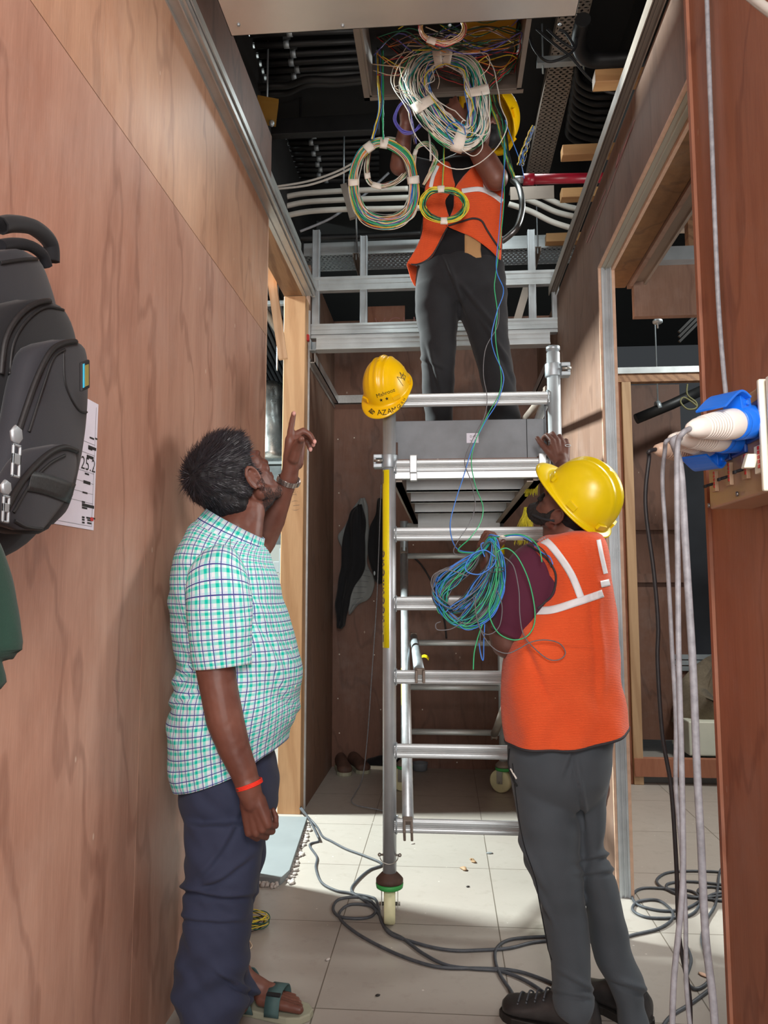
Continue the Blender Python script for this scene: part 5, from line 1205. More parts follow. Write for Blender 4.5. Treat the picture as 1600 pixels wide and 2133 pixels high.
def head(mb, c, f, u, s=1.0):
    f = V(f).normalized(); u = V(u); u = (u-f*u.dot(f)).normalized(); r = f.cross(u); R = Matrix((r, f, u)).transposed(); c = V(c)
    g = lambda x, y, z: c+R @ V((x, y, z))*s
    E = lambda p, rad: mb.ell(g(*p), tuple(k*s for k in rad), R)
    E((0, -.012, .032), (.077, .098, .088)); E((0, .028, -.035), (.062, .068, .078)); E((0, .045, .015), (.066, .05, .055))
    E((0, .022, -.066), (.060, .062, .048)); E((0, .050, -.074), (.046, .044, .036)); E((0, .06, -.088), (.032, .030, .024)); E((0, .082, -.055), (.026, .014, .020))
    for sx in (-1, 1):
        E((sx*.036, .066, -.022), (.024, .020, .022)); E((sx*.030, .082, .020), (.026, .012, .010))
        mb.rcone(g(sx*.060, .0, -.058), .020*s, g(sx*.018, .070, -.095), .020*s)
        E((sx*.031, .083, .004), (.013, .010, .008))
        # ear: rim, lobe and bowl
        pts = [g(sx*(.077+.012*math.sin(q)*.5+.006), -.012-.019*math.cos(q)*1.0+.006, -.012+.031*math.sin(q)) for q in [-.9+ (math.pi+2.2)*i/10 for i in range(11)]]
        for a, b_ in zip(pts, pts[1:]): mb.rcone(a, .0052*s, b_, .0052*s, 8)
        E((sx*.078, -.004, -.012), (.006, .014, .024)); E((sx*.080, -.001, -.042), (.007, .009, .010)); mb.rcone(g(sx*.082, .008, -.008), .005*s, g(sx*.083, .009, -.020), .005*s, 8)
    mb.rcone(g(0, .093, .012), .0095*s, g(0, .112, -.022), .0125*s); E((-.011, .101, -.027), (.008, .010, .007)); E((.011, .101, -.027), (.008, .010, .007))
    mb.rcone(g(-.018, .094, -.051), .0058*s, g(.018, .094, -.051), .0058*s); mb.rcone(g(-.014, .093, -.061), .0066*s, g(.014, .093, -.061), .0066*s)
    return g, R
def seam(tree, pts, r, mat, parent, name='piping', n=10, off=.002, mb=None):
    out = []
    for p in catmull([V((x, y, 0)) for x, y in pts], n):
        d = ray(p.x, p.y).normalized(); h = tree.ray_cast(CP, d)
        if h[0]: out.append(h[0]-d*off)
    own = mb is None; mb = mb or MB()
    if len(out) > 2: mb.tube(out, r, 6)
    if own: return mb.build(name, mat, parent)
def drape(poly, tree, off, Yd, name, mat, parent, step=5, fold=None, thick=.002, smoothb=True):
    """cloth panel: outline in px laid over a surface, free parts hanging at depth Yd"""
    bp = catmull([V((x, y, 0)) for x, y in poly], 4, closed=True) if smoothb else [V((x, y, 0)) for x, y in poly]
    def inside(x, y):
        c = False; j = len(bp)-1
        for i in range(len(bp)):
            a, b_ = bp[i], bp[j]
            if (a.y > y) != (b_.y > y) and x < (b_.x-a.x)*(y-a.y)/(b_.y-a.y)+a.x: c = not c
            j = i
        return c
    pts = [V((p.x, p.y)) for p in bp]; nb = len(pts)
    x0, x1, y0, y1 = min(p.x for p in bp), max(p.x for p in bp), min(p.y for p in bp), max(p.y for p in bp)
    y = y0
    while y < y1:
        x = x0
        while x < x1:
            if inside(x, y) and min((p-V((x, y))).length for p in pts[:nb]) > step*.55: pts.append(V((x, y)))
            x += step
        y += step
    vs, _, fs, *_ = delaunay_2d_cdt(pts, [], [list(range(nb))], 1, .001)
    res = []
    for v_ in vs:
        d = ray(v_.x, v_.y); dn = d.normalized(); h = tree.ray_cast(CP, dn) if tree else (None,)
        yd = Yd(v_.x, v_.y) if callable(Yd) else Yd
        base = P(v_.x, v_.y, yd)
        if h[0] is not None and (h[0]-CP).length-off < (base-CP).length: base = h[0]-dn*off
        if fold: base = base-dn*fold(v_.x, v_.y)
        res.append(base)
    mb = MB().add(res, [list(f) for f in fs], True); o = mb.build(name, mat, parent, solid=thick)
    # relax depth jumps
    bm = bmesh.new(); bm.from_mesh(o.data)
    for _ in range(4): bmesh.ops.smooth_vert(bm, verts=[v for v in bm.verts if not v.is_boundary], factor=.5, use_axis_x=True, use_axis_y=True, use_axis_z=True)
    bm.to_mesh(o.data); bm.free(); return o

# ------------------------------------------------------------------ man in the checked shirt
YM = 2.25; RY = 2.05
A_ = thing('person', 'man in a turquoise checked shirt and navy trousers pointing up with raised arm', 'person', (P(470, 1600, YM).x, YM, 0))
fA, uA = V((.42, .60, .67)).normalized(), V((-.52, -.40, .75)).normalized()
HS = 1.16; hcA = P(466, 992, YM)-(uA*.034-fA*.022)
mb = MB(); gA, RA = head(mb, hcA, fA, uA, HS)
neckb = P(480, 1150, YM+.0)
limb(mb, [(gA(0, -.03, -.03), .058), (gA(0, -.035, -.08), .058), (P(490, 1105, YM), .062), (neckb, .07)])
limb(mb, [(gA(0, .01, -.06), .045), (P(515, 1120, YM), .045)])
limb(mb, [(neckb, .07), (P(480, 1250, YM), .12), (P(485, 1450, YM), .13), (P(475, 1600, YM), .12)])
# near (right) arm
sh = P(448, 1215, RY+.03)
limb(mb, [(neckb, .05), (sh, .055), (P(447, 1300, RY), .056), (P(449, 1390, RY-.005), .0535), (P(457, 1440, RY-.01), .0505), (P(469, 1500, RY-.01), .050), (P(488, 1560, RY-.01), .0425), (P(507, 1605, RY-.01), .036), (P(519, 1643, RY-.01), .031)])
tipsR = hand(mb, P(521, 1652, RY-.01), (.28, .06, -1), (.25, 1, .0), -1, [(50, 70, 45), (56, 74, 45), (60, 76, 45), (62, 76, 45)], 1.12, thumb=(.9, .28, .4), tb=(.25, .3), rw=.031)
# far (left) arm raised, index pointing up
wrL = P(603, 992, 2.40); elL = P(545, 1128, 2.50); shL = P(495, 1190, 2.43)
limb(mb, [(neckb, .05), (shL, .055), (elL, .047), (elL.lerp(wrL, .35), .047), (elL.lerp(wrL, .75), .034), (wrL, .029)])
s = 1.03; wd = P(607, 965, 2.385)
mb.rcone(wrL, .028, wd, .026)
K = lambda x, y, Y: P(x, y, Y)
# palm (seen from its thumb edge) and fingers set one by one from the photograph
for (a, ra, b_, rb_) in ((K(604, 968, 2.39), .024, K(604, 915, 2.38), .016), (K(612, 968, 2.40), .024, K(618, 915, 2.40), .017), (K(618, 965, 2.42), .022, K(626, 925, 2.42), .017), (K(606, 960, 2.38), .022, K(622, 925, 2.37), .018)): mb.rcone(a, ra, b_, rb_)
limb(mb, [(K(604, 915, 2.38), .0125), (K(606, 893, 2.385), .0108), (K(609.5, 874, 2.39), .0098), (K(612, 861, 2.395), .0085)])
limb(mb, [(K(618, 905, 2.40), .0125), (K(632, 897, 2.405), .0108), (K(646, 906, 2.41), .0098), (K(655, 921, 2.41), .0082)])
limb(mb, [(K(622, 912, 2.43), .012), (K(638, 903, 2.44), .0105), (K(648, 914, 2.44), .0095), (K(652, 927, 2.44), .008)])
limb(mb, [(K(626, 918, 2.45), .0115), (K(638, 915, 2.46), .0095), (K(643, 926, 2.46), .0088), (K(646.5, 937, 2.46), .0075)])
limb(mb, [(K(612, 955, 2.36), .0185), (K(618, 935, 2.34), .0145), (K(626, 918, 2.315), .0118), (K(627.5, 914.5, 2.295), .0105)])
# feet and shins
def foot(mb, heel, ang, L=.26, s=1.0, ankle=None):
    f = V((math.cos(ang), math.sin(ang), 0)); sd = V((-f.y, f.x, 0)); h = V(heel)
    mb.ell(h+f*.03+V((0, 0, .035)), (.034, .036, .034)); mb.rcone(h+f*.035+V((0, 0, .045)), .032, h+f*.15+V((0, 0, .038)), .027)
    mb.rcone(h+f*.05+V((0, 0, .07)), .033, h+f*.16+V((0, 0, .032)), .024)
    for i, (o_, l_, r_) in enumerate(((-.030, .255, .0125), (-.0095, .25, .0082), (.0085, .24, .008), (.025, .228, .0078), (.040, .212, .0076))):
        mb.rcone(h+f*.13+sd*o_*.8+V((0, 0, .026)), .018, h+f*(l_-.045)+sd*o_+V((0, 0, .02)), r_*1.15); mb.rcone(h+f*(l_-.045)+sd*o_+V((0, 0, .02)), r_*1.1, h+f*l_+sd*o_+V((0, 0, .0155)), r_, 10)
    if ankle: mb.rcone(h+f*.055+V((0, 0, .075)), .036, ankle, .044)
    return f, sd
toe = PZ(636, 2106, .02); ang2 = -.16; heel2 = V((toe.x, toe.y, 0))-V((math.cos(ang2), math.sin(ang2), 0))*.262+V((0, 0, .022))
f2, s2 = foot(mb, heel2, ang2, ankle=P(490, 2085, 2.36))
heel1 = V((P(425, 2160, 2.16).x-.02, 2.14, .022)); ang1 = -.2; f1, s1 = foot(mb, heel1, ang1, ankle=P(437, 2160, 2.16))
limb(mb, [(P(486, 2085, 2.36), .036), (P(475, 2000, 2.36), .042), (P(470, 1850, 2.33), .05), (P(475, 1640, 2.3), .07), (P(480, 1600, YM), .1)])
limb(mb, [(P(437, 2160, 2.16), .036), (P(437, 2000, 2.16), .042), (P(455, 1850, 2.17), .05), (P(470, 1640, 2.2), .07), (P(475, 1600, YM), .1)])
me = remeshed(mb, .0038, 5, .5); displace(me, lambda p, n: .0007*noise.noise(p*60)); bodyA = obj_from(me, 'body', M['skin'], A_)
# nails
nb = MB()
for p, v_ in ((K(612.4, 861, 2.385), .0), (K(655.5, 920, 2.400), 0), (K(653, 926, 2.430), 0), (K(647, 936, 2.45), 0)): nb.ell(p, (.006, .005, .008))
nb.build('fingernails', M['nail'], A_)
# trousers
mb = MB()
pxloft([(1545, 392, 570, .12), (1600, 384, 576, .165), (1650, 382, 579, .17), (1690, 390, 572, .15), (1740, 402, 548, .11), (1770, 415, 530, .07)], YM, mb=mb)
pxloft([(1700, 388, 540, .10, .0), (1760, 390, 545, .10), (1800, 388, 542, .098), (1850, 384, 530, .092), (1890, 390, 528, .09), (1930, 383, 520, .09), (1980, 370, 514, .09), (2030, 361, 512, .088), (2080, 362, 516, .085), (2133, 372, 500, .075), (2175, 385, 480, .065), (2215, 390, 475, .062)], 2.16, mb=mb)
pxloft([(1700, 420, 560, .09), (1800, 415, 545, .09), (1880, 410, 530, .085), (1950, 420, 519, .08), (2000, 430, 515, .08), (2030, 440, 520, .08), (2060, 450, 530, .075), (2080, 452, 529, .07), (2098, 455, 512, .06)], 2.36, mb=mb)
me = remeshed(mb, .006, 10, .6)
def foldA(p, n):
    x, y = proj(p); k = 0
    k += .012*noise.noise(V((p.x*5, p.y*5, p.z*14+p.x*9)))+.005*noise.noise(V((p.x*12, p.y*12, p.z*22+p.x*20)))
    if y > 1950: k += .0055*math.sin((y-1950)*.075+x*.045+2*noise.noise(p*6))*min(1, (y-1950)/80)
    for (cx, cy, an, L_, w_, h_) in ((430, 1868, .15, 90, 9, .016), (470, 1830, -.5, 70, 10, .010), (440, 1925, .1, 70, 9, .010), (470, 1770, -1.0, 80, 10, .007), (500, 2060, .5, 60, 7, .012)):
        dx, dy = x-cx, y-cy; a_ = dx*math.cos(an)+dy*math.sin(an); b_ = -dx*math.sin(an)+dy*math.cos(an)+ (a_*a_)*.0015
        k += h_*math.exp(-(a_/L_)**4)*(math.exp(-((b_+w_)/w_)**2)-math.exp(-(b_/(w_*.7))**2))
    return k
displace(me, foldA); obj_from(me, 'trousers', M['navy'], A_)
# shirt
def tiltA(py, t, si):
    k = max(0, min(1, (py-1380)/250)); j = max(0, min(1, (1190-py)/100)); return k*k*(3-2*k)*.125*t**1.6-j*max(0, t-.25)*.085
rowsA = [(1082, 430, 500, .05), (1090, 412, 532, .09), (1105, 398, 545, .13), (1130, 385, 554, .17), (1165, 374, 561, .20), (1200, 369, 570, .205), (1250, 364, 586, .205), (1300, 368, 601, .20), (1350, 376, 614, .195), (1400, 375, 624, .195), (1450, 365, 624, .195), (1500, 360, 618, .195), (1550, 359, 612, .19), (1600, 364, 605, .18), (1634, 374, 598, .175)]
mb = pxloft(rowsA, YM, n=150, seg=150, uvR=1, tilt=tiltA, caps=False)
def foldShirt(p, n):
    x, y = proj(p); k = .010*noise.noise(V((p.x*4, p.y*4, p.z*11+p.x*8)))+.006*noise.noise(V((p.x*10, p.y*8, p.z*22+p.x*14)))
    k += .004*math.sin((x*1.0-y*.8)*.045)*math.exp(-((x-540)/70)**2)
    for (cx, cy, an, L_, w_, h_) in ((395, 1400, -.8, 70, 8, .010), (400, 1450, -.5, 70, 8, .008), (560, 1330, 1.0, 90, 9, .006), (590, 1440, 1.1, 80, 8, .005)):
        dx, dy = x-cx, y-cy; a_ = dx*math.cos(an)+dy*math.sin(an); b_ = -dx*math.sin(an)+dy*math.cos(an)
        k += h_*math.exp(-(a_/L_)**4)*(math.exp(-((b_+w_)/w_)**2)-math.exp(-(b_/(w_*.7))**2))
    return k
shirt = mb.build('shirt', M['plaid'], A_, solid=.002); displace(shirt.data, foldShirt); trA = bvh(shirt.data)
def sleeve(path, n, mat, parent, name='sleeve', uv=True, seg=48, flat=1.0, cap=False, view=None):
    """path: (point, radius_x, radius_depth)"""
    pp = interp([(i, *p[0], p[1], p[2]) for i, p in enumerate(path)], n); rings = []; uvs = []; L = 0; prev = None
    for i, r_ in enumerate(pp):
        c = V(r_[1:4]); q = V(pp[min(i+1, len(pp)-1)][1:4])-V(pp[max(i-1, 0)][1:4]); q.normalize()
        a = q.cross(V((0, 1, 0))).normalized(); b_ = a.cross(q).normalized()
        if prev is not None: L += (c-prev).length
        prev = c; rg = []; ur = []
        for k in range(seg):
            t_ = 2*math.pi*k/seg-math.pi*.5; rg.append(c+a*r_[4]*math.cos(t_)-b_*r_[5]*math.sin(t_)); ur.append((k/seg*2*math.pi*.075+.003, L+.0001))
        rings.append(rg); uvs.append(ur)
    o = MB().rings(rings, caps=cap, uvs=uvs if uv else None).build(name, mat, parent, solid=.002); return o
px = RY/1590
slv = sleeve([(P(462, 1172, RY+.07), 45*px, .06), (P(455, 1200, RY+.02), 62*px, .075), (P(455, 1240, RY), 68*px, .08), (P(457, 1290, RY), 68*px, .078), (P(460, 1340, RY), 65*px, .075), (P(464, 1388, RY), 61*px, .07)], 50, M['plaid'], shirt, 'sleeve')
displace(slv.data, lambda p, n: .005*noise.noise(V((p.x*7, p.y*7, p.z*9)))+.003*noise.noise(p*22))
sl2 = sleeve([(shL+V((-.02, 0, .03)), .06, .07), (shL.lerp(elL, .3), .07, .07), (shL.lerp(elL, .62), .068, .066)], 20, M['plaid'], shirt, 'sleeve')
# collar and placket
mb = MB(); rg0, rg1, rg2, u0, u1, u2 = [], [], [], [], [], []
cc = P(480, 1112, YM); ax = V((.88, 0, -.47)).normalized(); up_ = V((.47, 0, .88)).normalized()
for k in range(64):
    t_ = 2*math.pi*k/64; co, si = math.cos(t_), math.sin(t_); e = ax*co; 
    rg1.append(cc+ax*.098*co+V((0, .096, 0))*si+up_*.034); rg0.append(cc+ax*.112*co+V((0, .125, 0))*si-up_*(.022-.01*co)); rg2.append(cc+ax*.09*co+V((0, .088, 0))*si+up_*.008)
    for l_, v_ in ((u0, 0.001), (u1, .045), (u2, .07)): l_.append((k/64*.56+.002, v_))
mb.rings([rg0, rg1, rg2], caps=False, uvs=[u0, u1, u2]); col_ = mb.build('collar', M['plaid'], shirt, solid=.002)
bt = MB()
for k in range(5):
    px_, py_ = ((556, 1180), (588, 1270), (611, 1350), (619, 1430), (608, 1500))[k]; d = ray(px_-4, py_).normalized(); h = trA.ray_cast(CP, d)
    if h[0]: bt.lathe([(.0005, 0), (.005, 0), (.005, .0015), (.0005, .0015)], h[0]-d*.002, h[1], 10)
bt.build('buttons', M['white_plastic'], shirt)
seam(trA, [(470, 1175), (480, 1130), (470, 1095)], .0012, M['wire'] if 'wire' in M else M['rubber_grey'], shirt, 'shoulder_seam')
# hair: a close cap plus combed strands
mb = MB(); E = lambda p, r: mb.ell(gA(*p), tuple(k*HS for k in r), RA, 28, 18)
E((0, -.022, .038), (.0835, .100, .092)); E((0, .02, .07), (.068, .072, .062)); E((0, -.062, -.020), (.066, .050, .062)); E((0.062, -.035, -.0), (.018, .040, .045)); E((-.062, -.035, -.0), (.018, .040, .045)); E((0, .070, .082), (.045, .03, .022)); E((0, .044, .062), (.070, .042, .048)); E((.071, .010, .004), (.010, .018, .030)); E((-.071, .010, .004), (.010, .018, .030))
me = remeshed(mb, .005, 3, .5); displace(me, lambda p, n: .0035*noise.noise(p*55)+.002*noise.noise(p*120)); hairA = obj_from(me, 'hair', M['hair'], A_)
tb = MB(); random.seed(17); whorl = gA(.01, -.095, .085); tr = bvh(me); nf = len(me.polygons); cum = 0
body_c = gA(0, .0, .0)
for k in range(9500):
    p = me.polygons[random.randrange(nf)]; c = p.center.copy(); n = p.normal.copy()
    away = (c-whorl); away = away-n*away.dot(n)
    if away.length < 1e-4: continue
    loc = RA.transposed() @ (c-V(hcA))
    away.normalize(); back = 1 if loc.y < -.02 else .6
    lift = random.uniform(.12, .5)*(1.35 if loc.z > .07 else .8); L = random.uniform(.018, .038)*(1.15 if loc.z > .05 else .75)
    if loc.z < -.03: L *= .45
    d1 = (away+n*lift+V((random.uniform(-.25, .25),)*3)).normalized(); d2 = (away+n*lift*.3+V((random.uniform(-.2, .2), random.uniform(-.2, .2), random.uniform(-.2, .2)))).normalized()
    b0 = c-n*.002; b1 = b0+d1*L*.5; b2 = b1+d2*L*.5; w_ = n.cross(d1).normalized()*random.uniform(.0005, .0011)
    tb.add([b0-w_, b0+w_, b1+w_*.8, b1-w_*.8, b2], [(0, 1, 2, 3), (3, 2, 4)])
tb.build('hair_strands', M['hair_strand'], hairA)
# short side beard strands on the jaw
tb = MB(); bme = bodyA.data
RiA = RA.transposed()
cand = [p for p in bme.polygons if (lambda l: -.01 < l.y < .09 and -.125 < l.z < -.025 and (l.z < -.082 or (abs(l.x) > .05 and l.y < .03)))(RiA @ (p.center-V(hcA))/HS) and (RiA @ (p.center-V(hcA))).length < .15]
for k in range(5200):
    if not cand: break
    p = random.choice(cand); c = p.center; n = p.normal; d = (n*.22+uA*-.9+V((random.uniform(-.3, .3), random.uniform(-.3, .3), 0))).normalized(); w_ = n.cross(d).normalized()*.0007; L = random.uniform(.003, .0065)
    tb.add([c-w_, c+w_, c+d*L], [(0, 1, 2)])
tb.build('beard', M['hair'], A_)
# watch and thread
d = (wd-elL).normalized(); cw = elL.lerp(wrL, .93)
b = MB(); rg = []; side = d.orthogonal().normalized(); s3 = d.cross(side); fc = 22
for k in range(fc):
    t_ = 2*math.pi*k/fc; o_ = side*math.cos(t_)+s3*math.sin(t_); tn = -side*math.sin(t_)+s3*math.cos(t_); b.obox(cw+o_*.0335, tn*.0043, d*.0085, o_*.0016)
wt = b.build('watch', M['watch'], A_, .0006); b = MB(); o_ = V((-.55, -.6, .1)).normalized(); o_ = (o_-d*o_.dot(d)).normalized(); b.lathe([(.001, 0), (.017, 0), (.018, .004), (.015, .007), (.001, .007)], cw+o_*-.034*1, o_*-1, 24); b.build('watch_case', M['watch'], wt)
cb_ = P(519, 1634, RY-.01); d = (P(521, 1652, RY-.01)-P(507, 1605, RY-.01)).normalized(); side = d.orthogonal().normalized(); s3 = d.cross(side); b = MB()
for off in (-.0035, 0, .0035): b.tube([cb_+d*off+(side*math.cos(t_)+s3*math.sin(t_))*(.0345) for t_ in [2*math.pi*k/32 for k in range(32)]], .0026, 6, closed=True)
b.build('thread_bracelet', M['thread_red'], A_)
# sandals
def sandal(heel, f, sd, parent):
    h = V(heel)-V((0, 0, .022)); out = [(-.01, .028), (.03, .038), (.10, .038), (.17, .048), (.22, .052), (.26, .042), (.282, .014)]
    poly = [(a, b_) for a, b_ in out]+[(a, -b_) for a, b_ in out[::-1]]
    so = MB().prism(poly, lambda x, y: h+f*x+sd*y, (0, 0, .022)).build('sandal', M['sole'], parent, .004)
    def strap(x, wd_, hh, lean=0):
        b = MB(); rg = []
        for t_ in range(17):
            a = math.pi*t_/16; o_ = sd*math.cos(a)*.054*abs(math.cos(a))**-.35*(1 if abs(math.cos(a)) > 1e-3 else 0)+V((0, 0, 1))*math.sin(a)*hh
            rg.append([h+V((0, 0, .018))+f*(x+s_*wd_/2+lean*math.sin(a))+o_ for s_ in (-1, 1)])
        b.rings(rg, caps=False, closed=False); return b.build('sandal_strap', M['sandal'], so, solid=.004)
    strap(.175, .045, .062); strap(.10, .034, .098, -.035)
    b = MB(); b.tube(catmull([h+f*.06+sd*.042+V((0, 0, .03)), h+f*.0+sd*.036+V((0, 0, .075)), h-f*.012+V((0, 0, .08)), h+f*.0-sd*.036+V((0, 0, .075)), h+f*.06-sd*.042+V((0, 0, .03))], 6), .007, 8, flat=1.6); b.build('heel_strap', M['sandal'], so)
    MB().obox(h+f*.175-sd*.03+V((0, 0, .073)), f*.022, sd*.012, V((0, 0, .004))).build('buckle', M['black'], so, .002)
sandal(heel2, f2, s2, A_); sandal(heel1, f1, s1, A_)

# ------------------------------------------------------------------ man with the wire bundle
YR = 2.42
B = thing('person', 'bearded man in orange vest and yellow hard hat seen from behind, holding a wire bundle', 'person', (P(1180, 1600, YR).x, YR, 0))
fB, uB = V((-.55, .25, .80)).normalized(), V((.60, -.62, .52)); uB = (uB-fB*uB.dot(fB)).normalized()
hcB = P(1190, 1062, YR)
mb = MB(); gB, RB = head(mb, hcB, fB, uB, .94)
nb_ = P(1195, 1150, YR)
limb(mb, [(gB(0, -.03, -.04), .056), (gB(0, -.03, -.085), .056), (P(1190, 1115, YR), .06), (nb_, .07)])
limb(mb, [(nb_, .07), (P(1190, 1250, YR), .11), (P(1180, 1450, YR), .11), (P(1170, 1560, YR), .11)])
shB = P(1112, 1205, YR-.02); elB = P(1056, 1338, YR+.0); wrB = P(1022, 1200, YR+.05)
limb(mb, [(nb_, .06), (shB, .06), (shB.lerp(elB, .6), .056), (elB, .05), (elB.lerp(wrB, .3), .05), (elB.lerp(wrB, .75), .037), (wrB, .029)])
hand(mb, P(1018, 1190, YR+.05), (-.22, .05, .97), (.85, .15, .1), 1, [(35, 70, 50), (38, 75, 50), (42, 78, 50), (48, 78, 50)], .98, thumb=(.75, -.1, .75), tb=(.3, .3))
shB2 = P(1228, 1190, YR+.08); elB2 = P(1222, 1075, 2.66); wrB2 = P(1170, 975, 2.92)
limb(mb, [(nb_, .06), (shB2, .06), (shB2.lerp(elB2, .5), .052), (elB2, .046), (elB2.lerp(wrB2, .35), .044), (wrB2, .029)])
tB = hand(mb, P(1170, 968, 2.945), (-.02, .35, 1), (-.28, .88, -.2), 1, [(30, 50, 35), (28, 48, 30), (26, 45, 30), (25, 40, 30)], 1.12, thumb=(.8, .6, .1), tb=(.15, .15), spread=.14)
limb(mb, [(P(1170, 1560, YR), .1), (P(1130, 1640, YR), .075), (P(1142, 1740, YR), .05), (P(1163, 1860, YR), .045), (P(1192, 2040, YR-.02), .038), (P(1197, 2110, YR-.06), .034)])
limb(mb, [(P(1170, 1560, YR), .1), (P(1222, 1640, YR+.04), .07), (P(1227, 1740, YR+.05), .035), (P(1250, 1860, YR+.05), .04), (P(1300, 2040, YR+.03), .036), (P(1318, 2105, YR+.0), .034)])
me = remeshed(mb, .0042, 5, .5); displace(me, lambda p, n: .0007*noise.noise(p*60)); bB = obj_from(me, 'body', M['skin_b'], B)
# ring
d = (V((-.02, .35, 1))).normalized(); b = MB(); q = P(1183, 928, 2.96); b.tube([q+V((math.cos(t_)*.0105, 0, math.sin(t_)*.004)) for t_ in [2*math.pi*k/20 for k in range(20)]], .0014, 6, closed=True); b.build('finger_ring', M['alu'], B)
# hair and beard
mb = MB(); E = lambda p, r: mb.ell(gB(*p), tuple(k*.94 for k in r), RB, 24, 16)
E((0, -.03, .03), (.082, .092, .085)); E((0, -.055, -.03), (.064, .050, .055))
me = remeshed(mb, .006, 3); displace(me, lambda p, n: .003*noise.noise(p*60)); obj_from(me, 'hair', M['hair'], B)
mb = MB()
for sx in (-1, 1):
    limb(mb, [(gB(sx*.068, .012, -.02), .012), (gB(sx*.062, .018, -.062), .018), (gB(sx*.042, .050, -.095), .022), (gB(sx*.016, .078, -.108), .024)])
    limb(mb, [(gB(sx*.03, .094, -.05), .009), (gB(0, .102, -.044), .009)])
limb(mb, [(gB(-.012, .085, -.105), .026), (gB(.012, .085, -.105), .026)]); mb.ell(gB(0, .09, -.078), (.022, .014, .02), RB)
me = remeshed(mb, .004, 2); displace(me, lambda p, n: .003*noise.noise(p*90)+.002*noise.noise(p*180)); obj_from(me, 'beard', M['beard'], B)
b = MB().tube(catmull([gB(-.080, -.01, -.03), gB(-.082, .02, -.058), gB(-.066, .055, -.085), gB(-.03, .085, -.115)], 8), .0045, 8); b.build('chin_strap', M['mask_cloth'], B)
# hard hat
hb, trh = helmet('hard_hat', hcB+uB*.040+fB*.002, fB, uB, M['hat_yellow'], B, s=.93)
hb['label'] = 'scuffed yellow hard hat on the back of his head'
# trousers
mb = MB()
pxloft([(1500, 1062, 1282, .12), (1540, 1058, 1280, .14), (1600, 1062, 1270, .145), (1640, 1072, 1262, .12), (1680, 1090, 1245, .07)], YR, mb=mb)
pxloft([(1620, 1064, 1180, .10, .0), (1700, 1079, 1204, .098), (1750, 1084, 1208, .095), (1800, 1092, 1210, .09), (1850, 1112, 1213, .085), (1900, 1125, 1220, .083), (1950, 1136, 1226, .08, -.01), (2000, 1146, 1231, .078, -.02), (2050, 1151, 1233, .075, -.03), (2085, 1152, 1236, .07, -.05), (2105, 1160, 1232, .062, -.06), (2120, 1178, 1226, .05, -.065)], YR, mb=mb)
pxloft([(1620, 1180, 1268, .10, .04), (1700, 1195, 1258, .095, .05), (1750, 1200, 1254, .09, .05), (1780, 1202, 1262, .088, .05), (1850, 1212, 1285, .085, .05), (1900, 1222, 1298, .083, .05), (1950, 1228, 1309, .08, .05), (2000, 1238, 1322, .08, .04), (2040, 1258, 1338, .08, .03), (2080, 1278, 1343, .075, .02), (2133, 1287, 1353, .07, .0), (2160, 1295, 1350, .06, .0)], YR, mb=mb)
me = remeshed(mb, .006, 10, .6)
def foldB(p, n):
    x, y = proj(p); k = .008*noise.noise(V((p.x*5, p.y*5, p.z*9)))+.004*noise.noise(V((p.x*12, p.y*12, p.z*20)))
    for (cx, cy, an, L_, w_, h_) in ((1095, 1790, 1.1, 70, 8, .008), (1120, 1870, 1.2, 60, 7, .008), (1250, 1790, -.2, 45, 7, .010), (1245, 1822, -.1, 45, 7, .008), (1200, 2050, .5, 45, 7, .008), (1310, 2060, .35, 40, 8, .012), (1200, 1560, -1.2, 60, 8, .008), (1205, 1650, 1.4, 70, 6, .010), (1190, 2075, .2, 40, 6, .008)):
        dx, dy = x-cx, y-cy; a_ = dx*math.cos(an)+dy*math.sin(an); b_ = -dx*math.sin(an)+dy*math.cos(an)
        k += h_*math.exp(-(a_/L_)**4)*(math.exp(-((b_+w_)/w_)**2)-math.exp(-(b_/(w_*.7))**2))
    return k
displace(me, foldB); trb = obj_from(me, 'trousers', M['charcoal'], B); tt = bvh(me)
seam(tt, [(1068, 1590), (1078, 1680), (1092, 1760), (1118, 1840), (1128, 1930), (1150, 2000)], .002, M['black_cloth'], trb, 'side_seam', off=.000)
seam(tt, [(1062, 1560), (1060, 1590), (1068, 1620), (1078, 1637)], .004, M['black'], trb, 'pocket_edge', off=.001)
seam(tt, [(1064, 1602), (1070, 1612), (1076, 1622)], .003, M['white_plastic'], trb, 'pocket_lining', off=.003)
# boots
qa = P(1200, 2100, YR-.05); q = V((qa.x-.064, qa.y+.0, 0)); bt_, bf, bs = shoe((q.x-.005, q.y+.03, 0), 2.72, M['leather'], L=.29, w_=.05, h=.08, name='boot', parent=B, high=True, solem='ink')
b = MB(); base = V((q.x-.005, q.y+.03, 0))
for i in range(4):
    x = .02+.032*i*0+(-.01+.026*i); z = .106-.010*i; b.tube(catmull([base+bf*x+bs*.03+V((0, 0, z-.014)), base+bf*x+V((0, 0, z-.0)), base+bf*x-bs*.03+V((0, 0, z-.014))], 5), .0028, 6)
    for s_ in (-1, 1): b.ell(base+bf*x+bs*.034*s_+V((0, 0, z-.018)), (.0035, .0035, .0035))
b.build('laces', M['rubber'], B)
q = V((P(1312, 2110, YR).x, YR+.03, 0)); shoe((q.x-.04, q.y+.05, 0), 2.35, M['leather'], L=.27, w_=.045, h=.075, name='boot', parent=B, high=True, solem='ink')
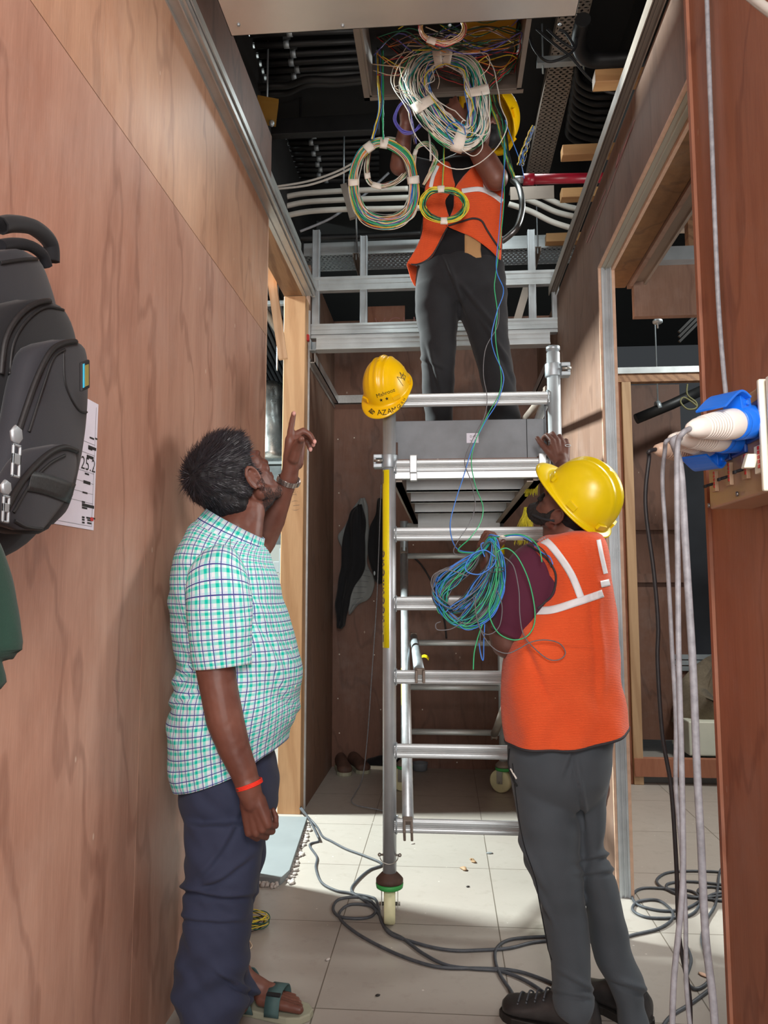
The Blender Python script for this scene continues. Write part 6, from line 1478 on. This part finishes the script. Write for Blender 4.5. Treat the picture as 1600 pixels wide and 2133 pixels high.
# maroon shirt (body under the vest) and sleeve
mb = MB(); pxloft([(1118, 1158, 1232, .06), (1130, 1132, 1256, .09), (1170, 1112, 1268, .115), (1250, 1105, 1268, .12), (1400, 1075, 1275, .125), (1500, 1068, 1285, .125)], YR, mb=mb)
me = remeshed(mb, .008, 4); ms = obj_from(me, 'shirt', M['maroon'], B)
pb = YR/1590
def foldM(p, n): x, y = proj(p); return .006*noise.noise(V((p.x*9, p.y*9, p.z*7)))+.006*math.sin((x*.8+y*.6)*.05)*math.exp(-((y-1240)/60)**2)
s1_ = sleeve([(P(1135, 1150, YR+.0), 34*pb, .05), (P(1118, 1180, YR-.02), 55*pb, .075), (P(1102, 1220, YR-.02), 58*pb, .082), (P(1086, 1265, YR-.02), 55*pb, .08), (P(1073, 1300, YR-.01), 49*pb, .076), (P(1062, 1326, YR-.01), 42*pb, .068)], 44, M['maroon'], ms, 'sleeve', uv=False); displace(s1_.data, foldM)
sleeve([(shB2+V((-.02, 0, .02)), .05, .06), (shB2.lerp(elB2, .35), .058, .06), (shB2.lerp(elB2, .6), .056, .06)], 20, M['maroon'], ms, 'sleeve', uv=False)
# vest
def tiltB(py, t, si):
    k = max(0, min(1, (py-1430)/110)); return k*.055*max(0, t-.45)**1.2*1.8
rowsB = [(1108, 1170, 1226, .05), (1113, 1140, 1246, .085), (1124, 1118, 1256, .115), (1145, 1100, 1262, .135), (1180, 1118, 1268, .14), (1220, 1130, 1273, .142), (1260, 1118, 1276, .143), (1300, 1090, 1279, .147), (1340, 1068, 1281, .148), (1380, 1050, 1284, .15), (1420, 1043, 1288, .152), (1460, 1043, 1294, .154), (1500, 1047, 1300, .155), (1543, 1054, 1304, .155)]
mb = pxloft(rowsB, YR, n=110, seg=110, tilt=tiltB, caps=False, pw=2.5); vest = mb.build('vest', M['vest'], B, solid=.002)
def foldV(p, n):
    x, y = proj(p); k = .014*noise.noise(V((p.x*6, p.y*6, p.z*5)))+.006*noise.noise(V((p.x*15, p.y*15, p.z*11)))
    k += .006*math.sin(x*.07+math.sin(y*.02)*1.5)*max(0, min(1, (y-1380)/150))
    for (cx, cy, an, L_, w_, h_) in ((1120, 1400, 1.2, 80, 10, .012), (1150, 1430, 1.1, 80, 9, .007), (1240, 1330, 1.5, 130, 9, .008), (1215, 1180, 1.2, 50, 8, .004), (1180, 1350, .1, 60, 8, .004)):
        dx, dy = x-cx, y-cy; a_ = dx*math.cos(an)+dy*math.sin(an); b_ = -dx*math.sin(an)+dy*math.cos(an)
        k += h_*math.exp(-(a_/L_)**4)*(math.exp(-((b_+w_)/w_)**2)-math.exp(-(b_/(w_*.7))**2))
    return k
displace(vest.data, foldV); tv = bvh(vest.data)
ribbon(tv, [(1122, 1122), (1143, 1132), (1170, 1165), (1192, 1200), (1210, 1244)], 7.5, .003, name='reflective_strip', mat=M['reflect'], parent=vest)
ribbon(tv, [(1112, 1272), (1150, 1270), (1200, 1255), (1256, 1236)], 8, .004, name='reflective_strip', mat=M['reflect'], parent=vest)
ribbon(tv, [(1252, 1217), (1262, 1215), (1270, 1213)], 7, .005, name='reflective_strip', mat=M['reflect'], parent=vest)
ribbon(tv, [(1247, 1124), (1254, 1160), (1262, 1195)], 4.5, .003, name='reflective_strip', mat=M['reflect'], parent=vest)
b = MB(); hem = []
n_ = len(mb.v)//111
hem = [v.co.copy() for v in vest.data.vertices][-110:]; b.tube(hem, .0042, 6, closed=True); b.build('piping', M['piping'], vest)
both = MB(); trs = bvh(s1_.data)
pts = []
for p in catmull([V((x, y, 0)) for x, y in ((1100, 1136), (1118, 1146), (1140, 1165), (1156, 1190), (1158, 1215), (1150, 1240), (1135, 1255), (1120, 1268))], 8):
    d = ray(p.x, p.y).normalized(); hs_ = [h for h in (tv.ray_cast(CP, d), trs.ray_cast(CP, d)) if h[0]]
    if hs_: h = min(hs_, key=lambda h: h[3]); pts.append(h[0]-d*.002)
both.tube(pts, .0036, 6).build('armhole_piping', M['piping'], vest)

# ------------------------------------------------------------------ man standing on the tower
YC = 3.3
Cc = thing('person', 'man on the scaffold in an open orange vest reaching up into the wiring', 'person', (P(960, 860, YC).x, YC, 1.797))
mb = MB(); fC, uC = V((-.45, -.50, .72)).normalized(), V((.45, .35, .82)); uC = (uC-fC*uC.dot(fC)).normalized(); hcC = P(1008, 258, YC+.02)
gC, RC = head(mb, hcC, fC, uC, 1.0); nC = P(965, 345, YC+.02)
limb(mb, [(gC(0, -.03, -.05), .055), (nC, .058), (P(960, 420, YC), .11), (P(958, 520, YC), .11), (P(960, 580, YC), .10)])
s1c, e1c, w1c = P(902, 365, YC+.03), P(832, 345, YC-.10), P(846, 258, YC-.20)
limb(mb, [(nC, .06), (s1c, .05), (e1c, .043), (e1c.lerp(w1c, .3), .042), (w1c, .028)])
hand(mb, P(845, 250, YC-.20), (-.05, .15, 1), (.6, .6, .1), 1, [(20, 35, 25), (25, 40, 30), (30, 45, 30), (35, 50, 30)], 1.0, thumb=(.6, -.2, .7))
s2c, e2c, w2c = P(1018, 372, YC+.03), P(1034, 372, YC-.20), P(968, 268, YC-.22)
limb(mb, [(nC, .06), (s2c, .052), (e2c, .050), (e2c.lerp(w2c, .3), .052), (e2c.lerp(w2c, .75), .038), (w2c, .029)])
hand(mb, P(962, 262, YC-.22), (-.45, .0, .9), (.2, .9, .1), -1, [(20, 45, 25), (25, 50, 30), (30, 50, 30), (35, 50, 30)], 1.0, thumb=(.7, .5, .4), spread=.1)
for sx, hx, kx, ax_, yy in ((-1, 915, 915, 915, YC+.05), (1, 1010, 1020, 1048, YC+.0)):
    limb(mb, [(P(960, 580, YC), .10), (P(hx, 620, YC), .08), (P(kx, 740, YC), .055), (P(ax_, 868, yy), .042), (V((P(ax_, 868, yy).x, yy, 1.86)), .04)])
me = remeshed(mb, .005, 5, .5); obj_from(me, 'body', M['skin'], Cc)
helmet('hard_hat', hcC+uC*.055, fC, uC, M['hat_bright'], Cc, s=1.08)[0]['label'] = 'yellow hard hat half hidden by the big coil'
mb = MB(); E = lambda p, r: mb.ell(gC(*p), r, RC, 24, 16); E((0, -.03, .03), (.08, .09, .085)); E((0, -.055, -.03), (.062, .048, .05)); obj_from(remeshed(mb, .007, 3), 'hair', M['hair'], Cc)
for ax_, yy, an in ((912, YC+.05, -1.75), (1050, YC, -1.35)):
    x = P(ax_, 868, yy).x; t0 = Cc; shoe((x, yy-.03, 1.797), an, M['leather'], L=.27, w_=.047, h=.08, name='shoe', parent=Cc, solem='ink')
mb = MB()
pxloft([(338, 925, 995, .06), (350, 908, 1022, .09), (375, 893, 1040, .105), (420, 887, 1046, .11), (470, 880, 1046, .11), (520, 872, 1046, .115), (548, 868, 1048, .118), (570, 870, 1050, .112)], YC, mb=mb)
limb(mb, [(P(905, 368, YC), .062), (s1c.lerp(e1c, .55), .056)]); limb(mb, [(P(1012, 375, YC), .066), (s2c.lerp(e2c, .5), .066)])
me = remeshed(mb, .006, 6); displace(me, lambda p, n: .005*noise.noise(V((p.x*8, p.y*8, p.z*14)))); tsh = obj_from(me, 'shirt', M['black_cloth'], Cc); tt = bvh(me)
mb = MB()
pxloft([(548, 869, 1050, .115), (580, 866, 1054, .12), (610, 872, 1050, .11), (640, 890, 1035, .07)], YC, mb=mb)
pxloft([(600, 866, 960, .095), (650, 866, 957, .092), (700, 873, 950, .085), (750, 878, 949, .08), (800, 879, 947, .078, .02), (840, 882, 946, .076, .04), (885, 890, 944, .074, .05), (900, 893, 942, .07, .05)], YC, mb=mb)
pxloft([(600, 950, 1055, .095), (650, 955, 1056, .09), (700, 976, 1060, .085), (750, 990, 1066, .08), (800, 1005, 1075, .078), (840, 1012, 1080, .076), (885, 1022, 1086, .074), (900, 1024, 1086, .07)], YC, mb=mb)
me = remeshed(mb, .006, 10, .6)
def foldC(p, n):
    x, y = proj(p); k = .007*noise.noise(V((p.x*6, p.y*6, p.z*9)))+.004*noise.noise(V((p.x*14, p.y*14, p.z*20)))
    for (cx, cy, an, L_, w_, h_) in ((945, 600, 1.2, 60, 6, .010), (990, 640, .9, 60, 6, .008), (900, 770, 1.3, 50, 6, .008), (895, 760, .4, 30, 5, .006), (1030, 720, 1.0, 60, 6, .007), (1050, 760, 1.1, 50, 6, .006)):
        dx, dy = x-cx, y-cy; a_ = dx*math.cos(an)+dy*math.sin(an); b_ = -dx*math.sin(an)+dy*math.cos(an)
        k += h_*math.exp(-(a_/L_)**4)*(math.exp(-((b_+w_)/w_)**2)-math.exp(-(b_/(w_*.7))**2))
    return k
displace(me, foldC); obj_from(me, 'trousers', M['black_trouser'], Cc)
vC = drape([(906, 342), (930, 336), (939, 345), (944, 370), (948, 386), (940, 400), (928, 418), (932, 440), (936, 455), (933, 471), (925, 490), (912, 515), (900, 535), (885, 546), (866, 552), (852, 549), (848, 548), (856, 535), (870, 510), (880, 480), (882, 430), (886, 390), (896, 360)], tt, .012, lambda x, y: YC-.115, 'vest', M['vest'], Cc, step=6, fold=lambda x, y: .008*math.sin(x*.12+y*.05))
flap = drape([(848, 549), (862, 552), (872, 560), (880, 585), (868, 598), (858, 585), (852, 566)], None, 0, lambda x, y: YC-.03+.002*(x-850), 'vest_flap', M['vest'], vC, step=5)
vD = drape([(996, 338), (1010, 336), (1030, 345), (1042, 370), (1050, 410), (1047, 450), (1045, 500), (1044, 535), (1040, 540), (1020, 520), (985, 495), (955, 482), (933, 472), (930, 466), (938, 450), (945, 430), (946, 400), (952, 385), (970, 362)], tt, .013, lambda x, y: YC-.115, 'vest_panel', M['vest'], vC, step=6, fold=lambda x, y: .006*math.sin(x*.1-y*.06))
tv2 = bvh(vD.data); tv1 = bvh(vC.data)
b = MB(); seam(tv2, [(934, 470), (960, 462), (985, 455), (1003, 460), (1014, 478), (1028, 500), (1042, 520)], .0042, None, None, mb=b, off=.006); seam(tv1, [(932, 474), (922, 492), (910, 516), (898, 534), (884, 545), (866, 551), (850, 549)], .0035, None, None, mb=b, off=.006); b.build('piping', M['piping'], vC)
ribbon(tv1, [(912, 345), (903, 365), (897, 390)], 4, .004, name='reflective_strip', mat=M['reflect'], parent=vC)
ribbon(tv2, [(1007, 345), (1009, 370), (1012, 394)], 4, .004, name='reflective_strip', mat=M['reflect'], parent=vC)
ribbon(tv2, [(962, 398), (998, 394), (1025, 404), (1047, 420)], 5, .005, name='reflective_strip', mat=M['reflect'], parent=vC)
drape([(968, 488), (985, 494), (1002, 503), (1001, 520), (1003, 536), (985, 538), (968, 539)], tt, .004, lambda x, y: YC-.11, 'khaki_patch', M['khaki'], tsh, step=6, smoothb=False)
# ================================================================== WIRE COILS
def coil(name, label, path, Rs, Y, n, cols, rw=.0016, tapes=(), depth=.7, seed=1, cat='wire coil', wob=.35, sub=10, loose=0, closed=True, dy=0, group=None):
    random.seed(seed); pp = [V((x, y, 0)) for x, y in path]; base = catmull(pp, sub, closed=closed); m = len(base); sc = Y/F_PX
    rs = []
    for i in range(m):
        t_ = i/sub; a = int(t_) % len(Rs); b_ = (a+1) % len(Rs) if closed else min(a+1, len(Rs)-1); rs.append(Rs[a]+(Rs[b_]-Rs[a])*(t_-int(t_)))
    c0 = P(sum(p.x for p in base)/m, sum(p.y for p in base)/m, Y); root = thing(name, label, cat, c0, group)
    mbs = {}
    for k in range(n):
        cn = random.choices([c for c, w_ in cols], [w_ for c, w_ in cols])[0]; mb = mbs.setdefault(cn, MB())
        q, th = math.sqrt(random.random()), random.random()*2*math.pi; a0, b0 = q*math.cos(th), q*math.sin(th); sd = random.random()*99
        ex = 1 if k >= loose else random.uniform(1.3, 2.2); pts = []
        for i in range(m):
            p = base[i]; t_ = base[(i+1) % m if closed else min(i+1, m-1)]-base[i-1 if closed else max(i-1, 0)]; t_.normalize(); nn = V((-t_.y, t_.x, 0))
            ang = 2*math.pi*i/m; nz = V((math.cos(ang)*1.1, math.sin(ang)*1.1, sd)); R = rs[i]*ex
            a = a0+wob*noise.noise(nz*1.4)*1.6; b_ = b0+wob*noise.noise(nz*1.4+V((7, 3, 1)))*1.6
            u_ = p+nn*a*R; pts.append(P(u_.x, u_.y, Y+b_*R*sc*depth+dy*i/m))
        mb.tube(pts, rw, 5, closed=closed)
    for cn, mb in mbs.items(): mb.build('wires', WIRE[cn], root, label='%s wires of the bundle' % ('dark green' if cn == 'dkgreen' else cn))
    for (i, wd) in tapes:
        i = int(i*sub) % m; t_ = (base[(i+1) % m]-base[i-1]).normalized(); nn = V((-t_.y, t_.x, 0)); R = rs[i]*1.05+1; b = MB(); rings = []
        for s_ in (-1, -.33, .33, 1):
            rg = []
            for q in range(20):
                a = 2*math.pi*q/20; u_ = base[i]+t_*wd*s_*(1+.08*math.sin(a*2))+nn*R*math.cos(a)*(1+.04*math.sin(5*a)); rg.append(P(u_.x, u_.y, Y+dy*i/m+math.sin(a)*R*sc*(depth+.1)))
            rings.append(rg)
        b.rings(rings, caps=False).build('tape', M['tape'], root, solid=.0008)
    return root
def strand(name, pts, r, col, label, n=8, cat='wire', group=None, close=False):
    return tag(MB().tube(catmull([P(*p) for p in pts], n, closed=close), r, 6, closed=close).build(name, WIRE[col] if col in WIRE else M[col]), label, cat, group)
YW = 2.98
big = coil('wire_coil', 'largest wire coil, white blue and teal, taped, hanging before his face', [(930, 118), (975, 138), (993, 185), (998, 235), (990, 275), (962, 290), (918, 262), (884, 215), (866, 172), (886, 128)], [18, 20, 23, 23, 25, 27, 29, 24, 33, 27], YW, 195, [('white', 9), ('cream', 3), ('blue', 3.5), ('teal', 2), ('green', 2), ('black', 3), ('violet', .8), ('dkgreen', 1), ('yellow', .3)], .0021, [(0.05, 11), (9.6, 9), (2.1, 10), (7.05, 11), (5.1, 12)], seed=3, wob=.26, loose=6)
for k, (pts, c) in enumerate((([(905, 115), (1000, 110), (1018, 118), (1018, 140), (1000, 160)], 'cream'), ([(1003, 190), (1015, 230), (1021, 262), (1012, 280), (990, 282)], 'white'), ([(960, 310), (985, 325), (1003, 312), (1004, 290), (990, 278), (970, 275)], 'white'), ([(880, 110), (840, 125), (822, 160), (826, 185), (850, 190)], 'cream'), ([(862, 105), (835, 130), (838, 160), (860, 200)], 'cream'), ([(945, 300), (930, 270), (945, 255), (965, 262), (970, 280)], 'blue'), ([(830, 178), (822, 182), (826, 190), (860, 200), (880, 215)], 'white'))):
    o = MB().tube(catmull([P(x, y, YW-.05) for x, y in pts], 8), .0017, 6).build('loose_strand', WIRE[c]); attach(o, big)
strand('hanging_tail', [(905, 140, 3.0), (915, 165, 3.02), (912, 185, 3.02)], .0017, 'cream', 'short cream wire end dangling inside the largest coil')
leftc = coil('wire_coil', 'multicoloured wire coil hanging left of the vest, four tape bands', [(800, 298), (845, 325), (861, 375), (857, 425), (838, 452), (800, 462), (760, 447), (740, 405), (739, 355), (762, 312)], [10, 10, 11, 13, 15, 16, 14, 11, 9, 9], 3.12, 62, [('cream', 3), ('white', 3), ('pink', 2), ('blue', 2), ('green', 2), ('yellow', 2), ('red', 1), ('violet', 1.2), ('grey', 1.5), ('teal', 1), ('orange', .8)], .0018, [(0.0, 8), (9.2, 9), (7.5, 7), (2.05, 8)], seed=8, loose=3, wob=.25)
coil('wire_coil', 'smaller cream wire coil nested behind the top of the multicoloured coil', [(800, 290), (835, 300), (853, 330), (846, 360), (820, 382), (790, 388), (768, 375), (765, 340), (775, 305)], [5, 7, 7, 6, 6, 5, 5, 5, 5], 3.2, 22, [('cream', 3), ('white', 2), ('pink', 1), ('green', 1), ('teal', 1), ('brown', .7)], .0015, [(5.2, 10), (6.3, 6)], seed=11)
coil('wire_coil', 'small yellow and green wire coil hanging over the vest', [(925, 394), (955, 402), (970, 425), (958, 450), (925, 460), (893, 450), (880, 425), (895, 400)], [6, 6, 6, 7, 6, 7, 6, 6], 3.02, 24, [('yellow', 4), ('green', 3), ('dkgreen', 2), ('black', 1.5)], .0019, [(7.8, 7), (4.0, 7)], seed=5)
coil('wire_coil', 'small pink and cream wire coil hanging at the edge of the metal sheet', [(922, 22), (955, 34), (968, 58), (955, 80), (925, 90), (890, 80), (876, 58), (890, 34)], [5, 5, 5, 6, 6, 6, 5, 5], 2.50, 16, [('cream', 4), ('pink', 3), ('red', 1), ('yellow', 1), ('orange', 1)], .0014, [(4.7, 9)], seed=6)
coil('wire_coil', 'violet wire coil in his raised hand', [(850, 208), (873, 222), (880, 250), (862, 274), (838, 272), (824, 250), (832, 222)], [4, 5, 5, 4, 4, 4, 4], 3.03, 9, [('violet', 5), ('blue', .6)], .0018, seed=13)
coil('wire_bundle', 'narrow bundle of striped wires draped between the two coils', [(868, 378), (862, 345), (866, 315), (880, 300), (898, 305), (908, 328), (898, 355), (882, 385)], [3, 4, 3, 5, 6, 5, 5, 2], 3.15, 22, [('cream', 3), ('pink', 1.5), ('green', 1.5), ('grey', 1.5), ('yellow', 1), ('blue', 1)], .0014, [(1.9, 6)], seed=14, closed=False, cat='wire bundle')
# stems from the box
for k, (pts, R, n, cols, lab_) in enumerate((
    ([(788, 105), (790, 160), (793, 220), (784, 262), (776, 290)], [5, 5, 4, 3, 3], 9, [('brown', 2), ('yellow', 2), ('blue', 1), ('green', 1), ('cream', 1)], 'left stem of mixed wires dropping from the box to the multicoloured coil'),
    ([(796, 105), (797, 160), (797, 220), (797, 260), (798, 290)], [4, 3, 3, 3, 3], 7, [('green', 2), ('yellow', 1), ('teal', 1), ('red', 1), ('cream', 1)], 'right stem of mixed wires dropping from the box to the multicoloured coil'),
    ([(925, 300), (925, 340), (923, 370), (922, 396)], [1.5, 1.5, 1.5, 1.5], 3, [('yellow', 1), ('green', 2)], 'green and yellow stem running down to the small coil'),
    ([(893, 268), (896, 300), (897, 335)], [1.5, 1.5, 1.5], 3, [('cream', 1), ('white', 1)], 'cream wires running down under the largest coil'),
    ([(925, 92), (928, 100), (929, 112)], [2, 2, 2], 4, [('green', 1), ('white', 1)], 'short green stem tied at the top of the largest coil'),
    ([(830, 140), (842, 190), (856, 250), (866, 300)], [3, 3, 3, 3], 8, [('brown', 2), ('violet', 2), ('black', 2), ('orange', 1)], 'dark mixed wires running down behind his raised hand'),
    ([(1022, 130), (1030, 200), (1048, 260), (1056, 320), (1070, 372)], [7, 5, 5, 6, 3], 18, [('black', 3), ('brown', 2), ('green', 1.5), ('yellow', 1.5), ('dkgreen', 1), ('grey', 2), ('red', .5)], 'dark mixed wire bundle running from the box into the silver hose'),
    ([(1020, 215), (1034, 250), (1045, 290), (1056, 330), (1072, 368)], [3, 4, 2, 4, 3], 6, [('yellow', 3), ('orange', 1), ('green', 1)], 'yellow wires beside the dark bundle into the steel hose'),
    ([(1112, 262), (1100, 290), (1090, 320), (1084, 345)], [4, 6, 7, 8], 9, [('yellow', 2), ('grey', 2), ('blue', 1), ('cream', 1)], 'thin fan of yellow and grey wires beside the slotted tray'),
    ([(790, 70), (830, 100), (890, 140), (950, 165), (1010, 180)], [10, 10, 8, 8, 8], 16, [('brown', 3), ('black', 3), ('red', 1), ('dkgreen', 1)], 'dark tangle of wires across the open box'),
    ([(1080, 95), (1070, 130), (1040, 160), (1010, 190)], [7, 8, 8, 8], 12, [('dkgreen', 2), ('yellow', 1), ('black', 2), ('red', .6)], 'green and black wires spilling from the right end of the box'))):
    coil('wire_bundle', lab_, pts, R, 3.06 if k not in (6, 7) else 3.2, n, cols, .0016, seed=30+k, closed=False, cat='wire bundle')
# three wires from the man above to the man below
pb_ = [(1050, 285, 3.1), (1052, 330, 3.05), (1046, 400, 3.0), (1040, 480, 2.98), (1034, 560, 2.97), (1049, 605, 2.96), (1035, 650, 2.95), (1024, 700, 2.95), (1030, 735, 2.95), (1047, 775, 2.95), (1048, 800, 2.95), (1035, 840, 2.93), (1010, 880, 2.93), (985, 930, 2.9), (968, 985, 2.85), (950, 1040, 2.75), (938, 1090, 2.65), (944, 1130, 2.55), (962, 1148, 2.48), (1010, 1150, 2.42)]
pg_ = [(1054, 250, 3.1), (1050, 300, 3.08), (1050, 350, 3.05), (1050, 420, 3.0), (1042, 500, 2.98), (1033, 570, 2.97), (1030, 600, 2.97), (1036, 650, 2.96), (1032, 690, 2.96), (1035, 730, 2.95), (1044, 780, 2.95), (1040, 820, 2.94), (1018, 860, 2.93), (992, 915, 2.9), (982, 960, 2.85), (990, 1010, 2.75), (1006, 1055, 2.65), (1000, 1090, 2.58), (980, 1120, 2.5), (955, 1148, 2.46), (1010, 1152, 2.42)]
py_ = [(1040, 640, 2.97), (1036, 680, 2.97), (1012, 725, 2.96), (1007, 780, 2.96), (1015, 830, 2.95), (1008, 870, 2.94), (985, 915, 2.9), (968, 960, 2.85), (980, 1000, 2.75), (990, 1050, 2.65), (978, 1090, 2.6), (955, 1125, 2.5), (945, 1150, 2.46), (965, 1156, 2.44), (1012, 1148, 2.42)]
strand('hanging_wire', pb_, .0019, 'blue', 'blue wire trailing from the man above to the bundle below'); strand('hanging_wire', pg_, .0019, 'green', 'green wire trailing from the man above to the bundle below'); strand('hanging_wire', py_, .0016, 'grey', 'grey wire trailing in front of the toe board to the bundle')
strand('hanging_wire', [(1052, 250, 3.08), (1070, 300, 3.1), (1085, 340, 3.15), (1092, 372, 3.2)], .0018, 'blue', 'short blue wire running to the silver pipe coupling')
# the bundle in his hand
random.seed(44); bun = thing('wire_bundle', 'large bundle of blue green and grey wire loops held by the bearded man', 'wire bundle', P(985, 1230, 2.35)); mbs = {}
J = lambda a: random.uniform(-a, a)
for k in range(130):
    u_ = random.random(); v_ = random.random(); cn = random.choices(['blue', 'green', 'teal', 'grey', 'black', 'dkgreen'], [4, 3, 1.5, 5, 4, 2])[0]
    Yd = 2.36+.07*v_+J(.01); L = .65+.35*random.random()
    inner = k % 3 == 0
    if not inner:
        pts = [(1026+J(6), 1122+J(4)), (1044-18*u_+J(5), 1155), (1052-36*u_+J(4), 1195+J(6)), (1050-55*u_, 1240+J(8)), (1025-55*u_+J(6), 1285-12*u_), (985-42*u_+J(6), 1308-16*u_+J(6)), (942-18*u_+J(8), 1292-22*u_+J(6)), (914+14*u_+J(8), 1255-12*u_+J(8)), (922+30*u_+J(6), 1215+J(8)), (962+22*u_+J(6), 1180+J(6)), (1004+J(6), 1145+J(5))]
    else:
        pts = [(1024+J(5), 1126+J(4)), (1030+J(8), 1160), (1000+J(14), 1215+J(8)), (960+J(16), 1262+J(10)), (925+J(12), 1268+J(10)), (906+J(7), 1235+J(10)), (918+J(8), 1200+J(8)), (958+J(8), 1178+J(6)), (1000+J(6), 1150+J(4))]
    m_ = len(pts); P3 = [P(x, y, Yd+ (.035 if i > m_*.6 else 0)-.03*math.sin(math.pi*i/m_)) for i, (x, y) in enumerate(pts)]
    mbs.setdefault(cn, MB()).tube(catmull(P3, 7, closed=True), .0018, 5, closed=True)
for cn, mb in mbs.items(): mb.build('wires', WIRE[cn], bun, label='%s wires of the held bundle' % ('dark green' if cn == 'dkgreen' else cn))
def ls(pts, col, r=.0019, Y=2.285, closed=False):
    o = MB().tube(catmull([P(p[0], p[1], p[2] if len(p) > 2 else Y) for p in pts], 8, closed=closed), r, 6, closed=closed).build('loose_strand', WIRE[col]); attach(o, bun)
ls([(1035, 1150), (1055, 1142), (1078, 1160), (1100, 1205), (1113, 1260), (1113, 1300), (1098, 1325), (1070, 1333), (1040, 1320), (1022, 1290), (1020, 1258), (1032, 1220), (1036, 1180)], 'green', .002)
ls([(1050, 1160), (1070, 1180), (1081, 1230), (1083, 1280), (1090, 1320), (1108, 1345), (1140, 1372), (1165, 1374), (1178, 1360), (1165, 1340), (1135, 1333), (1105, 1338), (1080, 1352), (1055, 1361), (1028, 1350), (1005, 1320), (992, 1280), (990, 1240)], 'grey', .0017, 2.25)
ls([(1036, 1230), (1046, 1262), (1042, 1300), (1028, 1318), (1010, 1320), (996, 1300), (990, 1270)], 'grey', .0016)
ls([(1005, 1300, 2.33), (995, 1330, 2.33), (988, 1360, 2.33), (986, 1395, 2.33)], 'green', .002)
ls([(1010, 1300, 2.33), (1008, 1335, 2.33), (1007, 1374, 2.33), (1002, 1366, 2.33), (998, 1340, 2.33)], 'blue', .0018)
ls([(1002, 1300, 2.34), (1000, 1345, 2.34), (1005, 1372, 2.34)], 'grey', .0016)
ls([(1032, 1160), (1010, 1146), (985, 1155), (970, 1178), (975, 1192), (1000, 1196), (1026, 1180), (1034, 1165)], 'blue', .002)
ls([(1012, 1188), (1035, 1182), (1050, 1184), (1046, 1190), (1025, 1192)], 'black', .0017, closed=True)
ls([(1008, 1130), (1002, 1135), (1006, 1150), (1010, 1160)], 'blue', .0019, 2.36)
ls([(1018, 1120, 2.4), (1022, 1114, 2.38), (1045, 1118, 2.37), (1075, 1115, 2.33), (1100, 1123, 2.32), (1128, 1150, 2.31), (1145, 1160, 2.285), (1152, 1176, 2.28)], 'blue', .0019)
ls([(1018, 1122, 2.4), (1040, 1118, 2.37), (1080, 1113, 2.33), (1108, 1124, 2.31), (1124, 1145, 2.29), (1129, 1171, 2.28)], 'green', .0019)
ls([(1090, 1122, 2.32), (1125, 1140, 2.3), (1140, 1158, 2.29), (1148, 1182, 2.28)], 'black', .0017)
ls([(905, 1235), (898, 1215), (906, 1195), (935, 1188), (975, 1200)], 'grey', .0016); ls([(918, 1295), (908, 1300), (912, 1312), (940, 1310), (965, 1295)], 'grey', .0016)
a, c_ = P(1042, 1118.5, 2.365), P(1053, 1116.5, 2.36); o = MB().tube([a, c_], .004, 8).build('tape', M['tape']); attach(o, bun)
# coil on the floor beside the sandal and a cord on the shirt
fc = thing('wire_coil', 'small yellow and black wire coil lying on the tiles by the left man', 'wire coil', PZ(525, 1927, 0)); random.seed(50); mbs = {}
q = PZ(522, 1932, 0)
for k in range(16):
    cn = random.choice(['yellow', 'black', 'cream', 'dkgreen', 'yellow']); R = .055+random.uniform(-.012, .012); zz = .004+.035*random.random(); ox, oy = random.uniform(-.008, .008), random.uniform(-.008, .008)
    mbs.setdefault(cn, MB()).tube([q+V((ox+R*math.cos(t_), oy+R*.8*math.sin(t_), zz+.006*math.sin(t_*2+k))) for t_ in [2*math.pi*i/30 for i in range(30)]], .0017, 5, closed=True)
for cn, mb in mbs.items(): mb.build('wires', WIRE[cn], fc, label='%s wires of the coil' % ('dark green' if cn == 'dkgreen' else cn))
o = MB().tube(catmull([PZ(522, 1940, .02), PZ(518, 1955, .004), PZ(525, 1970, .003), PZ(519, 1978, .003)], 6), .0017, 5).build('loose_strand', WIRE['cream']); attach(o, fc)
